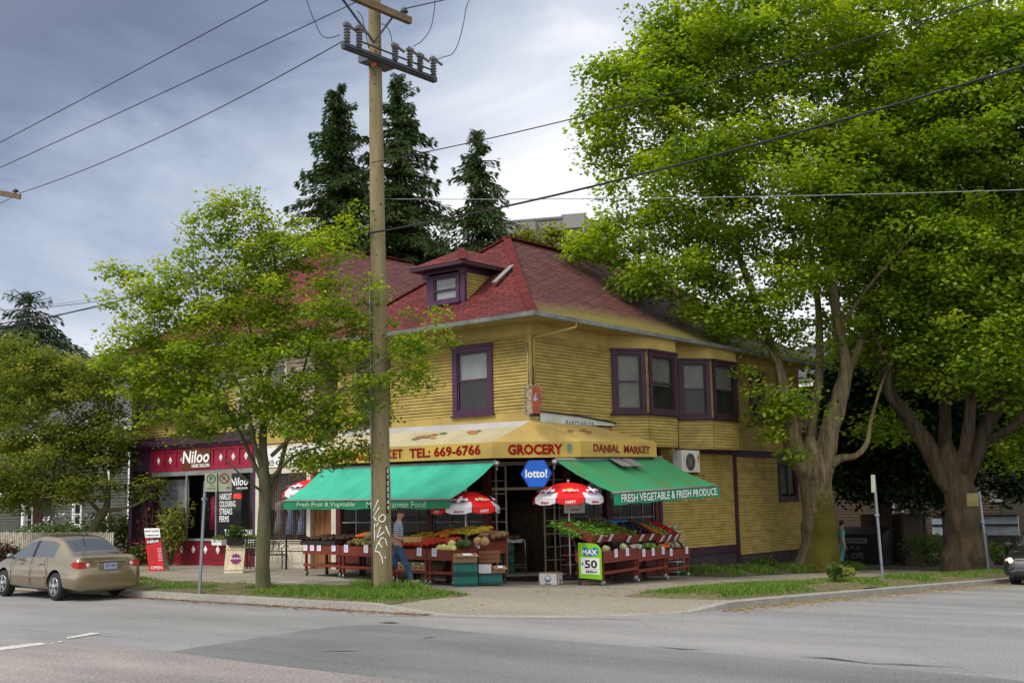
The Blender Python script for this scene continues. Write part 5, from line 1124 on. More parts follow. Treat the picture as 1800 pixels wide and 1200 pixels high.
# right row, along the right street; three double-tier stands
qa, qb = ground(1062, 1030), ground(1214, 1017); dr_ = (qb-qa); dr_.z = 0; Lr = dr_.length; dr_.normalize(); rzR = math.atan2(dr_.y, dr_.x)
Rs = [('left double tier produce stand of leafy greens with the jackpot sign', 0, .36, (.35, .68), (.2, .5)), ('middle double tier produce stand of aubergines and cauliflower', .365, .34, (.18, .5, .85), (.02, .45, .8)), ('right double tier produce stand of oranges and red peppers', .71, .29, (.15, .85), (.2, .5, .82))]
RS = []
for lb, f0, fw_, cards, cards2 in Rs:
    p = qa+dr_*(Lr*f0); w_ = Lr*fw_; t = stand(lb, (p.x, p.y, walkz(p.x, p.y)), rzR, w_, .75, .80, .27, True, cards, cards2); RS.append((t, w_))
dT = .75; tz = lambda x, y: 1.10+.34*(y-dT*.42)/(dT*.58+.35)*1.0
for k, (t, w_) in enumerate(RS):
    T_ = TM(t)
    if k == 0:
        greens('lettuce_heads', 'light green lettuce and celery heaped on the left upper tray', T_, .0, w_, .32, 1.0, lambda x, y: tz(x, y)-.01, 1300, .125, .12); greens('leafy_greens', 'leafy greens spilling over the left end of the tray', T_, -.5, .15, .5, 1.2, lambda x, y: tz(x, y)-.06, 300, .12, .10)
        for i, x in enumerate((.16, .62)): 
            g = M(); g.ball((0, 0, 0), .11, 12, 8, (1, 1, .85), .06); g.ball((0, .02, .03), .085, 10, 7, (1, 1, .9), .1); o = g.build('cabbage', mat('cabbage_leaf_%s' % 'ab'[i], (.40, .44, .22), .6, .3, 12, .2)); o.location = T_ @ Vector((x*w_/.9+.05, .12, .84)); tag(o, ('left' if not i else 'right')+' pale cabbage on the lower shelf behind the jackpot sign', 'cabbage', 'cabbages on the left stand')
    if k == 1:
        greens('leafy_greens', 'dark leafy greens on the left half of the middle upper tray', T_, .0, w_*.45, .35, 1.0, lambda x, y: tz(x, y)-.01, 600, .11, .10)
        heap('aubergine_heap', 'glossy black aubergines on the middle upper tray', T_, w_*.42, w_, .35, 1.0, lambda x, y: tz(x, y)+.03, .05, PM['aub'], 110, (1.5, 1, 1))
        heap('cauliflower_heap', 'cream cauliflowers on the lower shelf of the middle stand', T_, -.05, w_*.38, .06, .4, lambda x, y: .80, .07, PM['bag'], 22); heap('green_apple_heap', 'light green peppers on the lower shelf of the middle stand', T_, w_*.4, w_*.8, .06, .4, lambda x, y: .82, .045, PM['lime'], 60)
        g = M(); g.box((w_*.35, .95, 1.30), (w_*.8, 1.25, 1.56)); o = g.build('blue_printed_box', mat('blue_print_card', (.01, .16, .48), .5)); o.matrix_world = T_; tag(o, 'bright blue printed box standing behind the aubergines', 'box')
        g = M()
        for x in (.47, .66): g.lathe((w_*x, .945, 1.40), [(.05, 0), (.05, .004)], 12, (0, -1, 0))
        g.build('red_print', MA['red'], o)
    if k == 2:
        heap('orange_heap', 'oranges in the left compartment of the right upper tray', T_, .02, w_*.38, .34, 1.05, lambda x, y: tz(x, y)+.04, .042, PM['orange']); heap('cucumber_heap', 'green cucumbers in the middle compartment of the right upper tray', T_, w_*.4, w_*.64, .34, 1.05, lambda x, y: tz(x, y)+.03, .035, PM['lime'], 60, (1, 2, 1))
        heap('red_pepper_heap', 'red peppers in the right compartment of the right upper tray', T_, w_*.68, w_*.98, .34, 1.05, lambda x, y: tz(x, y)+.05, .045, PM['apple']); heap('carrot_heap', 'orange carrots on the lower shelf of the right stand', T_, -.1, w_*.3, .1, .5, lambda x, y: .84, .028, PM['carrot'], 70, (2.4, 1, 1))
        heap('dark_greens_heap', 'dark green squash on the lower shelf between peppers and carrots', T_, -w_*.5, -.05, .06, .5, lambda x, y: .80, .05, PM['lime'], 40)
        g = M()
        for x in (w_*.39, w_*.66): g.beam(T_ @ Vector((x, .33, 1.14)), T_ @ Vector((x, 1.08, 1.5)), .012, .14)
        g.build('tray_divider', MA['greyw']).name = 'tray_divider'; o = bpy.data.objects['tray_divider']; tag(o, 'two thin grey dividers between oranges, cucumbers and peppers', 'dividers')
# big jackpot sign hung on the left end of the row
sx_ = qa.x-.10; sA = onx(1017, 953, sx_); sB = onx(1057, 953, sx_); U = (sB-sA); U.z = 0; U.normalize(); N = U.cross(VZ); Wd = (Vector((sB.x, sB.y, 0))-Vector((sA.x, sA.y, 0))).length
zT, zB = sA.z, onx(1020, 1017, sx_).z; Hh = zT-zB; O_ = Vector((sA.x, sA.y, zB)); P2 = lambda u, v, d=0: O_+U*(u*Wd)+VZ*(v*Hh)+N*d
pr_ = [(0.03, .03), (1, 0), (1, .74)]+[(1-.38*(1-math.cos(a)), .74+.24*math.sin(a)) for a in [PI/2*i/6 for i in range(1, 7)]]+[(0, 1)]
g = M(); g.prism([P2(*p) for p in pr_], N*.03); JS = g.build('jackpot_sign', mat('lime_green_sign', (.19, .50, .015), .4, .05)); tag(JS, 'lime green jackpot sign reading max 50 million at the end of the right stands', 'sign')
g = M(); g.quad(P2(.12, .15, .033), P2(.93, .14, .033), P2(.93, .58, .033), P2(.11, .6, .033)); g.build('white_panel', MA['white'], JS)
g = M()
for u, v, r in ((.32, .76, .1), (.52, .72, .085), (.75, .76, .1)): g.poly([P2(u, v, .034+u*.001)+U*(r*math.cos(a))+VZ*(r*math.sin(a)) for a in [i*PI/9 for i in range(18)]])
g.build('blue_balls', mat('blue_ball_print', (.015, .17, .40), .4), JS)
g = M(); letter(g, 'MAX', P2(.17, .67, .038), U, VZ, Wd*.68, Hh*.14, .05, .05); g.build('title_lettering', MA['white'], JS)
g = M(); letter(g, '50', P2(.28, .30, .036), U, VZ, Wd*.55, Hh*.23, .03); letter(g, '$', P2(.14, .37, .036), U, VZ, Wd*.09, Hh*.10, .02); letter(g, 'Million', P2(.33, .175, .036), U, VZ, Wd*.5, Hh*.07, .03); g.quad(P2(.25, .265, .036), P2(.9, .265, .036), P2(.9, .272, .036), P2(.25, .272, .036)); g.build('amount_lettering', MA['black'], JS)
# white wire rack
q = ground(1208, 1013); t = thing('wire_rack', 'tall white wire rack of bagged goods at the end of the right stands', 'rack', q+Vector((.05, .35, 0)), rzR)
g = M(); hts = (.12, .42, .78, 1.05, 1.3)
for x in (0, .55):
    for y in (0, .4): g.tube([(x, y, 0), (x, y, 1.36)], .011, 6)
for z in hts:
    for y in [i*.05 for i in range(9)]: g.tube([(0, y, z), (.55, y, z)], .005, 4, False)
    g.tube([(0, 0, z), (.55, 0, z)], .014, 6); g.tube([(0, .4, z), (.55, .4, z)], .014, 6)
g.build('rack_frame', mat('white_wire', (.6, .6, .58), .4), t)
for j, z in enumerate(hts): heap('bagged_goods', 'pale bagged goods on the '+('bottom', 'second', 'middle', 'fourth', 'top')[j]+' shelf of the white wire rack', TM(t), .02, .53, .02, .38, lambda x, y, z=z: z+.06, .06, PM['bag'] if j % 2 == 0 else PM['mix'], 12)
# newspaper rack and posters by the door, right side
nr = thing('magazine_rack', 'metal rack with green and white placards right of the shop door', 'rack', (1.35, -.35, .1), -PI/4)
g = M()
for x in (-.4, .4): g.tube([(x, 0, 0), (x, 0, 2.0)], .014, 6)
for z in (.25, .5, .75, 1.0, 1.5, 2.0): g.tube([(-.4, 0, z), (.4, 0, z)], .01, 6)
g.build('rack_frame', MA['metal'], nr)
g = M(); g.box((-.38, -.03, 1.02), (-.02, -.01, 1.46)); pc = g.build('green_placard', mat('green_placard', (.07, .28, .03), .5), nr); g = M(); letter(g, '$2.99', (-.33, -.034, 1.07), VX, VZ, .26, .11, .02); g.build('print', MA['textwhite'], pc)
g = M(); g.box((.02, -.03, 1.02), (.38, -.01, 1.46)); pc = g.build('dark_placard', MA['black'], nr)
g = M(); g.box((-.28, -.05, 1.6), (.28, -.03, 2.0)); pc = g.build('white_placard', MA['white'], nr); g = M(); letter(g, '6/49', (-.2, -.054, 1.8), VX, VZ, .4, .15, .03); g.box((-.15, -.056, 1.67), (.15, -.05, 1.70)); g.build('print', MA['red'], pc)
# ------------------------------------------------------------------ utility pole
pb = ground(673, 1040, walkz); pw = mat('treated_pine', (.235, .195, .105), .85, .2, 2.2, .5, stretch=(3, 3, .35), col2=(.165, .13, .065))
PT = thing('utility_pole', 'tall wooden utility pole with graffiti standing in the kerbside grass', 'utility pole', pb)
def polec(z):           # axis of the pole, leaning a little
    z -= 0; q = onf(673-(z/13.4)*0, 1040, pb); t = z/13.4; return Vector((pb.x, pb.y, pb.z))+VZ*z+RH*(LEAN*z)
tp = onf(658, 0, pb); zt_ = tp.z-pb.z; LEAN = (tp-pb).dot(RH)/zt_
def rad(z): return .215-.0052*z
g = M(); k = 40; g.tube([Vector((0, 0, 0))+VZ*z+RH*(LEAN*z) for z in [-.3+(15.2)*i/k for i in range(k+1)]], [rad(15.2*i/k)*(1+.012*math.sin(i*2.1)) for i in range(k+1)], 24)
g.build('pole', pw, PT)
g = M(); random.seed(4)
def onpole(z, a, d=.004): r = rad(z)+d; c = VZ*z+RH*(LEAN*z); return c+(-FH*math.cos(a)+RH*math.sin(a))*r
for i in range(34):
    z = random.uniform(.6, 13.5); a = random.uniform(-1.3, 1.3); s_ = random.uniform(.014, .03); c = onpole(z, a, .002)
    n_ = (-FH*math.cos(a)+RH*math.sin(a)); t_ = n_.cross(VZ); g.poly([c+n_*.004+t_*(s_*math.cos(q))+VZ*(s_*1.3*math.sin(q)) for q in [j*PI/4 for j in range(8)]])
g.build('knots', mat('dark_knot', (.10, .06, .025), .9), PT)
g = M(); g.tube([onpole(z, -1.35, .015) for z in (0, 2, 4, 6, 7)], .018, 6); g.build('cable_guard', MA['metal'], PT)
g = M(); n_ = 12
for i in range(n_):
    z0, z1 = 2.72-1.02*(i+1)/n_, 2.72-1.02*i/n_; g.quad(onpole(z0, .62, .006), onpole(z0, .92, .006), onpole(z1, .92, .006), onpole(z1, .62, .006))
npl = g.build('number_plate', MA['black'], PT)
g = M()
for i, ch in enumerate('SW25269'): z = 2.60-.135*i; c = onpole(z, .72, .012); t_ = (RH*math.cos(.77)+FH*math.sin(.77)); letter(g, ch, c, t_, VZ, .045, .085, .02)
g.build('lettering', MA['textwhite'], npl)
g = M()
def gp(px, py): # pixel on the pole front -> (z, angle)
    q = onf(px, py, pb)-pb; z = q.z; u = (q.dot(RH)-LEAN*z)/rad(z); return z, math.asin(max(-.97, min(.97, u)))
strokes = [[(667, 878), (660, 893), (657, 898)], [(669, 891), (658, 908), (664, 915)], [(672, 905), (668, 909), (668, 914), (673, 917), (678, 914), (679, 908), (676, 904), (672, 905)], [(667, 918), (663, 925)],
           [(671, 925), (664, 945), (677, 934)], [(680, 924), (684, 935), (686, 942), (681, 930), (680, 924)], [(661, 968), (666, 955), (673, 944), (679, 946), (682, 959)], [(668, 953), (674, 962)], [(661, 968), (668, 969), (673, 978), (675, 990)], [(660, 920), (660, 950)], [(679, 977), (679, 980)]]
for s_ in strokes:
    P = []
    for (x0, y0), (x1, y1) in zip(s_, s_[1:]):
        for i in range(4): P.append(gp(x0+(x1-x0)*i/4, y0+(y1-y0)*i/4))
    P.append(gp(*s_[-1])); g.tube([onpole(z, a, .004) for z, a in P], .011, 5)
g.build('graffiti', MA['textwhite'], PT)
g = M(); g.lathe(polec(.02)-pb-VZ*.3, [(.23, .2), (.226, .75)], 20); 
hwm = mat('dark_line_hardware', (.055, .06, .07), .5, .15, 5, 0, .3)
# lower steel arm with fused cutouts; runs along the side street
py_ = pb.y+.35
A0, A1 = ony(603, 80, pb.y-.25), ony(765, 141, pb.y-.25); ax = (A1-A0).normalized()
def arm_pt(t): return A0.lerp(A1, t)
CA = thing('switch_arm', 'dark steel crossarm carrying fuse cutouts high on the wooden pole', 'crossarm', A0)
g = M(); g.beam((0, 0, 0), A1-A0, .13, .13); g.beam(ax*.05-FH*.12+VZ*.0, A1-A0-ax*.05-FH*.12, .05, .05); g.build('arm_beam', hwm, CA)
g = M(); q = polec(A0.lerp(A1, .42).z-pb.z)-A0; g.beam(q-ax*.35-FH*.2, q+ax*.5-FH*.2, .34, .16); g.build('clamp_plate', mat('blue_grey_steel', (.10, .125, .15), .4, .1, 4, 0, .4), CA)
g = M(); g.lathe(q-FH*.32-VZ*.1, [(.05, 0), (.07, .01), (.07, .03), (.05, .04)], 12, -FH); g.build('orange_ring', mat('orange_ring', (.60, .12, .04), .5), CA)
g = M(); g.tube([ax*.5+VZ*.25, (A1-A0)*.98+VZ*.22], .022, 6); g.build('operating_rod', hwm, CA)
for t_ in (.04, .17, .55, .71, .83, .98):
    tall = .42 if t_ in (.04, .17, .71, .98) else .34
    g = M(); b_ = (A1-A0)*t_+VZ*.05+(-FH*.1 if t_ in (.17, .55, .83) else Vector((0, 0, 0))); g.tube([b_, b_+VZ*tall], .055, 8)
    for i in range(5): g.lathe(b_+VZ*(.06+i*tall/6), [(.055, 0), (.085, .01), (.055, .03)], 10)
    g.cbox(b_+VZ*(tall+.04), (.16, .12, .07)); g.beam(b_+VZ*(tall+.05), b_+VZ*(tall-.02)+ax*.32, .04, .05)
    for j in (-1, 0, 1): g.tube([b_+VZ*(tall+.05)+ax*(.05*j-.0), b_+VZ*(tall+.13)+ax*(.05*j)], .009, 4)
    g.build('fuse_cutout', mat('grey_brown_porcelain', (.11, .11, .105), .35, .15), CA)
B0, B1 = ony(560, -31, pb.y-.28), ony(721, 37, pb.y-.28)
WA = thing('wooden_crossarm', 'upper wooden crossarm leaving the top of the picture', 'crossarm', B0); wam = mat('weathered_arm_timber', (.20, .14, .075), .85, .2, 3, .2, stretch=(1, 4, 4))
g = M(); g.beam((0, 0, 0), B1-B0, .13, .16); g.build('arm_beam', wam, WA)
g = M(); bx = (B1-B0); q = polec(B0.lerp(B1, .55).z-pb.z-.75)-B0; g.beam(bx*.16+VZ*.02, q-FH*.2, .03, .05); g.beam(bx*.82, q-FH*.2, .03, .05); g.build('brace', hwm, WA)
for t_ in (.93, .56, .1):
    g = M(); g.lathe(bx*t_+VZ*.08, [(.02, 0), (.03, .04), (.09, .06), (.095, .10), (.06, .13), (.07, .16), (.03, .18)], 12); g.build('insulator', hwm, WA)
# neighbouring pole's arm at the left edge
D1 = dep(36, 346, 40); D0 = dep(-90, 322, 40)
NA = thing('neighbour_crossarm', 'end of a wooden crossarm with one insulator at the left edge of the sky', 'crossarm', D0); g = M(); g.beam((0, 0, 0), D1-D0, .12, .16); g.build('arm_beam', wam, NA)
g = M(); g.lathe((D1-D0)*.93+VZ*.08, [(.02, 0), (.03, .04), (.10, .06), (.10, .10), (.05, .13), (.03, .16)], 12); g.build('insulator', hwm, NA)
g = M(); q0 = (D0-Vector((0, 0, 0))); g.tube([VZ*.3, Vector((0, 0, -D0.z))], .17, 12); g.build('pole', pw, NA)
# ------------------------------------------------------------------ wires (thin cables, each with its own sag)
blk = mat('cable_sheath', (.02, .02, .022), .6); gal = mat('pale_wire', (.28, .29, .3), .5)
def wire(label, a, b, r=.012, sag=.2, m_=None, mid=None, name='overhead_wire'):
    a, b = Vector(a), Vector(b); n_ = 28; g = M(); P = [a.lerp(b, i/n_)-VZ*(sag*4*(i/n_)*(1-i/n_)) for i in range(n_+1)]; g.tube(P, r, 5)
    return tag(g.build(name, m_ or blk), label, 'cable')
ptp = lambda py, d=0: onf(657+(py/1040)*16, py, pb)
wire('highest of the three dark wires crossing the upper left sky', dep(-700, 600, 62), dep(560, -48, 27), .013, .25)
wire('middle of the three dark wires crossing the upper left sky to the pole', dep(-760, 620, 62), B0.lerp(B1, .56)+VZ*.24, .013, .3)
wire('dark wire from the left edge insulator to the steel switch arm', D1+VZ*.14-FH*.0, A0+VZ*.1, .013, .28)
wire('short dark wire running down left from the left edge insulator', D1+VZ*.12, dep(-60, 385, 48), .013, .02)
wire('thin wire running from the pole down to the left above the conifer', dep(-260, 518, 60), ptp(418)-FH*.0, .011, 1.2)
wire('second thin wire above the far left conifer top', dep(-260, 530, 60), dep(650, 395, 28.5), .009, 1.2, gal)
wire('third thin wire crossing behind the far left conifer top', dep(-260, 545, 60), dep(650, 405, 28.5), .009, 1.3, gal)
CB = pb-FH*.22
cab0 = onf(657, 413, pb)-FH*.25
wire('thick black cable running from the pole down to the left', dep(-420, 640, 60), cab0, .022, .55)
wire('thick black cable rising from the pole to the upper right over the maples', cab0, dep(2100, 22, 15), .022, .25)
wire('thin dark wire rising from the pole to the top right corner', onf(655, 290, pb)-FH*.2, dep(2100, -115, 15), .012, .25)
wire('pale thin wire crossing nearly level in front of the maples', onf(665, 346, pb)+FH*.2, dep(2200, 318, 24), .009, -.02 if False else .12, gal)
q = dep(1058, 357, 27.0)
qq = None
g = M(); w0, w1 = onf(665, 346, pb)+FH*.2, dep(2200, 318, 24)
best = min(range(101), key=lambda i: abs(((w0.lerp(w1, i/100)-CAMP).dot(RT)/(w0.lerp(w1, i/100)-CAMP).dot(FW))*FPX+900-1058)); bt = best/100
c = w0.lerp(w1, bt)-VZ*(.12*4*bt*(1-bt)); dw = (w1-w0).normalized()
g.beam(c-dw*.1, c+dw*.1, .07, .06); g.tube([c-dw*.13, c+dw*.13], .02, 6); tag(g.build('wire_splice', MA['metal'], bevel=.01), 'small grey splice on the pale level wire before the maple', 'splice')
wire('diagonal dark wire falling to the right at the far left edge', dep(-40, 508, 38), dep(150, 645, 40), .010, .1)
wire('lower diagonal wire falling to the right behind the far left conifer', dep(60, 560, 38), dep(235, 665, 40), .009, .1)
wire('top right wire ending at the upper crossarm insulator', B1-bx*.07+VZ*.24, dep(900, -30, 26.3), .014, .02)
g = M(); u0 = B1-bx*.07+VZ*.24; u1 = dep(900, -30, 26.3); g.tube([u0.lerp(u1, .42), u0.lerp(u1, .62)], .045, 8); tag(g.build('line_clamp', hwm), 'dark strain clamp on the wire at the top of the pole', 'clamp')
def jumper(label, pts, r=.010):
    P = [onf(x, y, A0.lerp(A1, .5)) for x, y in pts]; Q = []
    for i in range(len(P)-1):
        p0, p1, p2, p3 = P[max(i-1, 0)], P[i], P[i+1], P[min(i+2, len(P)-1)]
        for j in range(5): t = j/5; Q.append(.5*((2*p1)+(p2-p0)*t+(2*p0-5*p1+4*p2-p3)*t*t+(-p0+3*p1-3*p2+p3)*t**3))
    Q.append(P[-1]); g = M(); g.tube(Q, r, 5); tag(g.build('jumper_wire', blk), label, 'cable', 'looping jumper wires on the pole')
jumper('jumper wire looping at the left end of the switch arm', [(536, -10), (545, 18), (556, 45), (566, 63), (580, 67), (597, 62)])
jumper('long jumper wire looping to the right end of the switch arm', [(830, -8), (820, 12), (815, 40), (806, 75), (795, 95), (778, 101), (768, 106)])
jumper('jumper wire looping from the upper arm to the middle fuse', [(765, -5), (763, 20), (757, 50), (742, 72), (726, 82)])
jumper('short jumper wire falling right of the pole to the switch arm', [(670, 42), (680, 47), (687, 62), (690, 85)])
jumper('short jumper wire falling left of the pole to the switch arm', [(628, 20), (636, 30), (642, 55), (648, 85)])
# ------------------------------------------------------------------ street signs
pst = mat('grey_sign_post', (.25, .28, .31), .45, .12, 4, 0, .6)
s0 = ground(350, 1043, walkz); t = thing('parking_sign', 'two small parking plates on a leaning grey post by the kerb', 'road sign', s0)
top = onf(361, 845, s0)-s0; g = M(); g.beam((0, 0, -.2), top, .075, .05, RH); g.cbox(top*.84, (.09, .09, .06)); g.build('post', pst, t)
sg = mat('sign_sheet', (.36, .40, .27), .5, .12, 6, col2=(.27, .30, .20))
def plate(nm, x0, x1, y0, y1, parent, base, yaw=0):
    a, b_, c_, d_ = [onf(x, y, base-FH*.06)-base for x, y in ((x0, y1), (x1, y1), (x1, y0), (x0, y0))]; g = M(); g.prism([a, b_, c_, d_], FH*.012); return g.build(nm, sg, parent), a, b_-a, d_-a
p1, o_, u_, v_ = plate('sign_plate', 360, 381.5, 831, 863.5, t, s0)
def ring(g, c, u, v, r0, r1, n=24):
    for i in range(n):
        a0, a1 = 2*PI*i/n, 2*PI*(i+1)/n; g.quad(c+u*r0*math.cos(a0)+v*r0*math.sin(a0), c+u*r1*math.cos(a0)+v*r1*math.sin(a0), c+u*r1*math.cos(a1)+v*r1*math.sin(a1), c+u*r0*math.cos(a1)+v*r0*math.sin(a1))
grn = mat('sign_green', (.01, .12, .04), .5); rdm = mat('sign_red', (.25, .02, .015), .5)
f_ = -FH*.004; un = u_.normalized(); vn = v_.normalized(); w_ = u_.length; h_ = v_.length
g = M(); cc = o_+u_*.52+v_*.68+f_; ring(g, cc, un, vn, w_*.30, w_*.38); letter(g, 'P', cc-un*w_*.13-vn*w_*.18, un, vn, w_*.26, w_*.38, .03); letter(g, '2 HR', o_+u_*.35+v_*.27+f_, un, vn, w_*.4, h_*.09, .02); letter(g, '9AM-6PM', o_+u_*.15+v_*.12+f_, un, vn, w_*.72, h_*.09, .02); g.build('print', grn, p1)
p2, o_, u_, v_ = plate('sign_plate', 384, 407, 830, 863.5, t, s0)
g = M(); cc = o_+u_*.45+v_*.68+f_; ring(g, cc, un, vn, w_*.32, w_*.42); d1 = (un+vn*-1).normalized(); d2 = (un+vn).normalized(); g.quad(cc-d1*w_*.35-d2*.012, cc+d1*w_*.35-d2*.012, cc+d1*w_*.35+d2*.012, cc-d1*w_*.35+d2*.012); g.build('print', rdm, p2)
g = M(); cc = o_+u_*.75+v_*.2+f_; g.poly([cc+un*.05, cc+vn*.025-un*.01, cc+vn*.01-un*.01, cc+vn*.01-un*.05, cc-vn*.01-un*.05, cc-vn*.01-un*.01, cc-vn*.025-un*.01]); letter(g, 'P', o_+u_*.33+v_*.58+f_*.8, un, vn, w_*.2, w_*.3, .03); g.build('print', MA['foundation'], p2)
def signpost(label, bx_, by_, tx_, ty_, plt, m_=None, facing=None):
    s0 = ground(bx_, by_, lambda x, y: max(walkz(x, y), vr(x, y))); t = thing('sign_post', label, 'road sign', s0); top = onf(tx_, ty_, s0)-s0
    g = M(); g.beam((0, 0, -.2), top, .075, .05, RH); g.cbox(top*.62, (.09, .09, .05)); g.build('post', pst, t)
    a, b_, c_, d_ = [onf(x, y, s0-FH*.05)-s0 for x, y in plt]; g = M(); g.prism([a, b_, c_, d_], FH*.012+(RH*.02 if facing else Vector((0, 0, 0)))); g.build('sign_plate', m_ or pst, t); return t
signpost('grey sign post with edge-on plate beside the nearer maple', 1552, 1018, 1536, 836, ((1532, 865), (1539, 865), (1538, 834), (1531, 834)), sg)
signpost('grey sign post with a blank yellow plate in front of the far maple', 1739, 1004, 1721, 863, ((1700, 889), (1721, 889), (1720, 866), (1699, 866)), mat('yellow_back_plate', (.16, .14, .045), .6))
# ------------------------------------------------------------------ pavement signs, planters, bench
def aboard(label, base_px, w_, h_, rz, depth, mats, nm='sandwich_board'):
    q = ground(*base_px); return thing(nm, label, 'sandwich board', q, rz), w_, h_
q = ground(262, 1004); rz_ = math.atan2(RH.y, RH.x)+.12
t = thing('sandwich_board', 'red price board of the hair salon reading open, standing on the pavement', 'sandwich board', q, rz_)
def lean(u, v, d=0, w_=.46, h_=1.28): return Vector((w_*u-.06*v*0-.23*v, .34*v-d, h_*v))
g = M(); g.prism([lean(0, 0), lean(1, 0), lean(1, 1), lean(0, 1)], (0, .03, 0)); g.build('front_board', MA['red'], t)
g = M(); g.prism([Vector((.46*u-.23*v, .95-.55*v, 1.24*v)) for u, v in ((0, 0), (1, 0), (1, 1), (0, 1))], (0, .03, 0)); g.build('back_board', MA['greyw'], t)
g = M(); g.prism([lean(0, .80, .006), lean(1, .80, .006), lean(1, 1.02, .006), lean(0, 1.02, .006)], (0, .004, 0)); hp = g.build('price_header', MA['white'], t)
vd = (lean(0, 1)-lean(0, 0)).normalized()
g = M(); letter(g, "MEN'S  $14.00", lean(.05, .93, .012), VX, vd, .40, .055, .03); letter(g, "WOMAN'S $18.00", lean(.05, .83, .012), VX, vd, .40, .055, .03); g.build('lettering', MA['black'], hp)
g = M(); g.poly([lean(.05, .62, .008), lean(.95, .72, .008), lean(.98, .80, .008), lean(.1, .76, .008)]); g.build('black_band', MA['black'], t)
g = M(); letter(g, 'Niloo', lean(.12, .655, .012), (VX+VZ*.14).normalized(), vd, .34, .10, .02)
for i in range(6): letter(g, ('$16.00', '$18.00', '$20.00', '$35.00', '$45.00', '$25.00')[i], lean(.72, .52-.055*i, .008), VX, vd, .11, .035, .02)
letter(g, 'OPEN', lean(.14, .05, .008), VX, vd, .34, .10, 0.0); g.build('lettering', MA['textwhite'], t)
dr2 = mat('darker_red_lettering', (.42, .03, .03), .6); g = M()
for i in range(8): letter(g, ('Hair Cut', 'Colour', 'Perms', 'Streaks', 'Hair Cut', 'Highlight', 'Seniors', 'Thread & Wax')[i], lean(.1, .54-.055*i, .008), VX, vd, .22, .03, .02)
g.build('small_lettering', dr2, t)
q = ground(393, 1008); t = thing('sandwich_board', 'cream wooden pavement board with a purple emblem and a planter on top', 'sandwich board', q, rz_-.12); cwd = mat('cream_plank_paint', (.62, .53, .36), .7, .12, 3, .1, stretch=(4, 1, 1))
def lean2(u, v, d=0): return Vector((.56*u-.0*v, .30*v-d, .84*v))
g = M()
for i in range(6): g.prism([lean2(i/6+.004, 0), lean2((i+1)/6-.004, 0), lean2((i+1)/6-.004, 1), lean2(i/6+.004, 1)], (0, .02, 0))
g.prism([lean2(0, .12, .02), lean2(1, .12, .02), lean2(1, .2, .02), lean2(0, .2, .02)], (0, .018, 0)); g.prism([lean2(0, .8, .02), lean2(1, .8, .02), lean2(1, .88, .02), lean2(0, .88, .02)], (0, .018, 0)); g.build('front_board', cwd, t)
g = M(); g.prism([Vector((.56*u-.22*(1-v), .85-.5*v, .84*v)) for u, v in ((0, 0), (.9, 0), (1, 1), (0, 1))], (0, .03, 0)); g.build('back_board', cwd, t)
g = M(); c = lean2(.56, .5, .03); vv = Vector((0, .336, .94)).normalized(); g.poly([c+VX*(r*math.cos(a))+vv*(r*math.sin(a)) for a, r in [(i*PI/10, .17 if i % 2 else .125) for i in range(20)]]); em = g.build('purple_burst', mat('purple_burst', (.22, .008, .13), .6), t)
g = M(); letter(g, 'flowers', c-VX*.17-vv*.02-VY*.006, VX, vv, .34, .08, .0, .2); g.build('lettering', MA['textwhite'], em)
fl_y = mats_tone('yellow_petals', (.50, .25, .01), (.7, .45, .02), (.75, .6, .1)); fl_w = mats_tone('white_petals', (.5, .5, .45), (.7, .7, .66), (.8, .8, .78)); fl_r = mats_tone('russet_petals', (.25, .03, .02), (.4, .08, .03), (.5, .2, .05))
bushm = leafmat('shrub_leaves', (.025, .06, .008), (.065, .13, .018), (.17, .25, .04), .35, 1.4); bushy = leafmat('olive_shrub_leaves', (.07, .085, .015), (.17, .20, .035), (.32, .33, .07), .4, 1.4); bushr = leafmat('dark_red_shrub_leaves', (.05, .01, .015), (.11, .02, .03), (.18, .06, .04), .3, 1.3)
def planter(label, loc, rz, w_, d_, h, m_, fol, n=220, sp=.1, up=.18, cat='planter', fl=None, name='planter'):
    t = thing(name, label, cat, loc, rz); g = M(); g.prism([(0.02, .02, 0), (w_-.02, .02, 0), (w_-.02, d_-.02, 0), (.02, d_-.02, 0)], (0, 0, .01)); g.box((0, 0, .011), (w_, d_, h)); g.box((-.02, -.02, h-.03), (w_+.02, d_+.02, h+.01)); g.build('box', m_, t)
    P = leafpuff(n, [(Vector((w_/2, d_/2, h+up*.5)), (w_*.62, d_*.8, up))], sp); P_ = tonemesh('plants', *P, fol, t)
    if fl: tonemesh('flowers', *leafpuff(n//3, [(Vector((w_/2, d_/2, h+up*.7)), (w_*.55, d_*.8, up*.8))], sp*.5), fl, t)
    return t
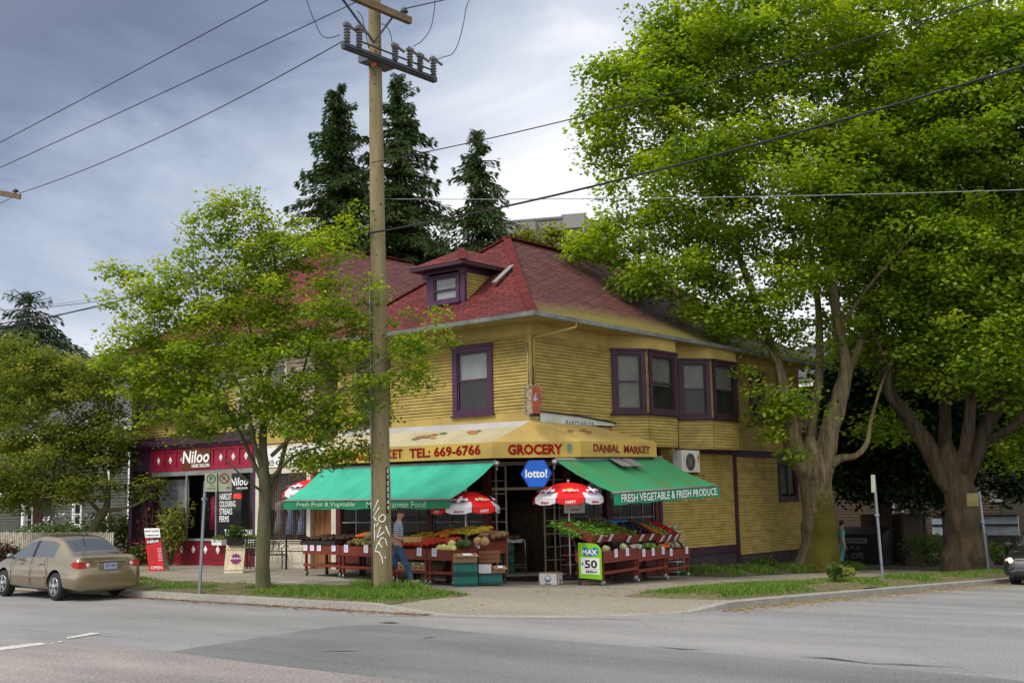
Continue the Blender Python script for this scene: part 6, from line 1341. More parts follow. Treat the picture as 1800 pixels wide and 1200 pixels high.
def leafpuff(n, blobs, s_, shell=.0, asp=.6, droop=.3):
    nb = len(blobs); V = np.zeros((n, 4, 3)); tn = np.zeros(n); bi = rng.integers(0, nb, n)
    for k, (c, r) in enumerate(blobs):
        m_ = bi == k; q = m_.sum(); d = rng.normal(size=(q, 3)); d /= np.linalg.norm(d, axis=1)[:, None]; rr = rng.uniform(shell, 1, q)**.45
        p = d*rr[:, None]*np.array(r)+np.array(c); V[m_] = p[:, None, :]; tn[m_] = rng.normal(.5, .12)+rng.normal(0, .18, q)
    nrm = rng.normal(size=(n, 3))*.55+np.array((0, 0, 1)); nrm /= np.linalg.norm(nrm, axis=1)[:, None]
    a = rng.uniform(0, 2*PI, n); d = np.stack([np.cos(a), np.sin(a), rng.normal(-droop, .3, n)], 1); d -= nrm*(d*nrm).sum(1)[:, None]; d /= np.linalg.norm(d, axis=1)[:, None]; w_ = np.cross(nrm, d)
    k = (s_*rng.uniform(.6, 1.25, n))[:, None]
    V[:, 1] += d*k*.5+w_*k*asp*.5; V[:, 2] += d*k; V[:, 3] += d*k*.5-w_*k*asp*.5
    return V.reshape(-1, 3), np.arange(4*n).reshape(n, 4), np.clip(tn, 0, 1)
bpy.context.view_layer.update()
qb = t.matrix_world @ Vector((.05, .16, .80)); planter('black planter of ferny greens on the cream pavement board', qb, rz_-.12, .46, .26, .2, MA['black'], bushm, 420, .10, .26)
planter('black hanging trough with grasses and yellow pansies beside the pavement board', t.matrix_world @ Vector((.5, .25, .72)), rz_, .5, .2, .02, MA['greyw'], bushm, 200, .08, .12, fl=fl_y)
q = onx(372, 958, -.35); planter('white window box with yellow flowers left of the salon window', (q.x, q.y, q.z), -PI/2, .5, .22, .16, MA['white'], bushm, 160, .08, .12, fl=fl_y)
q = onx(420, 958, -.35); planter('white window box with yellow pansies right of the pavement board', (q.x, q.y, q.z), -PI/2, .75, .22, .17, MA['white'], bushm, 200, .08, .12, fl=fl_y)
q = ground(292, 986); t = thing('flower_pot', 'round blue glazed pot with lilac flowers by the salon wall', 'flower pot', q); g = M(); g.lathe((0, 0, 0), [(.15, 0), (.25, .12), (.27, .25), (.22, .36), (.25, .4), (.2, .4), (.18, .33)], 18); g.build('pot', mat('cobalt_glaze', (.01, .03, .22), .2), t)
tonemesh('plants', *leafpuff(240, [(Vector((0, 0, .5)), (.3, .3, .18))], .09), bushm, t)
tonemesh('flowers', *leafpuff(60, [(Vector((0, 0, .58)), (.3, .3, .12))], .05), mats_tone('lilac_petals', (.25, .12, .3), (.4, .25, .45), (.5, .4, .5)), t)
q = ground(423, 989); t = thing('cauldron_planter', 'black cauldron planter of grasses beside the iron bench', 'planter', q); g = M(); g.lathe((0, 0, .1), [(.18, 0), (.26, .1), (.27, .3), (.3, .34), (.25, .34)], 16); 
for a in (0, 2.1, 4.2): g.tube([(.2*math.cos(a), .2*math.sin(a), .15), (.26*math.cos(a), .26*math.sin(a), 0)], .018, 5)
g.build('pot', MA['black'], t); tonemesh('plants', *leafpuff(260, [(Vector((0, 0, .58)), (.35, .35, .2))], .13, asp=.3), bushr, t)
q = ground(528, 996); t = thing('flower_pot', 'black pot with a small green shrub at the end of the produce stands', 'flower pot', q); g = M(); g.lathe((0, 0, 0), [(.16, 0), (.24, .35), (.26, .4), (.2, .4)], 16); g.build('pot', MA['black'], t); tonemesh('plants', *leafpuff(260, [(Vector((0, 0, .6)), (.3, .3, .25))], .09), bushm, t)
# wrought iron bench
q = ground(440, 1000); t = thing('iron_bench', 'black wrought iron bench with curled back on the pavement', 'bench', q, math.atan2(RH.y, RH.x)-.35); g = M()
for i in range(7): g.tube([(0, .05+.06*i, .43), (1.1, .05+.06*i, .43)], .014, 5)
g.build('seat', MA['black'], t); g = M(); g.tube([(0, .45, .45), (.0, .52, .85), (.15, .54, .93), (.55, .55, .97), (.95, .54, .93), (1.1, .52, .85), (1.1, .45, .45)], .018, 6)
for i in range(11):
    x = .05+.1*i; g.tube([(x, .45, .45), (x+.04*(-1)**i, .5, .65), (x, .53, .88)], .009, 4)
for i in range(5): g.tube([(.15+.2*i+.07*math.cos(a), .52, .75+.07*math.sin(a)) for a in [j*PI/5 for j in range(11)]], .008, 4)
g.build('backrest', MA['black'], t)
for x in (0, 1.1):
    for y in (.03, .47): g = M(); g.tube([(x, y, .43), (x+(.04 if x else -.04), y+(.08 if y > .1 else -.05), .2), (x, y+(.12 if y > .1 else -.02), 0)], .018, 6); g.build('leg', MA['black'], t)
    g = M(); g.tube([(x, .5, .68), (x, .2, .7), (x, .0, .64), (x, .02, .43)], .016, 6); g.build('armrest', MA['black'], t)
# ornamental iron rail before the dress shop
t = thing('iron_railing', 'low black ornamental iron railing before the dress shop window', 'railing'); g = M(); y0, y1, x_ = 7.9, 11.6, -.75; zb_ = walkz(x_, 9)
for z in (.95, .84, .55): g.tube([(x_, y0, zb_+z), (x_, y1, zb_+z)], .014, 5)
g.build('rail', MA['black'], t)
for i in range(5): y = y0+(y1-y0)*i/4; g = M(); g.box((x_-.02, y-.02, zb_), (x_+.02, y+.02, zb_+1.0)); g.build('post', MA['black'], t)
g = M()
for i in range(24): y = y0+.08+(y1-y0-.16)*i/23; g.tube([(x_, y+.055*math.cos(a), zb_+.895+.05*math.sin(a)) for a in [j*PI/4 for j in range(9)]], .008, 4); g.tube([(x_, y+.06*math.cos(a), zb_+.78+.045*math.sin(a)) for a in [PI+j*PI/4 for j in range(5)]], .008, 4)
g.build('scrollwork', MA['black'], t)
# ------------------------------------------------------------------ people
skin = mat('skin', (.42, .22, .14), .55, .08, 4); hairm = mat('dark_brown_hair', (.03, .016, .010), .6, .2, 20)
def skinmesh(name, chains, m_, parent, sub=2, root=0):
    """chains: list of (list of (pos, radius)); the first point of later chains may index an earlier point"""
    vs, es, rs = [], [], []
    for ch in chains:
        prev = None
        for it in ch:
            if isinstance(it, int): prev = it; continue
            p, r = it; vs.append(p); rs.append(r); i = len(vs)-1
            if prev is not None: es.append((prev, i))
            prev = i
    me = bpy.data.meshes.new(name); me.from_pydata([tuple(v_) for v_ in vs], es, []); o = bpy.data.objects.new(name, me); C.objects.link(o)
    sk = o.modifiers.new('skin', 'SKIN'); sk.use_smooth_shade = True
    for i, r in enumerate(rs):
        s_ = me.skin_vertices[0].data[i]; s_.radius = (r, r) if not isinstance(r, tuple) else r; s_.use_root = (i == root)
    sb = o.modifiers.new('sub', 'SUBSURF'); sb.levels = sb.render_levels = sub
    bpy.context.view_layer.update(); me2 = bpy.data.meshes.new_from_object(o.evaluated_get(bpy.context.evaluated_depsgraph_get())); bpy.data.objects.remove(o)
    me2.name = name; me2.materials.clear(); me2.materials.append(m_); o2 = bpy.data.objects.new(name, me2); C.objects.link(o2); o2.parent = parent
    me2.polygons.foreach_set('use_smooth', [True]*len(me2.polygons)); return o2
V3 = Vector
def hand_chains(w_, d, palm_n, up_, idx, curl=.6, s_=1):
    """palm + 5 fingers from wrist point w_, direction d; returns chains continuing from vertex idx"""
    d = d.normalized(); sd_ = d.cross(palm_n).normalized(); ch = []
    base = w_+d*.045*s_
    ch.append([idx, (base, .026*s_), (w_+d*.075*s_, .028*s_)])
    return ch, base, d, sd_
def person(name, label, loc, rz, shirt, trousers, shoe, pose, hair, stripes=None, h=1.75, tray=False, skirt=False):
    """local frame: faces +x, left side +y"""
    t = thing(name, label, 'person', loc, rz); k = h/1.75; P = {a: V3(b)*k for a, b in pose.items()}
    ch = [[(P['pelvis'], .125*k), (P['waist'], .115*k), (P['chest'], .135*k), (P['neckb'], .075*k), (P['neck'], .052*k), (P['head0'], .07*k), (P['head1'], .083*k), (P['head2'], .06*k)]]
    def idx(): return sum(1 for c in ch for it in c if not isinstance(it, int))
    for s_ in 'lr':
        ch.append([0, (P['hip'+s_], .092*k), (P['knee'+s_], .058*k), (P['calf'+s_], .054*k), (P['ankle'+s_], .038*k), (P['ball'+s_], .038*k)])
        ch.append([2, (P['sh'+s_], .062*k), (P['elb'+s_], .042*k), (P['wr'+s_], .028*k)]); wi = idx()-1
        d = (P['wr'+s_]-P['elb'+s_]).normalized(); pn = V3((0, 0, 1)) if tray else V3((0, 1 if s_ == 'l' else -1, 0)); sdv = d.cross(pn).normalized()
        ch.append([wi, (P['wr'+s_]+d*.05*k, .030*k)]); pi_ = idx()-1
        for j, (off, L) in enumerate(((-.03, .06), (-.010, .07), (.010, .066), (.03, .052))):
            b0 = P['wr'+s_]+d*.085*k+sdv*off*k; ch.append([pi_, (b0, .0095*k), (b0+d*L*.5*k-pn*.008*k, .0085*k), (b0+d*L*.85*k-pn*.03*k, .0075*k)])
        b0 = P['wr'+s_]+d*.04*k+sdv*.032*k; ch.append([pi_, (b0, .011*k), (b0+(d*.03+sdv*.03)*k, .0095*k)])
    skinmesh('body', ch, skin, t)
    sh = [[(P['waist']-VZ*.07*k, .14*k), (P['waist']+VZ*.03, .135*k), (P['chest'], .155*k), (P['neckb']-VZ*.01, .088*k)]]
    for s_ in 'lr': sh.append([2, (P['sh'+s_], .080*k), (P['sh'+s_].lerp(P['elb'+s_], .55), .066*k), (P['sh'+s_].lerp(P['elb'+s_], .85), .064*k)])
    skinmesh('shirt', sh, shirt, t)
    tr = [[(P['pelvis'], .140*k), (P['waist']-VZ*.05*k, .132*k)]]
    for s_ in 'lr': tr.append([0, (P['hip'+s_], .108*k), (P['knee'+s_], .075*k), (P['calf'+s_], .068*k), (P['ankle'+s_].lerp(P['calf'+s_], .15), .062*k)])
    skinmesh('trousers', tr, trousers, t)
    for s_ in 'lr':
        a, b = P['ankle'+s_], P['ball'+s_]; d = (b-a); hx_ = V3((d.x, d.y, 0)).normalized()
        g = M(); f = (b-a).normalized(); heel = a-f*.05*k-VZ*.0; 
        skinmesh('shoe', [[(a+V3((0, 0, -.02)), .045*k), (a.lerp(b, .5)-VZ*.015*k, .044*k), (b, .042*k), (b+f*.07*k, .034*k)]], shoe, t, 1)
    hc = P['head1']; up_ = (P['head2']-P['head0']).normalized(); fx_ = P['face'].normalized()/k*1
    fx_ = (fx_-up_*fx_.dot(up_)).normalized(); sy = up_.cross(fx_)
    def HP(f, s2, u): return hc+(fx_*f+sy*s2+up_*u)*k
    g = M(); g.smooth = True; b0 = len(g.v); n_, m2 = 16, 12
    for i in range(m2+1):
        th = PI*i/m2
        for j in range(n_):
            a = 2*PI*j/n_; f, s2, u = math.sin(th)*math.cos(a), math.sin(th)*math.sin(a), math.cos(th); r = 1.0
            if hair == 'short': cut = (f > .35 and u < .45) or u < -.35+.3*max(0, f)
            else: cut = (f > .4 and u < .4) or u < -.5
            r = .82 if cut else 1.0
            g.v.append(tuple(HP(f*.102*r-.008, s2*.088*r, u*.118*r+.022)))
    for i in range(m2):
        for j in range(n_): j2 = (j+1) % n_; g.face(b0+i*n_+j, b0+(i+1)*n_+j, b0+(i+1)*n_+j2, b0+i*n_+j2)
    g.build('hair', hairm, t)
    g = M(); g.smooth = True; g.ball(HP(.095, 0, -.018), .017*k, 8, 6, (1, .8, 1.5)); g.ball(HP(.0, .084, -.01), .022*k, 8, 6, (.7, .35, 1.2)); g.ball(HP(.0, -.084, -.01), .022*k, 8, 6, (.7, .35, 1.2)); g.ball(HP(.055, 0, -.07), .035*k, 10, 8, (1, 1, .8)); g.build('face', skin, t)
    g = M(); g.ball(HP(.084, .032, .008), .010*k, 8, 6); g.ball(HP(.084, -.032, .008), .010*k, 8, 6); g.beam(HP(.088, .05, .03), HP(.09, .015, .032), .012, .008); g.beam(HP(.088, -.05, .03), HP(.09, -.015, .032), .012, .008); g.beam(HP(.088, .022, -.058), HP(.088, -.022, -.058), .008, .008); g.build('eyes_and_mouth', mat('dark_features', (.06, .02, .015), .5), t)
    return t
stripe = bpy.data.materials.new('striped_cotton'); stripe.use_nodes = True; nt2 = stripe.node_tree; b2 = nt2.nodes['Principled BSDF']; tcx = nd(nt2, 'ShaderNodeTexCoord'); wv_ = nd(nt2, 'ShaderNodeTexWave', Scale=7.5); wv_.bands_direction = 'Z'
nt2.links.new(tcx.outputs['Object'], wv_.inputs[0]); rp2 = nd(nt2, 'ShaderNodeValToRGB'); rp2.color_ramp.elements[0].position = .4; rp2.color_ramp.elements[1].position = .55; rp2.color_ramp.elements[0].color = (.05, .07, .13, 1); rp2.color_ramp.elements[1].color = (.36, .39, .46, 1); nt2.links.new(wv_.outputs[0], rp2.inputs[0]); nt2.links.new(rp2.outputs[0], b2.inputs['Base Color']); b2.inputs['Roughness'].default_value = .8
walkP = dict(pelvis=(0, 0, .93), waist=(.0, 0, 1.08), chest=(.02, 0, 1.30), neckb=(.025, 0, 1.46), neck=(.035, 0, 1.52), head0=(.05, 0, 1.585), head1=(.055, 0, 1.655), head2=(.055, 0, 1.71), face=(1, -.35, 0),
             hipl=(-.01, .09, .86), kneel=(-.10, .09, .50), calfl=(-.25, .09, .34), anklel=(-.42, .09, .17), balll=(-.36, .09, .06),
             hipr=(.03, -.09, .86), kneer=(.20, -.09, .50), calfr=(.26, -.09, .33), ankler=(.33, -.09, .10), ballr=(.45, -.09, .12),
             shl=(.0, .19, 1.40), elbl=(-.02, .25, 1.12), wrl=(.22, .20, 1.05), shr=(.0, -.19, 1.40), elbr=(-.03, -.25, 1.12), wrr=(.22, -.22, 1.05))
q = ground(700, 1031); pr_a = math.atan2(RH.y, RH.x)
jeans = mat('blue_denim', (.045, .10, .19), .85, .25, 6, .1)
man = person('person', 'man in striped t-shirt and jeans walking with a wooden tray past the pole', (q.x, q.y, walkz(q.x, q.y)-.0), pr_a, stripe, jeans, mat('grey_shoe', (.30, .28, .26), .7), walkP, 'short', h=1.80)
bpy.context.view_layer.update(); Tm = man.matrix_world.copy()
t = thing('wooden_tray', 'shallow wooden tray of produce carried by the walking man', 'tray'); t.matrix_world = Tm
g = M(); z0 = 1.04; g.box((.16, -.30, z0), (.56, .26, z0+.02)); g.box((.16, -.30, z0+.0201), (.18, .26, z0+.12)); g.box((.54, -.30, z0+.0201), (.56, .26, z0+.12)); g.box((.1801, -.30, z0+.0201), (.5399, -.28, z0+.12)); g.box((.1801, .24, z0+.0201), (.5399, .26, z0+.12)); g.build('box', mat('pale_tray_wood', (.42, .25, .11), .7, .15, 3), t)
g = M(); g.smooth = True
for i in range(14): g.ball((.24+.08*(i % 4), -.2+.13*(i//4), z0+.08), .045, 8, 6)
g.build('dark_fruit', mat('dark_fruit', (.02, .012, .02), .4), t)
standP = dict(walkP); standP.update(kneel=(.02, .09, .48), calfl=(.0, .09, .32), anklel=(-.04, .09, .09), balll=(.08, .09, .04), kneer=(-.05, -.09, .48), calfr=(-.12, -.09, .32), ankler=(-.2, -.09, .10), ballr=(-.09, -.09, .04), face=(1, .1, 0), elbl=(.05, .28, 1.14), wrl=(.15, .26, .92), elbr=(-.05, -.28, 1.14), wrr=(.02, -.3, .9))
q = dep(1481, 985, (ground(1442, 1004)-CAMP).dot(FW)+2.0); teal = mat('pale_teal_cotton', (.11, .33, .30), .8, .08, 4)
person('person', 'person in a pale teal outfit half hidden behind the near maple trunk', (q.x, q.y, walkz(q.x, q.y)), pr_a, teal, teal, MA['black'], standP, 'long', h=1.70)
# ------------------------------------------------------------------ cars
def car(label, loc, rz, paint, prof, wheels, wr, glz, name='car', lamps=True, L=None, W=.85):
    t = thing(name, label, 'car', loc, rz)
    V_, F_, MI = [], [], []
    n8 = 9
    for st in prof:
        y, zb_, wm, zs, ws, zr, wt, ztp = st[:8]
        half = [(0, zb_), (wm*.86, zb_), (wm*.985, zb_+.12), (wm, min(.56, zs-.08)), (ws, zs), (wt, zr), (wt*.92, zr+(ztp-zr)*.55), (wt*.5, ztp-.006), (0, ztp)]
        for x, z in half: V_.append((x, y, z))
    ns = len(prof)
    for i in range(ns-1):
        for j in range(n8-1):
            a = i*n8+j; F_.append((a, a+n8, a+n8+1, a+1)); m_ = 0
            c = glz(prof[i][0], prof[i+1][0], j)
            MI.append(c)
    cap0 = [j for j in range(n8)]; cap1 = [(ns-1)*n8+j for j in range(n8)]
    me = bpy.data.meshes.new('b'); 
    F_.append(tuple(cap0)); F_.append(tuple(reversed(cap1))); MI += [0, 0]
    me.from_pydata(V_, [], F_)
    for m_ in (paint, GLS, TRM): me.materials.append(m_)
    me.polygons.foreach_set('material_index', MI); me.polygons.foreach_set('use_smooth', [True]*len(F_)); me.update()
    o = bpy.data.objects.new('b', me); C.objects.link(o)
    mr = o.modifiers.new('m', 'MIRROR'); mr.use_clip = True; mr.merge_threshold = .002
    su = o.modifiers.new('s', 'SUBSURF'); su.levels = su.render_levels = 3
    cut = M()
    for wy in wheels: cut.lathe((-1.2, wy, wr+.015), [(wr+.055, 0), (wr+.055, 2.4)], 32, (1, 0, 0))
    inner = cut.build('c', TRM); bo = o.modifiers.new('bo', 'BOOLEAN'); bo.object = inner; bo.operation = 'DIFFERENCE'; bo.solver = 'EXACT'
    try: bo.material_mode = 'TRANSFER'
    except Exception: pass
    bpy.context.view_layer.update(); me2 = bpy.data.meshes.new_from_object(o.evaluated_get(bpy.context.evaluated_depsgraph_get()))
    bpy.data.objects.remove(o); bpy.data.objects.remove(inner)
    mats_ = [m_.name if m_ else '' for m_ in me2.materials]
    groups = {}
    for p in me2.polygons:
        nm = mats_[p.material_index] if p.material_index < len(mats_) else ''
        key = 'window_glass' if nm == GLS.name else ('trim' if nm == TRM.name else 'body'); groups.setdefault(key, []).append(p)
    for key, ps in groups.items():
        idm = {}; vv, ff = [], []
        for p in ps:
            f = []
            for vi in p.vertices:
                if vi not in idm: idm[vi] = len(vv); vv.append(tuple(me2.vertices[vi].co))
                f.append(idm[vi])
            ff.append(tuple(f))
        m3 = bpy.data.meshes.new(key); m3.from_pydata(vv, [], ff); m3.materials.append({'window_glass': GLS, 'trim': TRM, 'body': paint}[key]); m3.polygons.foreach_set('use_smooth', [True]*len(ff)); m3.update()
        oo = bpy.data.objects.new(key, m3); C.objects.link(oo); oo.parent = t
    g = M()      # dark wells
    for wy in wheels:
        for s_ in (-1, 1): g.box((s_*W*.55-.02, wy-wr-.05, .2), (s_*W*.55+.02, wy+wr+.05, wr*2+.05))
    g.box((-W*.8, prof[0][0]+.2, .22), (W*.8, prof[-1][0]-.2, .30)); g.build('underbody', MA['black'], t)
    for wy in wheels:
        for s_ in (-1, 1):
            g = M(); x = s_*(W-.115); g.lathe((x-.1, wy, wr), [(wr*.66, 0), (wr*.93, .0), (wr, .03), (wr, .17), (wr*.93, .2), (wr*.66, .2)], 28, (1, 0, 0)); w_ = g.build('wheel', rub2, t)
            g = M(); xo = x+s_*.115; c_ = Vector((xo, wy, wr)); g.lathe(c_-VX*s_*.06, [(wr*.66, 0), (wr*.66, .05), (wr*.6, .055), (wr*.58, .0)], 28, (s_, 0, 0))
            for i in range(5):
                a = 2*PI*i/5+.3; d_ = Vector((0, math.cos(a), math.sin(a))); e_ = Vector((0, -math.sin(a), math.cos(a)))
                g.prism([c_+d_*.03-e_*.035, c_+d_*wr*.62-e_*.05, c_+d_*wr*.62+e_*.05, c_+d_*.03+e_*.035], VX*(-s_*.02))
            g.lathe(c_-VX*s_*.02, [(.055, 0), (.055, .03), (.03, .035)], 14, (s_, 0, 0)); g.build('rim', rimm, w_)
            g = M(); g.lathe(c_-VX*s_*.08, [(wr*.6, 0), (wr*.6, .01)], 24, (s_, 0, 0)); g.build('brake_disc', MA['black'], w_)
    return t
GLS = bpy.data.materials.new('car_glass'); GLS.use_nodes = True; b_ = GLS.node_tree.nodes['Principled BSDF']; b_.inputs['Base Color'].default_value = (.035, .045, .045, 1); b_.inputs['Roughness'].default_value = .03; b_.inputs['Specular IOR Level'].default_value = 1.0; b_.inputs['Coat Weight'].default_value = .6
TRM = mat('black_car_trim', (.015, .015, .015), .6, .05); rub2 = mat('tyre_rubber', (.02, .02, .02), .75, .1); rimm = mat('alloy_rim', (.42, .42, .43), .3, .05, 3, 0, .8)
def carpaint(name, c, metal=.6):
    m_ = bpy.data.materials.new(name); m_.use_nodes = True; b = m_.node_tree.nodes['Principled BSDF']; b.inputs['Base Color'].default_value = (*c, 1); b.inputs['Metallic'].default_value = metal; b.inputs['Roughness'].default_value = .22; b.inputs['Coat Weight'].default_value = 1.0; b.inputs['Coat Roughness'].default_value = .06; return m_
sedan = [(-1.00, .34, .60, .60, .58, .64, .45, .66), (-.985, .27, .74, .70, .70, .74, .56, .76), (-.93, .22, .81, .84, .74, .88, .62, .91), (-.88, .20, .83, .93, .75, .97, .64, 1.0), (-.80, .20, .845, .955, .76, 1.005, .65, 1.035),
         (-.52, .20, .85, .96, .77, 1.015, .66, 1.05), (-.36, .20, .85, .965, .77, 1.04, .65, 1.085), (-.05, .20, .85, .965, .775, 1.20, .60, 1.25), (.20, .20, .85, .965, .78, 1.32, .575, 1.37), (.42, .20, .85, .965, .78, 1.385, .56, 1.43), (.50, .20, .85, .96, .78, 1.395, .56, 1.445), (.95, .20, .85, .95, .78, 1.415, .565, 1.475), (1.14, .20, .85, .945, .78, 1.415, .565, 1.478), (1.22, .20, .85, .945, .78, 1.41, .565, 1.476),
         (1.62, .20, .85, .93, .78, 1.36, .56, 1.435), (1.85, .20, .85, .925, .78, 1.27, .575, 1.34), (2.28, .20, .85, .91, .775, 1.04, .64, 1.09), (2.45, .20, .85, .90, .77, .965, .66, 1.0), (2.9, .20, .845, .85, .75, .89, .63, .925), (3.3, .21, .82, .74, .70, .80, .56, .83), (3.46, .24, .74, .62, .62, .68, .5, .71), (3.53, .30, .60, .50, .5, .54, .4, .57)]
def sglz(y0, y1, j):
    if j == 4 and y0 >= .19 and y1 <= 2.3 and not (abs(y0-1.14) < .01): return 1
    if j in (5, 6, 7) and -.37 <= y0 and y1 <= .21 and j != 5: return 1
    if j in (6, 7) and y0 >= 1.61 and y1 <= 2.3: return 1
    if j == 4 and abs(y0-1.14) < .01: return 2
    if j == 0 and y0 > -.85: return 2
    return 0
cp = onz(100, 1054, 0); cp2 = onz(213, 1047, 0); cc_ = (cp+cp2)/2; ang = math.atan2((cp2-cp).y, (cp2-cp).x)
CAR = car('beige sedan parked along the left street kerb seen from behind', (cc_.x-.05, cc_.y, 0), -.06, carpaint('champagne_metallic_paint', (.25, .195, .115)), sedan, (0, 2.6), .315, sglz)
redl = mat('red_lamp_glass', (.36, .004, .003), .25, .05, 3, spec=.35); clearl = mat('clear_lamp_glass', (.55, .50, .48), .1, .05)
for s_ in (-1, 1):
    g = M(); g.smooth = True; n_ = 10; rows_ = []
    for i in range(n_+1):      # curved lens strip wrapped round the rear corner
        u = i/n_; a = u*PI/2; x = s_*(.46+.345*math.sin(a*1.0)**.8); y = -.955+.03*u+.36*max(0, u-.55)**1.3*1.6; hh = .075*math.sqrt(max(.02, 1-(2*u-1)**4)); zc_ = .80+.02*u; rows_.append((x, y, zc_-hh, zc_+hh))
    for i in range(n_):
        a0, a1 = rows_[i], rows_[i+1]; off = -.035
        g.quad((a0[0]+s_*.012, a0[1]+off, a0[2]), (a1[0]+s_*.018, a1[1]+off, a1[2]), (a1[0]+s_*.012, a1[1]+off+.02, a1[3]), (a0[0]+s_*.006, a0[1]+off+.02, a0[3]))
        g.quad((a0[0]+s_*.006, a0[1]+off+.02, a0[3]), (a1[0]+s_*.012, a1[1]+off+.02, a1[3]), (a1[0]-s_*.02, a1[1]+.06, a1[3]-.01), (a0[0]-s_*.02, a0[1]+.06, a0[3]-.01))
        g.quad((a0[0]+s_*.012, a0[1]+off, a0[2]), (a1[0]+s_*.018, a1[1]+off, a1[2]), (a1[0]-s_*.02, a1[1]+.06, a1[2]), (a0[0]-s_*.02, a0[1]+.06, a0[2]))
    tl_ = g.build('tail_lamp', redl, CAR); g = M(); g.smooth = True; g.lathe((s_*.54, -.985, .80), [(.05, 0), (.045, .012), (.02, .02)], 14, (0, -1, 0)); g.build('reversing_light', clearl, tl_)
g = M(); g.box((-.30, -1.0, .665), (.30, -.93, .86)); g.build('plate_recess', carpaint('champagne_recess', (.22, .175, .12)), CAR, .02)
g = M(); g.box((-.155, -1.012, .70), (.155, -1.001, .83)); pl = g.build('licence_plate', mat('pale_blue_plate', (.42, .50, .66), .4), CAR)
g = M(); letter(g, '187 HPS', (-.13, -1.014, .735), VX, VZ, .26, .07, .02); g.build('lettering', mat('plate_blue', (.01, .03, .25), .4), pl)
g = M(); g.box((-.36, -1.0, .868), (.36, -.955, .895)); g.build('chrome_strip', mat('dull_chrome', (.4, .36, .3), .3, .05, 3, 0, .8), CAR, .006)
g = M(); g.tube([(0, .30, 1.42), (0, .1, 1.47), (0, .05, 1.5)], .012, 6); g.tube([(0, .42, 1.43), (0, .62, 1.70)], .004, 4); g.build('antenna', TRM, CAR)
for s_ in (-1, 1):
    g = M(); g.smooth = True; g.ball((s_*.93, 2.02, .985), .10, 10, 8, (.9, .65, .7)); g.beam((s_*.8, 2.05, .93), (s_*.9, 2.03, .96), .05, .05); g.build('door_mirror', carpaint('grey_mirror', (.16, .18, .20)), CAR)
    for y in (.78, 1.72): g = M(); g.beam((s_*.845, y-.1, .82), (s_*.845, y+.1, .82), .03, .03); g.build('door_handle', mat('handle_chrome', (.42, .36, .28), .3, .05, 3, 0, .7), CAR, .008)
g = M()
for s_ in (-1, 1):
    x = s_*.852
    for y in (1.18, 2.16): g.beam((x, y, .30), (x-s_*.01, y, .78), .008, .008); g.beam((x-s_*.01, y, .78), (x-s_*.07, y, .94), .008, .008)
    g.beam((x, .40, .30), (x, .34, .52), .008, .008); g.beam((x, .34, .52), (x-s_*.02, .50, .84), .008, .008); g.beam((x-s_*.02, .5, .84), (x-s_*.07, .5, .94), .008, .008)
g.box((-.46, -1.004, .655), (.46, -.985, .66)); g.build('seams', TRM, CAR)
g = M()
for s_ in (-1, 1): g.beam((s_*.856, .45, .52), (s_*.856, 2.15, .52), .02, .045)
g.build('side_moulding', carpaint('champagne_moulding', (.25, .195, .135)), CAR, .006)
g = M(); g.smooth = True
for x in (-.38, .38): g.ball((x, .95, 1.02), .14, 10, 8, (1.2, .5, 1.2)); g.ball((x, 1.75, 1.02), .14, 10, 8, (1.2, .5, 1.2))
g.build('seats', mat('grey_seat_cloth', (.25, .25, .24), .8), CAR)
van_p = [(-.95, .40, .70, .75, .68, .85, .6, .9), (-.9, .25, .88, 1.0, .85, 1.4, .7, 1.5), (-.8, .22, .93, 1.05, .88, 1.62, .72, 1.70), (0, .22, .95, 1.05, .9, 1.66, .74, 1.76), (1.2, .22, .95, 1.05, .9, 1.66, .74, 1.76), (1.3, .22, .95, 1.05, .9, 1.66, .74, 1.76), (2.2, .22, .95, 1.04, .9, 1.58, .73, 1.68), (2.75, .22, .95, 1.03, .89, 1.22, .76, 1.28), (3.05, .22, .95, 1.02, .88, 1.08, .78, 1.12), (3.5, .22, .94, .95, .86, 1.0, .74, 1.04), (3.85, .24, .90, .82, .80, .86, .68, .9), (3.98, .28, .82, .6, .72, .66, .6, .7), (4.03, .34, .72, .45, .6, .48, .5, .5)]
def vglz(y0, y1, j):
    if j == 4 and y0 >= -.81 and y1 <= 2.76 and abs(y0-1.2) > .01: return 1
    if j in (6, 7) and y0 >= 2.19 and y1 <= 3.06: return 1
    return 2 if j == 0 else 0
q = ony(1764, 1020, -8.6); vx_ = q.x
VAN = car('black minivan with its headlight on parked at the right edge', (vx_+4.0, -9.45, road_h(vx_+2, -9.4)), PI/2, carpaint('black_paint', (.012, .012, .014), .2), van_p, (0, 3.0), .34, vglz, W=.93)
for s_ in (-1, 1):
    g = M(); g.smooth = True; g.ball((s_*.66, 3.83, .74), .12, 12, 8, (1.3, .7, .75)); hl = g.build('headlight', clearl, VAN)
    g = M(); g.smooth = True; g.ball((s_*.64, 3.93, .74), .06, 10, 8); g.build('bulb', emit('headlamp_glow', (1, .62, .25), 6), hl)
    g = M(); g.smooth = True; g.ball((s_*.78, 3.80, .74), .05, 10, 8); g.build('indicator', emit('amber_lamp', (1, .35, .05), 1.6), hl)
g = M()
for z in (.62, .70, .78): g.beam((-.5, 3.97, z), (.5, 3.97, z), .02, .03)
g.build('grille', mat('grille_chrome', (.5, .5, .5), .25, .05, 3, 0, .9), VAN)
for s_ in (-1, 1): g = M(); g.smooth = True; g.ball((s_*1.05, 2.7, 1.12), .12, 10, 8, (1, .6, .8)); g.build('door_mirror', TRM, VAN)
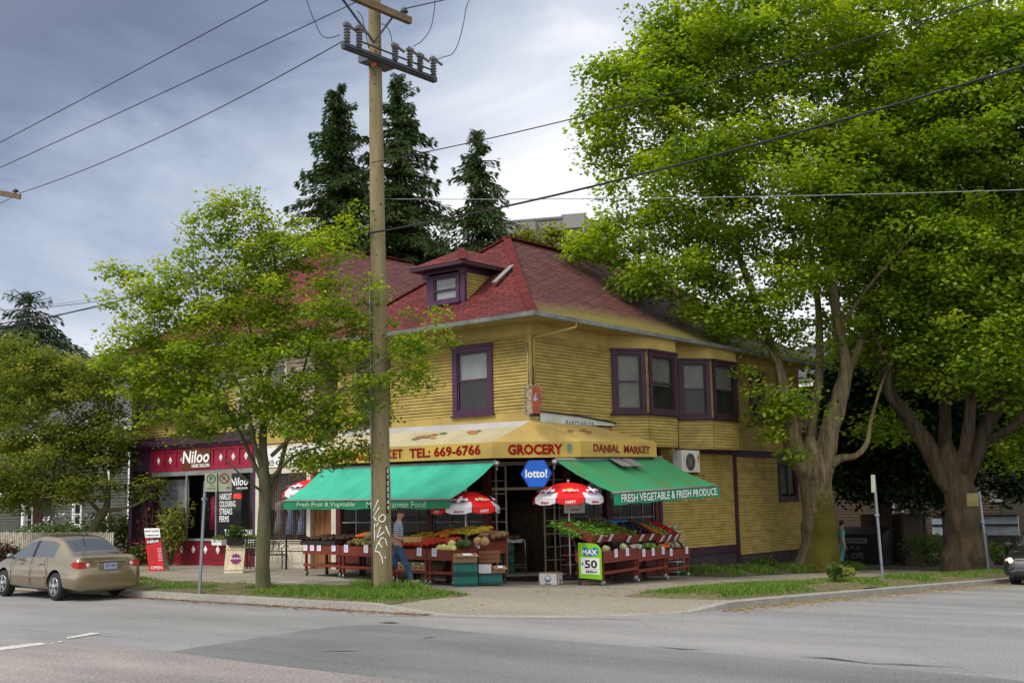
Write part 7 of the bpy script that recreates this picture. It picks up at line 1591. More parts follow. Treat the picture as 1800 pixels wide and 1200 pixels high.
# ------------------------------------------------------------------ trees
mapm = leafmat('maple_leaves', (.062, .116, .008), (.155, .24, .018), (.33, .39, .045), .53, 1.95)
hornm = leafmat('hornbeam_leaves', (.06, .11, .008), (.16, .235, .020), (.34, .37, .045), .52, 1.95)
cherm = leafmat('cherry_leaves', (.06, .095, .012), (.15, .195, .026), (.30, .30, .055), .5, 1.8)
conm = leafmat('conifer_needles', (.014, .034, .008), (.035, .072, .014), (.085, .125, .024), .2, 1.2)
cedm = leafmat('cedar_needles', (.018, .038, .016), (.04, .075, .028), (.08, .125, .045), .2, 1.2)
darkm = leafmat('evergreen_leaves', (.010, .025, .006), (.022, .050, .010), (.05, .09, .02), .25, 1.2)
yelm = leafmat('yellow_green_leaves', (.07, .10, .01), (.17, .20, .02), (.33, .32, .05), .45, 1.5)
barkm0 = mat('maple_bark_plain', (.30, .225, .13), .9, .25, 1.6, .8, stretch=(2.5, 2.5, .5), col2=(.13, .10, .055))
barkd = mat('dark_maple_bark', (.105, .070, .040), .9, .25, 2.2, 1.0, stretch=(3, 3, .5), col2=(.035, .028, .014))  # darker brown bark for the far maple and background trees
barkh = mat('smooth_grey_green_bark', (.13, .115, .065), .85, .2, 3, .3, stretch=(2, 2, .4), col2=(.075, .075, .035))
barkm = mat('maple_bark', (.37, .295, .175), .92, .25, 2.2, 1.0, stretch=(3, 3, .5), col2=(.15, .115, .06))
mossm = mat('trunk_moss', (.13, .12, .018), .95, .3, 5, .8, col2=(.07, .06, .01))
for mm_, dd_ in ((barkm, .09), (barkd, .09), (barkh, .03), (pw, .05)):
    for n_ in mm_.node_tree.nodes:
        if n_.type == 'BUMP': n_.inputs['Distance'].default_value = dd_
def fp(px, py, d): return dep(px, py, d)
def catmull(P, R_, k=8):
    Q, r = [], []
    for i in range(len(P)-1):
        p0, p1, p2, p3 = P[max(i-1, 0)], P[i], P[i+1], P[min(i+2, len(P)-1)]
        for j in range(k): t = j/k; Q.append(.5*((2*p1)+(p2-p0)*t+(2*p0-5*p1+4*p2-p3)*t*t+(-p0+3*p1-3*p2+p3)*t**3)); r.append(R_[i]+(R_[i+1]-R_[i])*t)
    Q.append(P[-1]); r.append(R_[-1]); return Q, r
def tree(name, label, base, limbs, blobs, nclump, nleaf, ls, lm, bark, seed, cr=(.75, .42), group=None, twig=.016, shell=.35, droop=.35, trunk_name='trunk', cat='tree', asp=.62, extra=None, keep=None, limbn=12, tonev=.18, up=1.0):
    """limbs: polylines [(pos, radius)...]; blobs: (centre, (rx, ry, rz)) of the crown in world space"""
    R = np.random.default_rng(seed); t = thing(name, label, cat, base, 0, group); B0_ = Vector(base)
    g = M(); sk = []
    for L in limbs:
        P, r = catmull([p-B0_ for p, _ in L], [q for _, q in L]); g.tube(P, r, limbn)
        sk += [(p, rr) for p, rr in zip(P, r)]
        o0 = len(g.v)-len(P)*limbn
        for ii, rr in enumerate(r):
            if rr < .05: continue
            for jj in range(limbn):
                q = Vector(g.v[o0+ii*limbn+jj]); ce = P[ii]; n0 = (q-ce); f_n = 1+.20*mn.noise(q*1.6)+.13*mn.noise(Vector((q.x*5, q.y*5, q.z*1.2)))+.07*mn.noise(Vector((q.x*14, q.y*14, q.z*2.5)))
                g.v[o0+ii*limbn+jj] = tuple(ce+n0*f_n)
    skp = np.array([tuple(p) for p, _ in sk]); skr = np.array([q for _, q in sk])
    vol = np.array([r[0]*r[1]*r[2] for _, r in blobs])**.75; nb = R.multinomial(nclump, vol/vol.sum()); Cc = []
    for (c, r), n in zip(blobs, nb):
        c = np.array(Vector(c)-B0_); k = 0
        while k < n:
            d = R.normal(size=3); d /= np.linalg.norm(d); rr = (shell+(1-shell)*R.random())**.7; p = c+d*rr*np.array(r)
            inside = False
            if keep is not None and not keep(p+np.array(B0_)): k += .2; continue
            Cc.append(p); k += 1
    Cc = np.array(Cc); 
    d0 = np.array([np.min(np.linalg.norm(skp-c, axis=1)) for c in Cc]); order = np.argsort(d0); ok = sk
    pts = skp.copy(); rad_ = skr.copy()
    for i in order:
        c = Cc[i]; dv_ = c-pts; ds = np.linalg.norm(dv_, axis=1); pen = ds*(1+.9*np.clip(-dv_[:, 2]/np.maximum(ds, .01)+.1, 0, 1)); j = int(np.argmin(pen)); a = pts[j]; L_ = ds[j]
        if L_ < .05: continue
        m_ = (a+c)/2+np.array((0, 0, .12*L_))+R.normal(0, .05*L_, 3); r0 = min(rad_[j]*.6, twig*(1+L_*.55)); r1 = max(.004, r0*.45)
        ks = max(2, int(L_/.5)); ln = []
        for s_ in range(ks+1): u = s_/ks; ln.append((1-u)**2*a+2*u*(1-u)*m_+u*u*c)
        g.tube([Vector(q) for q in ln], [r0+(r1-r0)*s_/ks for s_ in range(ks+1)], 5, False)
        pts = np.vstack([pts, np.array(ln[1:])]); rad_ = np.append(rad_, [r0+(r1-r0)*s_/ks for s_ in range(1, ks+1)])
    tr = g.build(trunk_name, bark, t)
    if extra: extra(t, tr, B0_)
    n = len(Cc)*nleaf; ci = np.repeat(np.arange(len(Cc)), nleaf); ct_ = R.normal(0, tonev, len(Cc)); sc = R.uniform(.65, 1.25, len(Cc))
    d = R.normal(size=(n, 3)); d /= np.linalg.norm(d, axis=1)[:, None]; rr = R.random(n)**.5
    p = Cc[ci]+d*rr[:, None]*np.array((cr[0], cr[0], cr[1]))*sc[ci][:, None]
    p[:, 2] -= .28*cr[0]*(np.linalg.norm((p-Cc[ci])[:, :2], axis=1)/cr[0])**2
    nrm = R.normal(size=(n, 3))*.5+d*.35+np.array((0, 0, up)); nrm /= np.linalg.norm(nrm, axis=1)[:, None]
    a = R.uniform(0, 2*PI, n); dd = np.stack([np.cos(a), np.sin(a), R.normal(-droop, .3, n)], 1); dd -= nrm*(dd*nrm).sum(1)[:, None]; dd /= np.linalg.norm(dd, axis=1)[:, None]; w_ = np.cross(nrm, dd)
    k = (ls*R.uniform(.6, 1.2, n))[:, None]; V = np.repeat(p[:, None, :], 4, 1)
    V[:, 1] += dd*k*.5+w_*k*asp*.5-nrm*k*.08; V[:, 2] += dd*k; V[:, 3] += dd*k*.5-w_*k*asp*.5-nrm*k*.08
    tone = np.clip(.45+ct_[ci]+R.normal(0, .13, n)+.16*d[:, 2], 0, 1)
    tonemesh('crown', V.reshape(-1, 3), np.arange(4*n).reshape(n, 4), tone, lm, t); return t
def bl(px, py, d, rx, ry, rd=None):    # blob from picture size at depth d
    k = d/FPX; return (fp(px, py, d), (rx*k, (rd or rx)*k, ry*k))
# --- street tree beside the pole
b = ground(463, 1034, lambda x, y: max(walkz(x, y), vl(x, y))); D_ = (b-CAMP).dot(FW)
def P_(px, py, dd=0): return fp(px, py, D_+dd)
hl = [[(b-VZ*.2, .19), (P_(463, 960), .15), (P_(465, 880), .135), (P_(464, 820), .12), (P_(462, 760), .085), (P_(474, 650), .05), (P_(487, 520), .03), (P_(470, 390), .015), (P_(430, 325), .006)],
      [(P_(466, 880), .08), (P_(485, 845, .2), .065), (P_(500, 790, .3), .05), (P_(520, 700, .5), .035), (P_(560, 560, .7), .02), (P_(600, 430, .8), .008)],
      [(P_(463, 830), .07), (P_(445, 770, -.3), .05), (P_(430, 700, -.5), .04), (P_(380, 600, -.6), .025), (P_(330, 480, -.7), .01)],
      [(P_(463, 850), .06), (P_(440, 800, .4), .045), (P_(405, 730, .6), .035), (P_(330, 640, .9), .02), (P_(240, 560, 1), .01)],
      [(P_(478, 800), .05), (P_(520, 760, -.5), .04), (P_(580, 700, -.8), .03), (P_(660, 640, -.8), .02), (P_(740, 580, -.6), .008)],
      [(P_(470, 870), .035), (P_(430, 840, -.4), .025), (P_(390, 800, -.5), .012)], [(P_(476, 840), .045), (P_(520, 800, -.2), .035), (P_(580, 780, -.3), .015)],
      [(P_(470, 740), .045), (P_(450, 620, .5), .03), (P_(400, 470, .6), .012), (P_(300, 390, .5), .005)]]
hb = [bl(430, 380, D_, 70, 55), bl(400, 360, D_, 60, 40), bl(480, 430, D_, 90, 75), bl(350, 400, D_, 60, 40), bl(400, 480, D_, 120, 90, 150), bl(560, 440, D_, 80, 60), bl(610, 400, D_, 45, 45), bl(280, 510, D_, 85, 65, 110), bl(215, 470, D_, 50, 22), bl(340, 600, D_, 130, 95, 170), bl(480, 570, D_, 150, 110, 170), bl(600, 560, D_, 100, 90, 130), bl(260, 640, D_, 75, 70, 110),
      bl(410, 705, D_, 140, 65, 160), bl(540, 720, D_, 140, 80, 160), bl(640, 650, D_-.6, 80, 70, 80), bl(720, 640, D_-.6, 55, 60, 50), bl(300, 700, D_, 70, 50, 100), bl(560, 800, D_-.4, 70, 35), bl(755, 560, D_-.6, 45, 25), bl(735, 600, D_-.6, 60, 20), bl(640, 790, D_-.3, 40, 30), bl(245, 590, D_, 55, 25), bl(350, 760, D_, 50, 22)]
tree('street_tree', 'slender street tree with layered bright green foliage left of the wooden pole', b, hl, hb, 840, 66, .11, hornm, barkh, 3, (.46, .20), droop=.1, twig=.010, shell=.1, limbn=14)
# --- near maple
b = ground(1442, 1004, lambda x, y: max(walkz(x, y), vr(x, y))); D_ = (b-CAMP).dot(FW)
ml = [[(b-VZ*.3, .92), (P_(1441, 985), .68), (P_(1440, 940), .56), (P_(1437, 880), .53), (P_(1432, 830), .56), (P_(1425, 795), .40), (P_(1424, 765), .12)],
      [(P_(1418, 830), .36), (P_(1397, 790, -.2), .34), (P_(1385, 730, -.4), .22), (P_(1370, 650, -.5), .17), (P_(1345, 580, -.6), .14), (P_(1310, 480, -.8), .11), (P_(1270, 390, -1.2), .08), (P_(1200, 280, -1.5), .05), (P_(1130, 180, -1.5), .03)],
      [(P_(1445, 830), .38), (P_(1452, 780, .1), .33), (P_(1470, 720, .1), .30), (P_(1487, 650, .2), .22), (P_(1475, 580, .3), .17), (P_(1462, 490, .3), .15), (P_(1455, 380, .4), .12), (P_(1490, 250, .6), .08), (P_(1480, 120, .8), .05), (P_(1440, 20, 1), .03)],
      [(P_(1485, 660, .2), .17), (P_(1515, 600, .3), .13), (P_(1540, 540, .5), .11), (P_(1580, 430, .8), .09), (P_(1640, 300, 1), .06), (P_(1700, 180, 1), .03)],
      [(P_(1425, 800), .2), (P_(1428, 740, .7), .17), (P_(1440, 650, 1), .15), (P_(1438, 540, 1.2), .12), (P_(1420, 420, 1.6), .09), (P_(1380, 280, 2), .06), (P_(1330, 150, 2.2), .03)],
      [(P_(1450, 825), .2), (P_(1475, 806, -.3), .12), (P_(1505, 800, -.5), .105), (P_(1524, 778, -.6), .085), (P_(1531, 740, -.6), .06), (P_(1545, 690, -.5), .045), (P_(1570, 620, -.3), .025)],
      [(P_(1400, 780), .14), (P_(1375, 700, -.9), .09), (P_(1365, 640, -1.2), .07), (P_(1340, 600, -1.4), .03)],
      [(P_(1345, 580, -.6), .08), (P_(1260, 500, -1), .06), (P_(1180, 430, -1.4), .045), (P_(1090, 380, -1.8), .02)], [(P_(1455, 380, .4), .07), (P_(1370, 280, -.4), .05), (P_(1250, 160, -1.2), .03), (P_(1150, 80, -1.5), .015)],
      [(P_(1540, 540, .5), .06), (P_(1620, 510, -.5), .045), (P_(1720, 470, -1.5), .03)], [(P_(1475, 580, .3), .07), (P_(1530, 500, -1), .05), (P_(1600, 420, -2), .03)]]
mb = [bl(1145, 205, D_-1, 110, 100, 130), bl(1042, 195, D_-1, 42, 55), bl(1080, 125, D_-1, 50, 40), bl(1210, 70, D_-1, 85, 50), bl(1065, 265, D_-1, 60, 42), bl(1250, 120, D_, 150, 110, 200), bl(1250, 20, D_, 140, 60), bl(1400, 60, D_, 170, 110, 220), bl(1580, 50, D_, 170, 110, 220), bl(1740, 90, D_+1, 130, 110, 200), bl(1190, 330, D_-1.5, 170, 90, 150), bl(1110, 400, D_-1.5, 100, 65, 120), bl(1050, 420, D_-1.5, 38, 40), bl(1350, 300, D_-1, 190, 130, 220), bl(1540, 240, D_, 190, 130, 240), bl(1720, 270, D_, 140, 130, 200),
      bl(1200, 460, D_-1.8, 120, 75, 120), bl(1330, 480, D_-1.2, 130, 95, 150), bl(1560, 420, D_-.5, 160, 110, 200), bl(1720, 440, D_-.5, 140, 110, 200), bl(1240, 560, D_-1.8, 90, 35, 90), bl(1110, 500, D_-1.8, 50, 38, 60), bl(1310, 590, D_-1.5, 70, 45, 80), bl(1385, 595, D_-1.0, 55, 35, 60), bl(1275, 650, D_-1.9, 45, 25, 40), bl(1010, 430, D_-1.6, 25, 30, 40), bl(1380, 690, D_-1.6, 75, 50, 70), bl(1345, 745, D_-1.6, 45, 38, 40), bl(1320, 715, D_-1.7, 38, 20, 30), bl(1385, 795, D_-1.6, 28, 22), bl(1610, 560, D_-1, 110, 60, 130), bl(1730, 580, D_-1, 110, 70, 140), bl(1575, 655, D_+.8, 60, 35, 60), bl(1160, 130, D_-1, 75, 60)]
def mossy(t, tr, B0_):
    g = M(); P, r = catmull([p-B0_ for p, _ in ml[0]], [q for _, q in ml[0]])
    dirm = (RH*.55-FH*.83).normalized(); tn = dirm.cross(VZ); nv = []; rows_ = 16
    for i in range(rows_):
        u = .04+.66*i/rows_; k = u*(len(P)-1); a = int(k); c = P[a].lerp(P[a+1], k-a); rr = r[a]+(r[a+1]-r[a])*(k-a)
        for j in range(9): an = (-.75+1.5*j/8)*(1-.25*abs(math.sin(i*1.3)))*(1-.5*i/rows_); q = c+(dirm*math.cos(an)+tn*math.sin(an))*(rr+.012+.03*math.cos(an*2)); g.v.append(tuple(q+Vector((0, 0, .02*math.sin(j*2.2)))))
    g.smooth = True
    for i in range(rows_-1):
        for j in range(8): a = i*9+j; g.face(a, a+1, a+10, a+9)
    mm_ = bpy.data.materials['maple_bark'].node_tree; bb = mm_.nodes['Principled BSDF']; lk = bb.inputs['Base Color'].links[0]; src = lk.from_socket; tq = nd(mm_, 'ShaderNodeTexCoord'); dq = nd(mm_, 'ShaderNodeVectorMath', operation='DOT_PRODUCT'); dq.inputs[1].default_value = tuple(dirm); mm_.links.new(tq.outputs['Object'], dq.inputs[0]); sq = nd(mm_, 'ShaderNodeSeparateXYZ'); mm_.links.new(tq.outputs['Object'], sq.inputs[0]); nq_ = nd(mm_, 'ShaderNodeTexNoise', Scale=3.5, Detail=7, Roughness=.7); mm_.links.new(tq.outputs['Object'], nq_.inputs[0])
    kq = mth(mm_, 'ADD', mth(mm_, 'MULTIPLY', mth(mm_, 'MINIMUM', dq.outputs['Value'], .62), 1.9), mth(mm_, 'MULTIPLY', nq_.outputs[0], 1.8)); kq = mth(mm_, 'SUBTRACT', kq, mth(mm_, 'MULTIPLY', sq.outputs[2], .48)); rq = nd(mm_, 'ShaderNodeValToRGB'); rq.color_ramp.elements[0].position = .62; rq.color_ramp.elements[1].position = .95; mm_.links.new(kq, rq.inputs[0]); xq = nd(mm_, 'ShaderNodeMixRGB'); mm_.links.new(rq.outputs[0], xq.inputs[0]); mm_.links.new(src, xq.inputs[1]); xq.inputs[2].default_value = (.13, .115, .012, 1); mm_.links.new(xq.outputs[0], bb.inputs['Base Color'])
    g = M(); 
    for px, py, rw, rh, dd in ((1389, 795, .07, .24, -.33), (1473, 705, .055, .09, -.30)):
        c = P_(px, py, dd-.12)-B0_; g.smooth = True; g.ball(c, 1, 12, 8, (rw, .03, rh))
    g.build('hollow', MA['black'], t)
def keepm(p):    # crown must not grow into the house
    if not (-1.3 < p[0] < 17.5 and -1.4 < p[1] < 9): return True
    return p[2] > 7.35+zroof(max(0, min(p[0]+.8, 17-p[0], p[1]+.8, 8.2-p[1])))
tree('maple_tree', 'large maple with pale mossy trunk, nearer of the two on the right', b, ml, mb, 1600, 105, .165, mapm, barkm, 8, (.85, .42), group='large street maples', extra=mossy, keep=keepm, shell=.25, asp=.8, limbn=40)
# --- far maple
b = ony(1702, 992, -5.6); D_ = (b-CAMP).dot(FW)
ml2 = [[(b-VZ*.9, .98), (P_(1702, 980), .76), (P_(1698, 950), .62), (P_(1692, 900), .54), (P_(1684, 860), .52), (P_(1675, 830), .44), (P_(1668, 795), .3), (P_(1668, 770), .08)],
       [(P_(1672, 860), .34), (P_(1640, 800, .2), .32), (P_(1600, 740, .3), .25), (P_(1560, 680, .3), .2), (P_(1545, 600, .4), .15), (P_(1530, 450, .5), .1), (P_(1500, 300, .6), .05)],
       [(P_(1665, 830), .26), (P_(1660, 780, .6), .22), (P_(1660, 700, .8), .18), (P_(1640, 580, 1), .14), (P_(1630, 400, 1), .09), (P_(1640, 250, 1), .04)],
       [(P_(1690, 850), .36), (P_(1720, 780, 0), .30), (P_(1755, 700, 0), .22), (P_(1780, 600, .2), .17), (P_(1800, 450, .3), .12), (P_(1800, 300, .5), .06)],
       [(P_(1680, 860), .24), (P_(1700, 770, -.5), .2), (P_(1705, 680, -.7), .16), (P_(1690, 560, -.8), .12), (P_(1710, 400, -1), .07), (P_(1730, 250, -1), .03)],
       [(P_(1600, 740, .3), .12), (P_(1565, 700, -.6), .1), (P_(1560, 640, -.8), .06), (P_(1520, 560, -1), .03)], [(P_(1720, 780), .16), (P_(1790, 740, -.8), .12), (P_(1850, 640, -1.2), .07)]]
mb2 = [bl(1560, 300, D_+1, 180, 160, 200), bl(1720, 160, D_+1, 180, 150, 240), bl(1860, 300, D_+1, 170, 200, 240), bl(1620, 500, D_+.5, 170, 110, 200), bl(1790, 520, D_, 150, 110, 200), bl(1570, 600, D_+1, 100, 50, 130), bl(1700, 640, D_-1, 110, 50, 120), bl(1820, 660, D_, 100, 70, 130), bl(1560, 740, D_+1.0, 50, 35, 50), bl(1840, 760, D_, 60, 60, 80), bl(1790, 790, D_+.5, 50, 40, 70), bl(1870, 450, D_, 130, 150, 200)]
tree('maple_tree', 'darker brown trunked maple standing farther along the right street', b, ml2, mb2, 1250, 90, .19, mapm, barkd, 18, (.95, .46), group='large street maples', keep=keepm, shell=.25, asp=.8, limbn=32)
# --- third maple out of frame to the right gives the far canopy
tree('background_tree', 'tall green tree filling the gap behind the two maples on the right', dep(1600, 960, 66), [[(dep(1600, 990, 66), .5), (dep(1600, 700, 66), .35), (dep(1590, 400, 66), .15)], [(dep(1600, 760, 66), .3), (dep(1700, 500, 66), .12)], [(dep(1600, 760, 66), .3), (dep(1500, 520, 66), .12)]],
     [bl(1480, 480, 66, 120, 130), bl(1620, 420, 66, 170, 160), bl(1780, 480, 66, 140, 170), bl(1540, 640, 66, 120, 80), bl(1700, 640, 66, 130, 90), bl(1850, 600, 66, 90, 120), bl(1470, 720, 66, 60, 70)], 420, 55, .36, darkm, barkd, 28, (1.5, .9), cat='tree')
tree('background_tree', 'sunlit yellow green tree behind the far maple at the right edge', dep(1790, 960, 60), [[(dep(1790, 990, 60), .4), (dep(1790, 800, 60), .25), (dep(1800, 640, 60), .1)]], [bl(1770, 720, 60, 80, 60), bl(1800, 800, 60, 50, 40), bl(1700, 720, 60, 40, 40)], 130, 50, .3, yelm, barkd, 29, (1.1, .7))
tree('background_tree', 'dark evergreen tree overhanging the lane behind the near maple', dep(1560, 960, 46.5), [[(dep(1560, 990, 46.5), .3), (dep(1550, 800, 46.5), .22), (dep(1540, 660, 46.5), .1)]], [bl(1510, 740, 46.5, 70, 90), bl(1600, 770, 46.5, 90, 75), bl(1530, 840, 46.5, 60, 40), bl(1480, 690, 46.5, 50, 80), bl(1690, 720, 46.5, 80, 80), bl(1770, 740, 46.5, 70, 80), bl(1700, 800, 46.5, 80, 50), bl(1600, 650, 46.5, 120, 60), bl(1625, 850, 46.5, 45, 45), bl(1775, 850, 46.5, 45, 30), bl(1450, 800, 46.5, 40, 60)], 760, 62, .26, darkm, barkd, 30, (1.1, .5), droop=.6)
# --- cherry at the left
b = Vector(onx(158, 958, -1.2)); b.z = vz(b.x, b.y) if b.y > 18.4 else walkz(b.x, b.y); D_ = (b-CAMP).dot(FW)
cl = [[(b-VZ*.3, .2), (P_(158, 950), .17), (P_(172, 915), .15), (P_(185, 895), .12), (P_(190, 860), .07), (P_(180, 780), .05), (P_(200, 690), .03)], [(P_(180, 905), .08), (P_(140, 860, -.5), .06), (P_(90, 800, -.8), .045), (P_(40, 720, -1), .02)],
      [(P_(188, 897), .07), (P_(230, 890, -.5), .05), (P_(270, 870, -.8), .03)], [(P_(185, 870), .06), (P_(150, 790, .4), .045), (P_(110, 700, .6), .02)], [(P_(150, 880), .06), (P_(80, 880, -.4), .045), (P_(20, 840, -.6), .03)], [(P_(188, 860), .05), (P_(225, 780), .03), (P_(240, 700), .015)]]
cb_ = [bl(60, 680, D_, 110, 60), bl(160, 680, D_, 90, 60), bl(30, 620, D_, 60, 35), bl(100, 640, D_, 60, 30), bl(50, 780, D_, 120, 70, 150), bl(170, 770, D_, 90, 60, 110), bl(195, 700, D_, 30, 35), bl(205, 800, D_, 35, 35), bl(120, 850, D_, 110, 35, 120), bl(20, 860, D_, 80, 40), bl(190, 640, D_, 40, 22), bl(225, 860, D_, 30, 22), bl(265, 855, D_-.8, 30, 28)]
tree('cherry_tree', 'spreading olive green cherry tree behind the beige sedan', b, cl, cb_, 820, 58, .135, cherm, barkh, 33, (.62, .26), droop=.25, twig=.013, shell=.1, tonev=.26)
# --- conifers
def conifer(label, px, pytop, pybot, d, halfw, seed, lm, droop=.35, dens=1.0, name='conifer_tree', trunkb=1000, pw_=1.0, nq=20, qs=.42, curve=.9):
    R = np.random.default_rng(seed); top = dep(px, pytop, d); base = Vector((top.x, top.y, 0)); H = top.z; zb = dep(px, pybot, d).z; hw = halfw*d/FPX
    t = thing(name, label, 'conifer', base, 0, None); g = M(); g.tube([Vector((0, 0, 0)), Vector((0, 0, H*.5)), Vector((0, 0, H-.3))], [.42, .25, .03], 8)
    P, Dr, S_ = [], [], []; z = H-.2
    while z > zb:
        u = (H-z)/(H-zb); L0 = hw*(u**curve)*pw_+.12; dr_o = droop*min(1, .15+u*2.2)
        for k in range(int(R.integers(4, 8))):
            a = R.uniform(0, 2*PI); L = L0*R.uniform(.55, 1.2); dirv = np.array((math.cos(a), math.sin(a), 0)); ns = max(3, int(L/.35))
            side = np.array((-math.sin(a), math.cos(a), 0)); ln = []
            for s_ in range(ns+1):
                v_ = s_/ns; q = dirv*L*v_; zz = z+L*(.10*math.sin(PI*v_)-dr_o*v_*v_+.22*v_**4+(.35*v_ if u < .12 else 0)); ln.append(Vector((q[0], q[1], zz)))
                m_ = int(nq*dens*(.6+.6*(1-v_)))
                w_ = (.06+.15*L*(1-v_)**.6)
                off = R.normal(0, 1, (m_, 3))*np.array((w_*.5, w_*.5, .09))+side*R.uniform(-1, 1, (m_, 1))*w_
                P.append(np.array((q[0], q[1], zz))+off-np.array((0, 0, .12))); dd = off*.9+dirv*.35+np.array((0, 0, -.18-.25*droop)); Dr.append(dd)
            g.tube(ln, [.05*(1-.85*s_/ns)+.008 for s_ in range(ns+1)], 4, False)
        z -= R.uniform(.30, .62)
    tr = g.build('trunk', barkd, t); P = np.concatenate(P); Dr = np.concatenate(Dr); n = len(P); Dr /= np.linalg.norm(Dr, axis=1)[:, None]+1e-6
    w_ = np.cross(Dr, R.normal(size=(n, 3))); w_ /= np.linalg.norm(w_, axis=1)[:, None]; k = (qs*R.uniform(.5, 1.2, n)*np.clip(.45+(H-P[:, 2])/3.5, 0, 1))[:, None]; V = np.repeat(P[:, None, :], 4, 1)
    V[:, 1] += Dr*k*.5+w_*k*.15; V[:, 2] += Dr*k; V[:, 3] += Dr*k*.5-w_*k*.15
    tonemesh('crown', V.reshape(-1, 3), np.arange(4*n).reshape(n, 4), np.clip(R.normal(.42, .2, n), 0, 1), lm, t); return t
conifer('tall dark fir left of the pole behind the red roofs', 597, 146, 600, 62, 150, 41, conm, .35, nq=38, qs=.34, curve=.85)
conifer('tallest dark fir just right of the pole behind the roofs', 700, 128, 600, 62, 152, 42, conm, .38, nq=38, qs=.34, curve=.77)
conifer('smaller dark fir standing right of the tallest fir', 838, 226, 560, 60, 128, 43, conm, .4, nq=26, qs=.32, curve=.82)
conifer('drooping cedar at the far left behind the grey house', 52, 512, 760, 62, 260, 44, cedm, .6, .9, nq=24, qs=.42, curve=.8)
tree('background_tree', 'yellow green tree rising behind the roof ridge left of the maple', dep(985, 900, 58), [[(dep(985, 950, 58), .3), (dep(980, 600, 58), .2), (dep(970, 400, 58), .05)], [(dep(982, 560, 58), .1), (dep(1040, 440, 58), .04)]], [bl(972, 395, 58, 16, 28), bl(985, 440, 58, 45, 30), bl(1050, 440, 58, 50, 40), bl(1030, 470, 58, 80, 35), bl(930, 440, 58, 25, 30), bl(915, 415, 58, 14, 25)], 170, 60, .24, yelm, barkd, 45, (.8, .45))
tree('background_tree', 'dark low trees filling the skyline behind the dormer', dep(760, 900, 64), [[(dep(800, 950, 64), .3), (dep(800, 600, 64), .2), (dep(800, 460, 64), .05)]], [bl(800, 460, 64, 90, 35), bl(870, 440, 64, 40, 30), bl(700, 440, 64, 60, 40)], 140, 60, .3, darkm, barkd, 46, (1.0, .6))
# --- shrubs
def bush(label, c, r, n, s_, lm, name='garden_shrub', fl=None, nf=0, grp=None):
    t = thing(name, label, 'shrub', (c[0], c[1], c[2]), 0, grp); R_ = Vector(r); g = M()
    for i in range(7): a = 2*PI*i/7; g.tube([Vector((0, 0, -.1)), Vector((r[0]*.3*math.cos(a), r[1]*.3*math.sin(a), r[2]*.9)), Vector((r[0]*.6*math.cos(a), r[1]*.6*math.sin(a), r[2]*1.5))], [.025, .018, .008], 5)
    g.build('stem', barkh, t); bb = [((random.uniform(-.5, .5)*r[0], random.uniform(-.5, .5)*r[1], r[2]*random.uniform(.7, 1.35)), (r[0]*.55, r[1]*.55, r[2]*.5)) for _ in range(9)]+[((0, 0, r[2]), (r[0], r[1], r[2]*.95))]
    tonemesh('leaves', *leafpuff(n, bb, s_, .3), lm, t)
    if fl: tonemesh('flowers', *leafpuff(nf, [((0, 0, r[2]*1.1), (r[0]*1.02, r[1]*1.02, r[2]*.95))], s_*.9, .8), fl, t)
    return t
def sh(px, py, x, r, *a, **k): q = onx(px, py, x); q.z = vz(q.x, q.y) if q.y > 18.4 else walkz(q.x, q.y); return a[0], (q.x, q.y, q.z), r
for (lb, px, py, x, r, n, s_, lm, fl, nf) in (('olive green bamboo like shrub before the left salon window', 300, 985, -.55, (.75, .7, 1.25), 1500, .13, bushy, None, 0), ('reddish shrub against the purple salon pillar', 262, 985, -.4, (.5, .5, 1.3), 800, .13, bushr, None, 0), ('low green shrub with orange flowers behind the red price board', 245, 985, -.9, (.5, .5, .45), 700, .1, bushm, fl_r, 80),
        ('bright olive shrub behind the boot of the sedan', 190, 985, .2, (1.1, 1.0, 1.0), 1700, .14, bushy, None, 0), ('green shrub with white blossoms behind the sedan roof', 118, 985, .3, (1.3, 1.0, .85), 1800, .13, bushm, fl_w, 260), ('dark green clipped shrub behind the picket fence', 60, 985, .3, (1.0, .9, .75), 1400, .12, bushm, None, 0),
        ('white flowering shrub left of the salon entrance', 222, 985, .5, (.6, .6, .9), 900, .12, bushy, fl_w, 200), ('small purple grey shrub at the left edge before the fence', 12, 975, -3.0, (.8, .8, .55), 900, .11, bushr, None, 0), ('green shrub at the left edge before the fence', -10, 985, -3.3, (.9, .7, .5), 900, .11, bushm, None, 0)):
    q = onx(px, py, x); q.z = vz(q.x, q.y)-.03 if q.y > 18.4 else walkz(q.x, q.y)-.02; bush(lb, q, r, n, s_, lm, fl=fl, nf=nf)
for (lb, px, py, y, r, n, lm) in (('rounded bright green shrub before the beige house', 1640, 990, -3.0, (1.5, 1.2, .75), 1800, bushm), ('second green shrub right of the dark lamp post', 1730, 990, -3.6, (1.3, 1.2, .6), 1300, bushm), ('dark shrub behind the sign post with the yellow plate', 1765, 985, -3.4, (1.3, 1.2, .7), 1300, darkm), ('small leafy sprout at the foot of the near maple trunk', 1468, 1012, -7.0, (.22, .22, .25), 220, bushm), ('second leafy sprout right of the maple trunk base', 1487, 1010, -6.6, (.25, .25, .22), 240, bushy), ('weedy shrub before the dark foundation of the yellow wall', 1345, 996, -.9, (.9, .5, .28), 700, bushm)):
    q = ony(px, py, y); q.z = max(walkz(q.x, q.y), vr(q.x, q.y) if -8 < q.y < -5.75 else -9); bush(lb, q, r, n, .12, lm)
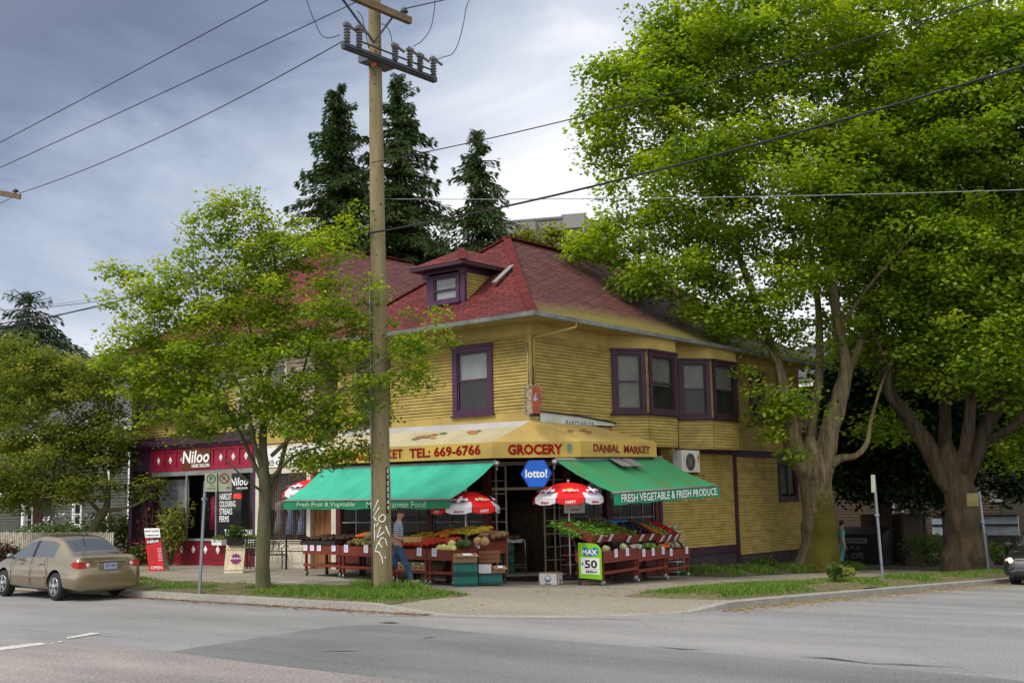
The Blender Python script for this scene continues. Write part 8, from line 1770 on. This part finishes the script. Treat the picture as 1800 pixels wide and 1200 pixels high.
# ------------------------------------------------------------------ backdrop houses, fences, bins
gs = mat('grey_green_siding', (.085, .085, .07), .8, .12, 2, .1); rfg = mat('grey_roof_shingle', (.10, .10, .11), .9, .2, 4, .4); bs_ = mat('beige_siding', (.06, .04, .025), .8, .12, 2, .1)
def house(name, label, x0, x1, y0, y1, zg, ze, ridge, m_, rm, wins, faces='lf', trim='white'):
    t = thing(name, label, 'house', (x0, y0, zg)); g = M(); h = ze-zg
    siding(g, (0, y1-y0, 0), -VY, -VX, y1-y0, 0, h, .13, [(y1-b_, y1-a_, c_-zg, d_-zg) for f, a_, b_, c_, d_ in wins if f == 'l'])
    siding(g, (0, 0, 0), VX, -VY, x1-x0, 0, h, .13, [(a_-x0, b_-x0, c_-zg, d_-zg) for f, a_, b_, c_, d_ in wins if f == 'f'])
    g.box((.02, .02, -1), (x1-x0, y1-y0, -.01)); g.quad((x1-x0, 0, 0), (x1-x0, y1-y0, 0), (x1-x0, y1-y0, h), (x1-x0, 0, h)); g.quad((0, y1-y0, 0), (x1-x0, y1-y0, 0), (x1-x0, y1-y0, h), (0, y1-y0, h)); g.build('wall', m_, t)
    g = M(); e = .5; X0, X1, Y0, Y1 = -e, x1-x0+e, -e, y1-y0+e; W_, L_ = X1-X0, Y1-Y0; R2 = min(W_, L_)/2; zr = h+ridge
    a, b_, c, d = (X0, Y0, h), (X1, Y0, h), (X1, Y1, h), (X0, Y1, h)
    if W_ > L_: r0, r1 = (X0+R2, (Y0+Y1)/2, zr), (X1-R2, (Y0+Y1)/2, zr); g.poly([a, b_, r1, r0]); g.poly([c, d, r0, r1]); g.poly([d, a, r0]); g.poly([b_, c, r1])
    else: r0, r1 = ((X0+X1)/2, Y0+R2, zr), ((X0+X1)/2, Y1-R2, zr); g.poly([d, a, r0, r1]); g.poly([b_, c, r1, r0]); g.poly([a, b_, r0]); g.poly([c, d, r1])
    g.poly([a, d, c, b_]); g.build('roof', rm, t)
    g = M(); g.box((X0-.03, Y0, h-.16), (X0-.001, Y1, h-.005)); g.box((X0, Y0-.03, h-.16), (X1, Y0-.001, h-.005)); g.build('gutter', MA['white'], t)
    for f, a_, b2_, c_, d_ in wins:
        if f == 'l': window(t, (0, b2_-y0, c_-zg), -VY, -VX, b2_-a_, d_-c_, .11, trim, 1, .5, .0)
        else: window(t, (a_-x0, 0, c_-zg), VX, -VY, b2_-a_, d_-c_, .11, trim, 1, .5, .0)
    return t
def wy(px0, px1, py0, py1, x): a, b_ = onx(px0, py1, x), onx(px1, py0, x); return ('l', b_.y, a.y, a.z, b_.z)
hx0 = 3.5
GH = house('grey_house', 'grey clapboard house with white window frames behind the cherry tree', hx0, 14, 20.5, 34, 0, 5.35, 3.3, gs, rfg, [wy(204, 230, 735, 768, hx0), wy(151, 171, 738, 784, hx0), wy(123, 143, 748, 787, hx0), wy(60, 84, 752, 792, hx0), wy(128, 146, 880, 925, hx0), wy(40, 60, 890, 935, hx0)])
g = M(); 
for px in (192, 229): q = onx(px, 800, hx0-.04)-Vector((hx0, 20.5, 0)); g.box((q.x-.03, q.y-.09, 0), (q.x, q.y+.09, 5.2))
g.build('white_downpipe', MA['white'], GH)
g = M(); q = onx(22, 940, hx0-1.0)-Vector((hx0, 20.5, 0)); g.box((q.x-.4, q.y-1.5, 0), (-.01, q.y+1.2, .5)); 
for i in range(2): g.box((q.x-.3, q.y-1.4+2.4*i, .5), (q.x-.1, q.y-1.2+2.4*i, 2.6))
g.box((q.x-.5, q.y-1.6, 2.6), (-.01, q.y+1.4, 2.85)); g.build('porch', MA['white'], GH)
g = M(); g.box((-.04, q.y-.6, .5), (-.001, q.y+.3, 2.5)); g.build('red_door', MA['darkred'], GH)
house('far_house', 'pale gabled house roof seen above the cherry tree at the left', 8, 18, 38, 50, 0, 7.0, 3.0, mat('peach_siding', (.42, .33, .25), .8), rfg, [('l', 40, 41.2, 4.5, 6), ('l', 44, 45.2, 4.5, 6)])
# picket fence
t = thing('picket_fence', 'weathered cream picket fence behind the sedan', 'fence'); fx = -1.7; y0, y1 = onx(200, 950, fx).y, onx(-40, 950, fx).y; wf = mat('weathered_cream_picket', (.50, .45, .35), .8, .2, 4, .1); g = M(); zf_ = walkz(fx, 20)+.08
for z in (.25, .78): g.box((fx+.001, y0, zf_+z), (fx+.04, y1, zf_+z+.08))
g.build('rail', wf, t); random.seed(9)
n_ = 0; y = y0
while y < y1 and n_ < 98:
    g = M(); h = 1.06+random.uniform(-.02, .03); g.prism([(fx-.02, y, zf_), (fx-.02, y+.085, zf_), (fx-.02, y+.085, zf_+h-.05), (fx-.02, y+.06, zf_+h), (fx-.02, y+.025, zf_+h), (fx-.02, y, zf_+h-.05)], (.02, 0, 0)); g.build('picket', wf, t); y += .125; n_ += 1
# right side
q0 = ony(1486, 985, -1.6); gx = q0.x
rh0 = 30.5
BH = house('beige_house', 'brown beige clapboard house with white windows beyond the lane on the right', rh0, 46, -2.4, 16, -.6, 7.5, 3.2, bs_, rfg, [], trim='white')
def wf_(px0, px1, py0, py1, y): a, b_ = ony(px0, py1, y), ony(px1, py0, y); return a, b_
for (px0, px1, py0, py1) in ((1570, 1588, 878, 908), (1546, 1562, 880, 905), (1742, 1762, 862, 880), (1625, 1640, 740, 775), (1750, 1770, 740, 780)):
    a = onx(px0, py1, rh0); b_ = onx(px1, py0, rh0)
    if a.y < 15: window(BH, (0, a.y+2.4, a.z+.6), -VY, -VX, max(.5, a.y-b_.y), b_.z-a.z, .05, 'greyw', 1, .5, .3)
g = M(); q1, q2 = onx(1735, 975, rh0-2.0), onx(1790, 905, rh0-2.0)
t = thing('white_balcony', 'white panelled low balcony wall with dark rails before the beige house', 'balcony', (0, 0, 0)); qa_, qb_ = onx(1640, 950, 27.5), onx(1792, 950, 27.5)
z0, z1 = onx(1700, 940, 27.5).z, onx(1700, 907, 27.5).z
g = M(); g.box((27.5, qb_.y, z0), (27.6, qa_.y, z1)); g.build('panel', mat('shaded_white_panel', (.34, .38, .42), .7), t)
g = M(); g.box((27.44, qb_.y, z0+(z1-z0)*.5), (27.499, qa_.y, z0+(z1-z0)*.58)); g.box((27.42, qb_.y, z1), (27.65, qa_.y, z1+.06)); g.build('rail', MA['black'], t)
g = M(); g.box((27.65, qb_.y, -1.2), (30.4, qa_.y, z0-.05)); g.box((27.5, qb_.y, -1.2), (27.64, qa_.y, z0-.001)); g.build('terrace', MA['foundation'], t)
# brown enclosure and dumpster
brn = mat('dark_brown_boards', (.045, .025, .015), .85, .2, 4, .2, stretch=(6, 6, .5)); a_ = onx(1588, 985, 20.5); b_ = onx(1470, 985, 20.5)
zg = walkz(20, -2); t = thing('bin_enclosure', 'dark brown timber enclosure around the graffitied waste bin', 'enclosure', (20.5, a_.y, zg)); ww = b_.y-a_.y; zh = onx(1570, 905, 20.5).z-zg; g = M()
for i in range(int(ww/.16)): g.box((2.2, .16*i, 0), (2.25+.01*(i % 2), .16*i+.15, zh))
g.box((0, -.08, 0), (2.2, 0, zh)); g.build('fence_boards', brn, t)
g = M(); g.box((-.1, -.12, 0), (.02, .02, zh+.08)); g.build('post', brn, t); g = M(); g.box((2.15, -.12, 0), (2.3, -.081, zh+.08)); g.build('post', brn, t)
t = thing('waste_bin', 'big black steel waste container with white sticker and graffiti', 'dumpster', (19.3, a_.y+.25, walkz(19.3, a_.y))); dk = mat('black_green_steel', (.012, .017, .016), .5, .2, 4); L1 = onx(1487, 985, 19.3).y-onx(1580, 985, 19.3).y; 
g = M(); g.prism([(0, 0, .15), (0, 0, 1.2), (.9, 0, 1.45), (1.1, 0, .15)], (0, L1, 0)); 
for y in (.0, L1*.33, L1*.66, L1-.06): g.box((-.04, y, .2), (-.001, y+.06, 1.15))
g.build('container', dk, t); g = M(); g.prism([(-.05, -.02, 1.21), (.92, -.02, 1.47), (.92, -.02, 1.52), (-.05, -.02, 1.26)], (0, L1+.04, 0)); g.build('lid', MA['black'], t)
g = M(); g.box((-.045, L1*.30, .92), (-.041, L1*.98, 1.12)); st_ = g.build('sticker', mat('dull_white_sticker', (.16, .16, .17), .6, .2, 18), t); g = M(); letter(g, 'WASTE SERVICE', (-.048, L1*.78, .98), -VY, VZ, L1*.44, .09, .03); g.build('lettering', MA['black'], st_)
g = M(); letter(g, 'EA JAY', (-.048, L1*.98, .62), -VY, VZ, L1*.55, .2, 0, .2, lambda u: .15*math.sin(u*11)); letter(g, 'SKR OE', (-.048, L1*.98, .35), -VY, VZ, L1*.6, .2, 0, -.1, lambda u: .15*math.sin(u*9)); g.build('graffiti', mat('dull_white_paint', (.17, .18, .18), .7), t)
for x in (.15, .9):
    for y in (.2, L1-.2): g = M(); g.lathe((x, y, .07), [(.07, -.02), (.07, .02)], 12, (0, 1, 0)); g.build('wheel', TRM, t)
s0 = ony(1664, 982, -4.6); s0.z = walkz(s0.x, s0.y); t = thing('lamp_post', 'short black garden post with a cap before the beige house', 'post', s0); zz = onf(1658, 898, s0).z-s0.z; g = M(); g.tube([Vector((0, 0, -.1)), Vector((0, 0, zz))], .07, 10); g.build('post', MA['black'], t); g = M(); g.box((-.2, -.2, zz), (.2, .2, zz+.06)); g.build('cap', MA['black'], t)
t = thing('garden_wall', 'low dark garden wall and steps beyond the lane', 'wall', (24.6, -4.2, -.9)); g = M(); g.box((0, 0, 0), (.3, 6, .45)); g.build('coping_wall', MA['foundation'], t); g = M(); g.ball((-.6, 2.5, .3), .5, 10, 7, (1, 1.6, .5), .1); g.build('boulder', mat('pale_boulder', (.20, .18, .16), .9, .2, 4, .3), t)
# tower blocks far behind
con = mat('tower_concrete', (.24, .235, .22), .9, .12, .25, .1)
cp_ = dep(960, 420, 150); t = thing('apartment_tower', 'grey concrete apartment tower rising behind the roof ridge', 'building', (cp_.x, cp_.y, 0), YAW-.25)
def tz_(py): return dep(960, py, 150).z
g = M(); H1, H2 = tz_(386), tz_(378); g.box((0, -2, 0), (10, 6.2, H1)); g.box((-1.5, 1.0, 0), (-.01, 4.6, H1-.4)); g.box((0, -4.9, 0), (9, -2.01, H2)); g.box((.5, -7.5, 0), (9, -4.91, H2-1.2)); g.build('wall', con, t)
g = M()
for k in range(10): z = H1-3.0*k-1.6; g.box((-.06, -2, z), (-.001, .99, z+.12)); g.box((-.06, 4.61, z), (-.001, 6.2, z+.12))
g.box((-.2, -2.1, H1), (10, 6.3, H1+.3)); g.build('floor_band', mat('tower_band', (.16, .155, .15), .9), t)
for k in range(9):
    z = H2-3.0*k-3.2; g = M(); g.box((-.05, -4.6, z), (-.001, -2.4, z+1.4)); g.build('window', MA['black'], t); g = M(); g.box((-1.1, -4.8, z-.3), (-.051, -2.2, z-.1)); g.build('balcony', con, t)
# distant hedge line closing the horizon
def belt(name, label, pts, h, n, s_, lm):
    B = []
    for (x, y) in pts: B.append(((x, y, h*random.uniform(.3, .6)), (5, 5, h*random.uniform(.4, .6))))
    o = tonemesh(name, *leafpuff(n, B, s_, .4), lm); return tag(o, label, 'trees', kind='stuff')
belt('distant_trees', 'belt of distant trees closing the street to the left', [(-6+random.uniform(-3, 3)+k*2.2, 92+random.uniform(-6, 6)) for k in range(22)]+[(-8-k*6, 96) for k in range(8)], 9, 24000, .7, darkm)
belt('distant_trees', 'belt of distant dark trees beyond the right street', [(78+random.uniform(-4, 4), 40-3.5*k) for k in range(22)], 13, 26000, .8, darkm)
belt('distant_trees', 'belt of distant trees behind the buildings', [(52+random.uniform(-3, 3), 22+5*k) for k in range(12)], 7, 12000, .7, darkm)
g = M(); g.box((12, 52, 0), (34, 70, 8.5)); t = thing('street_end_house', 'plain grey house far along the left street', 'house'); g.build('wall', gs, t); g = M(); g.prism([(11.5, 51.5, 8.5), (34.5, 51.5, 8.5), (23, 51.5, 13)], (0, 19, 0)); g.build('roof', rfg, t)
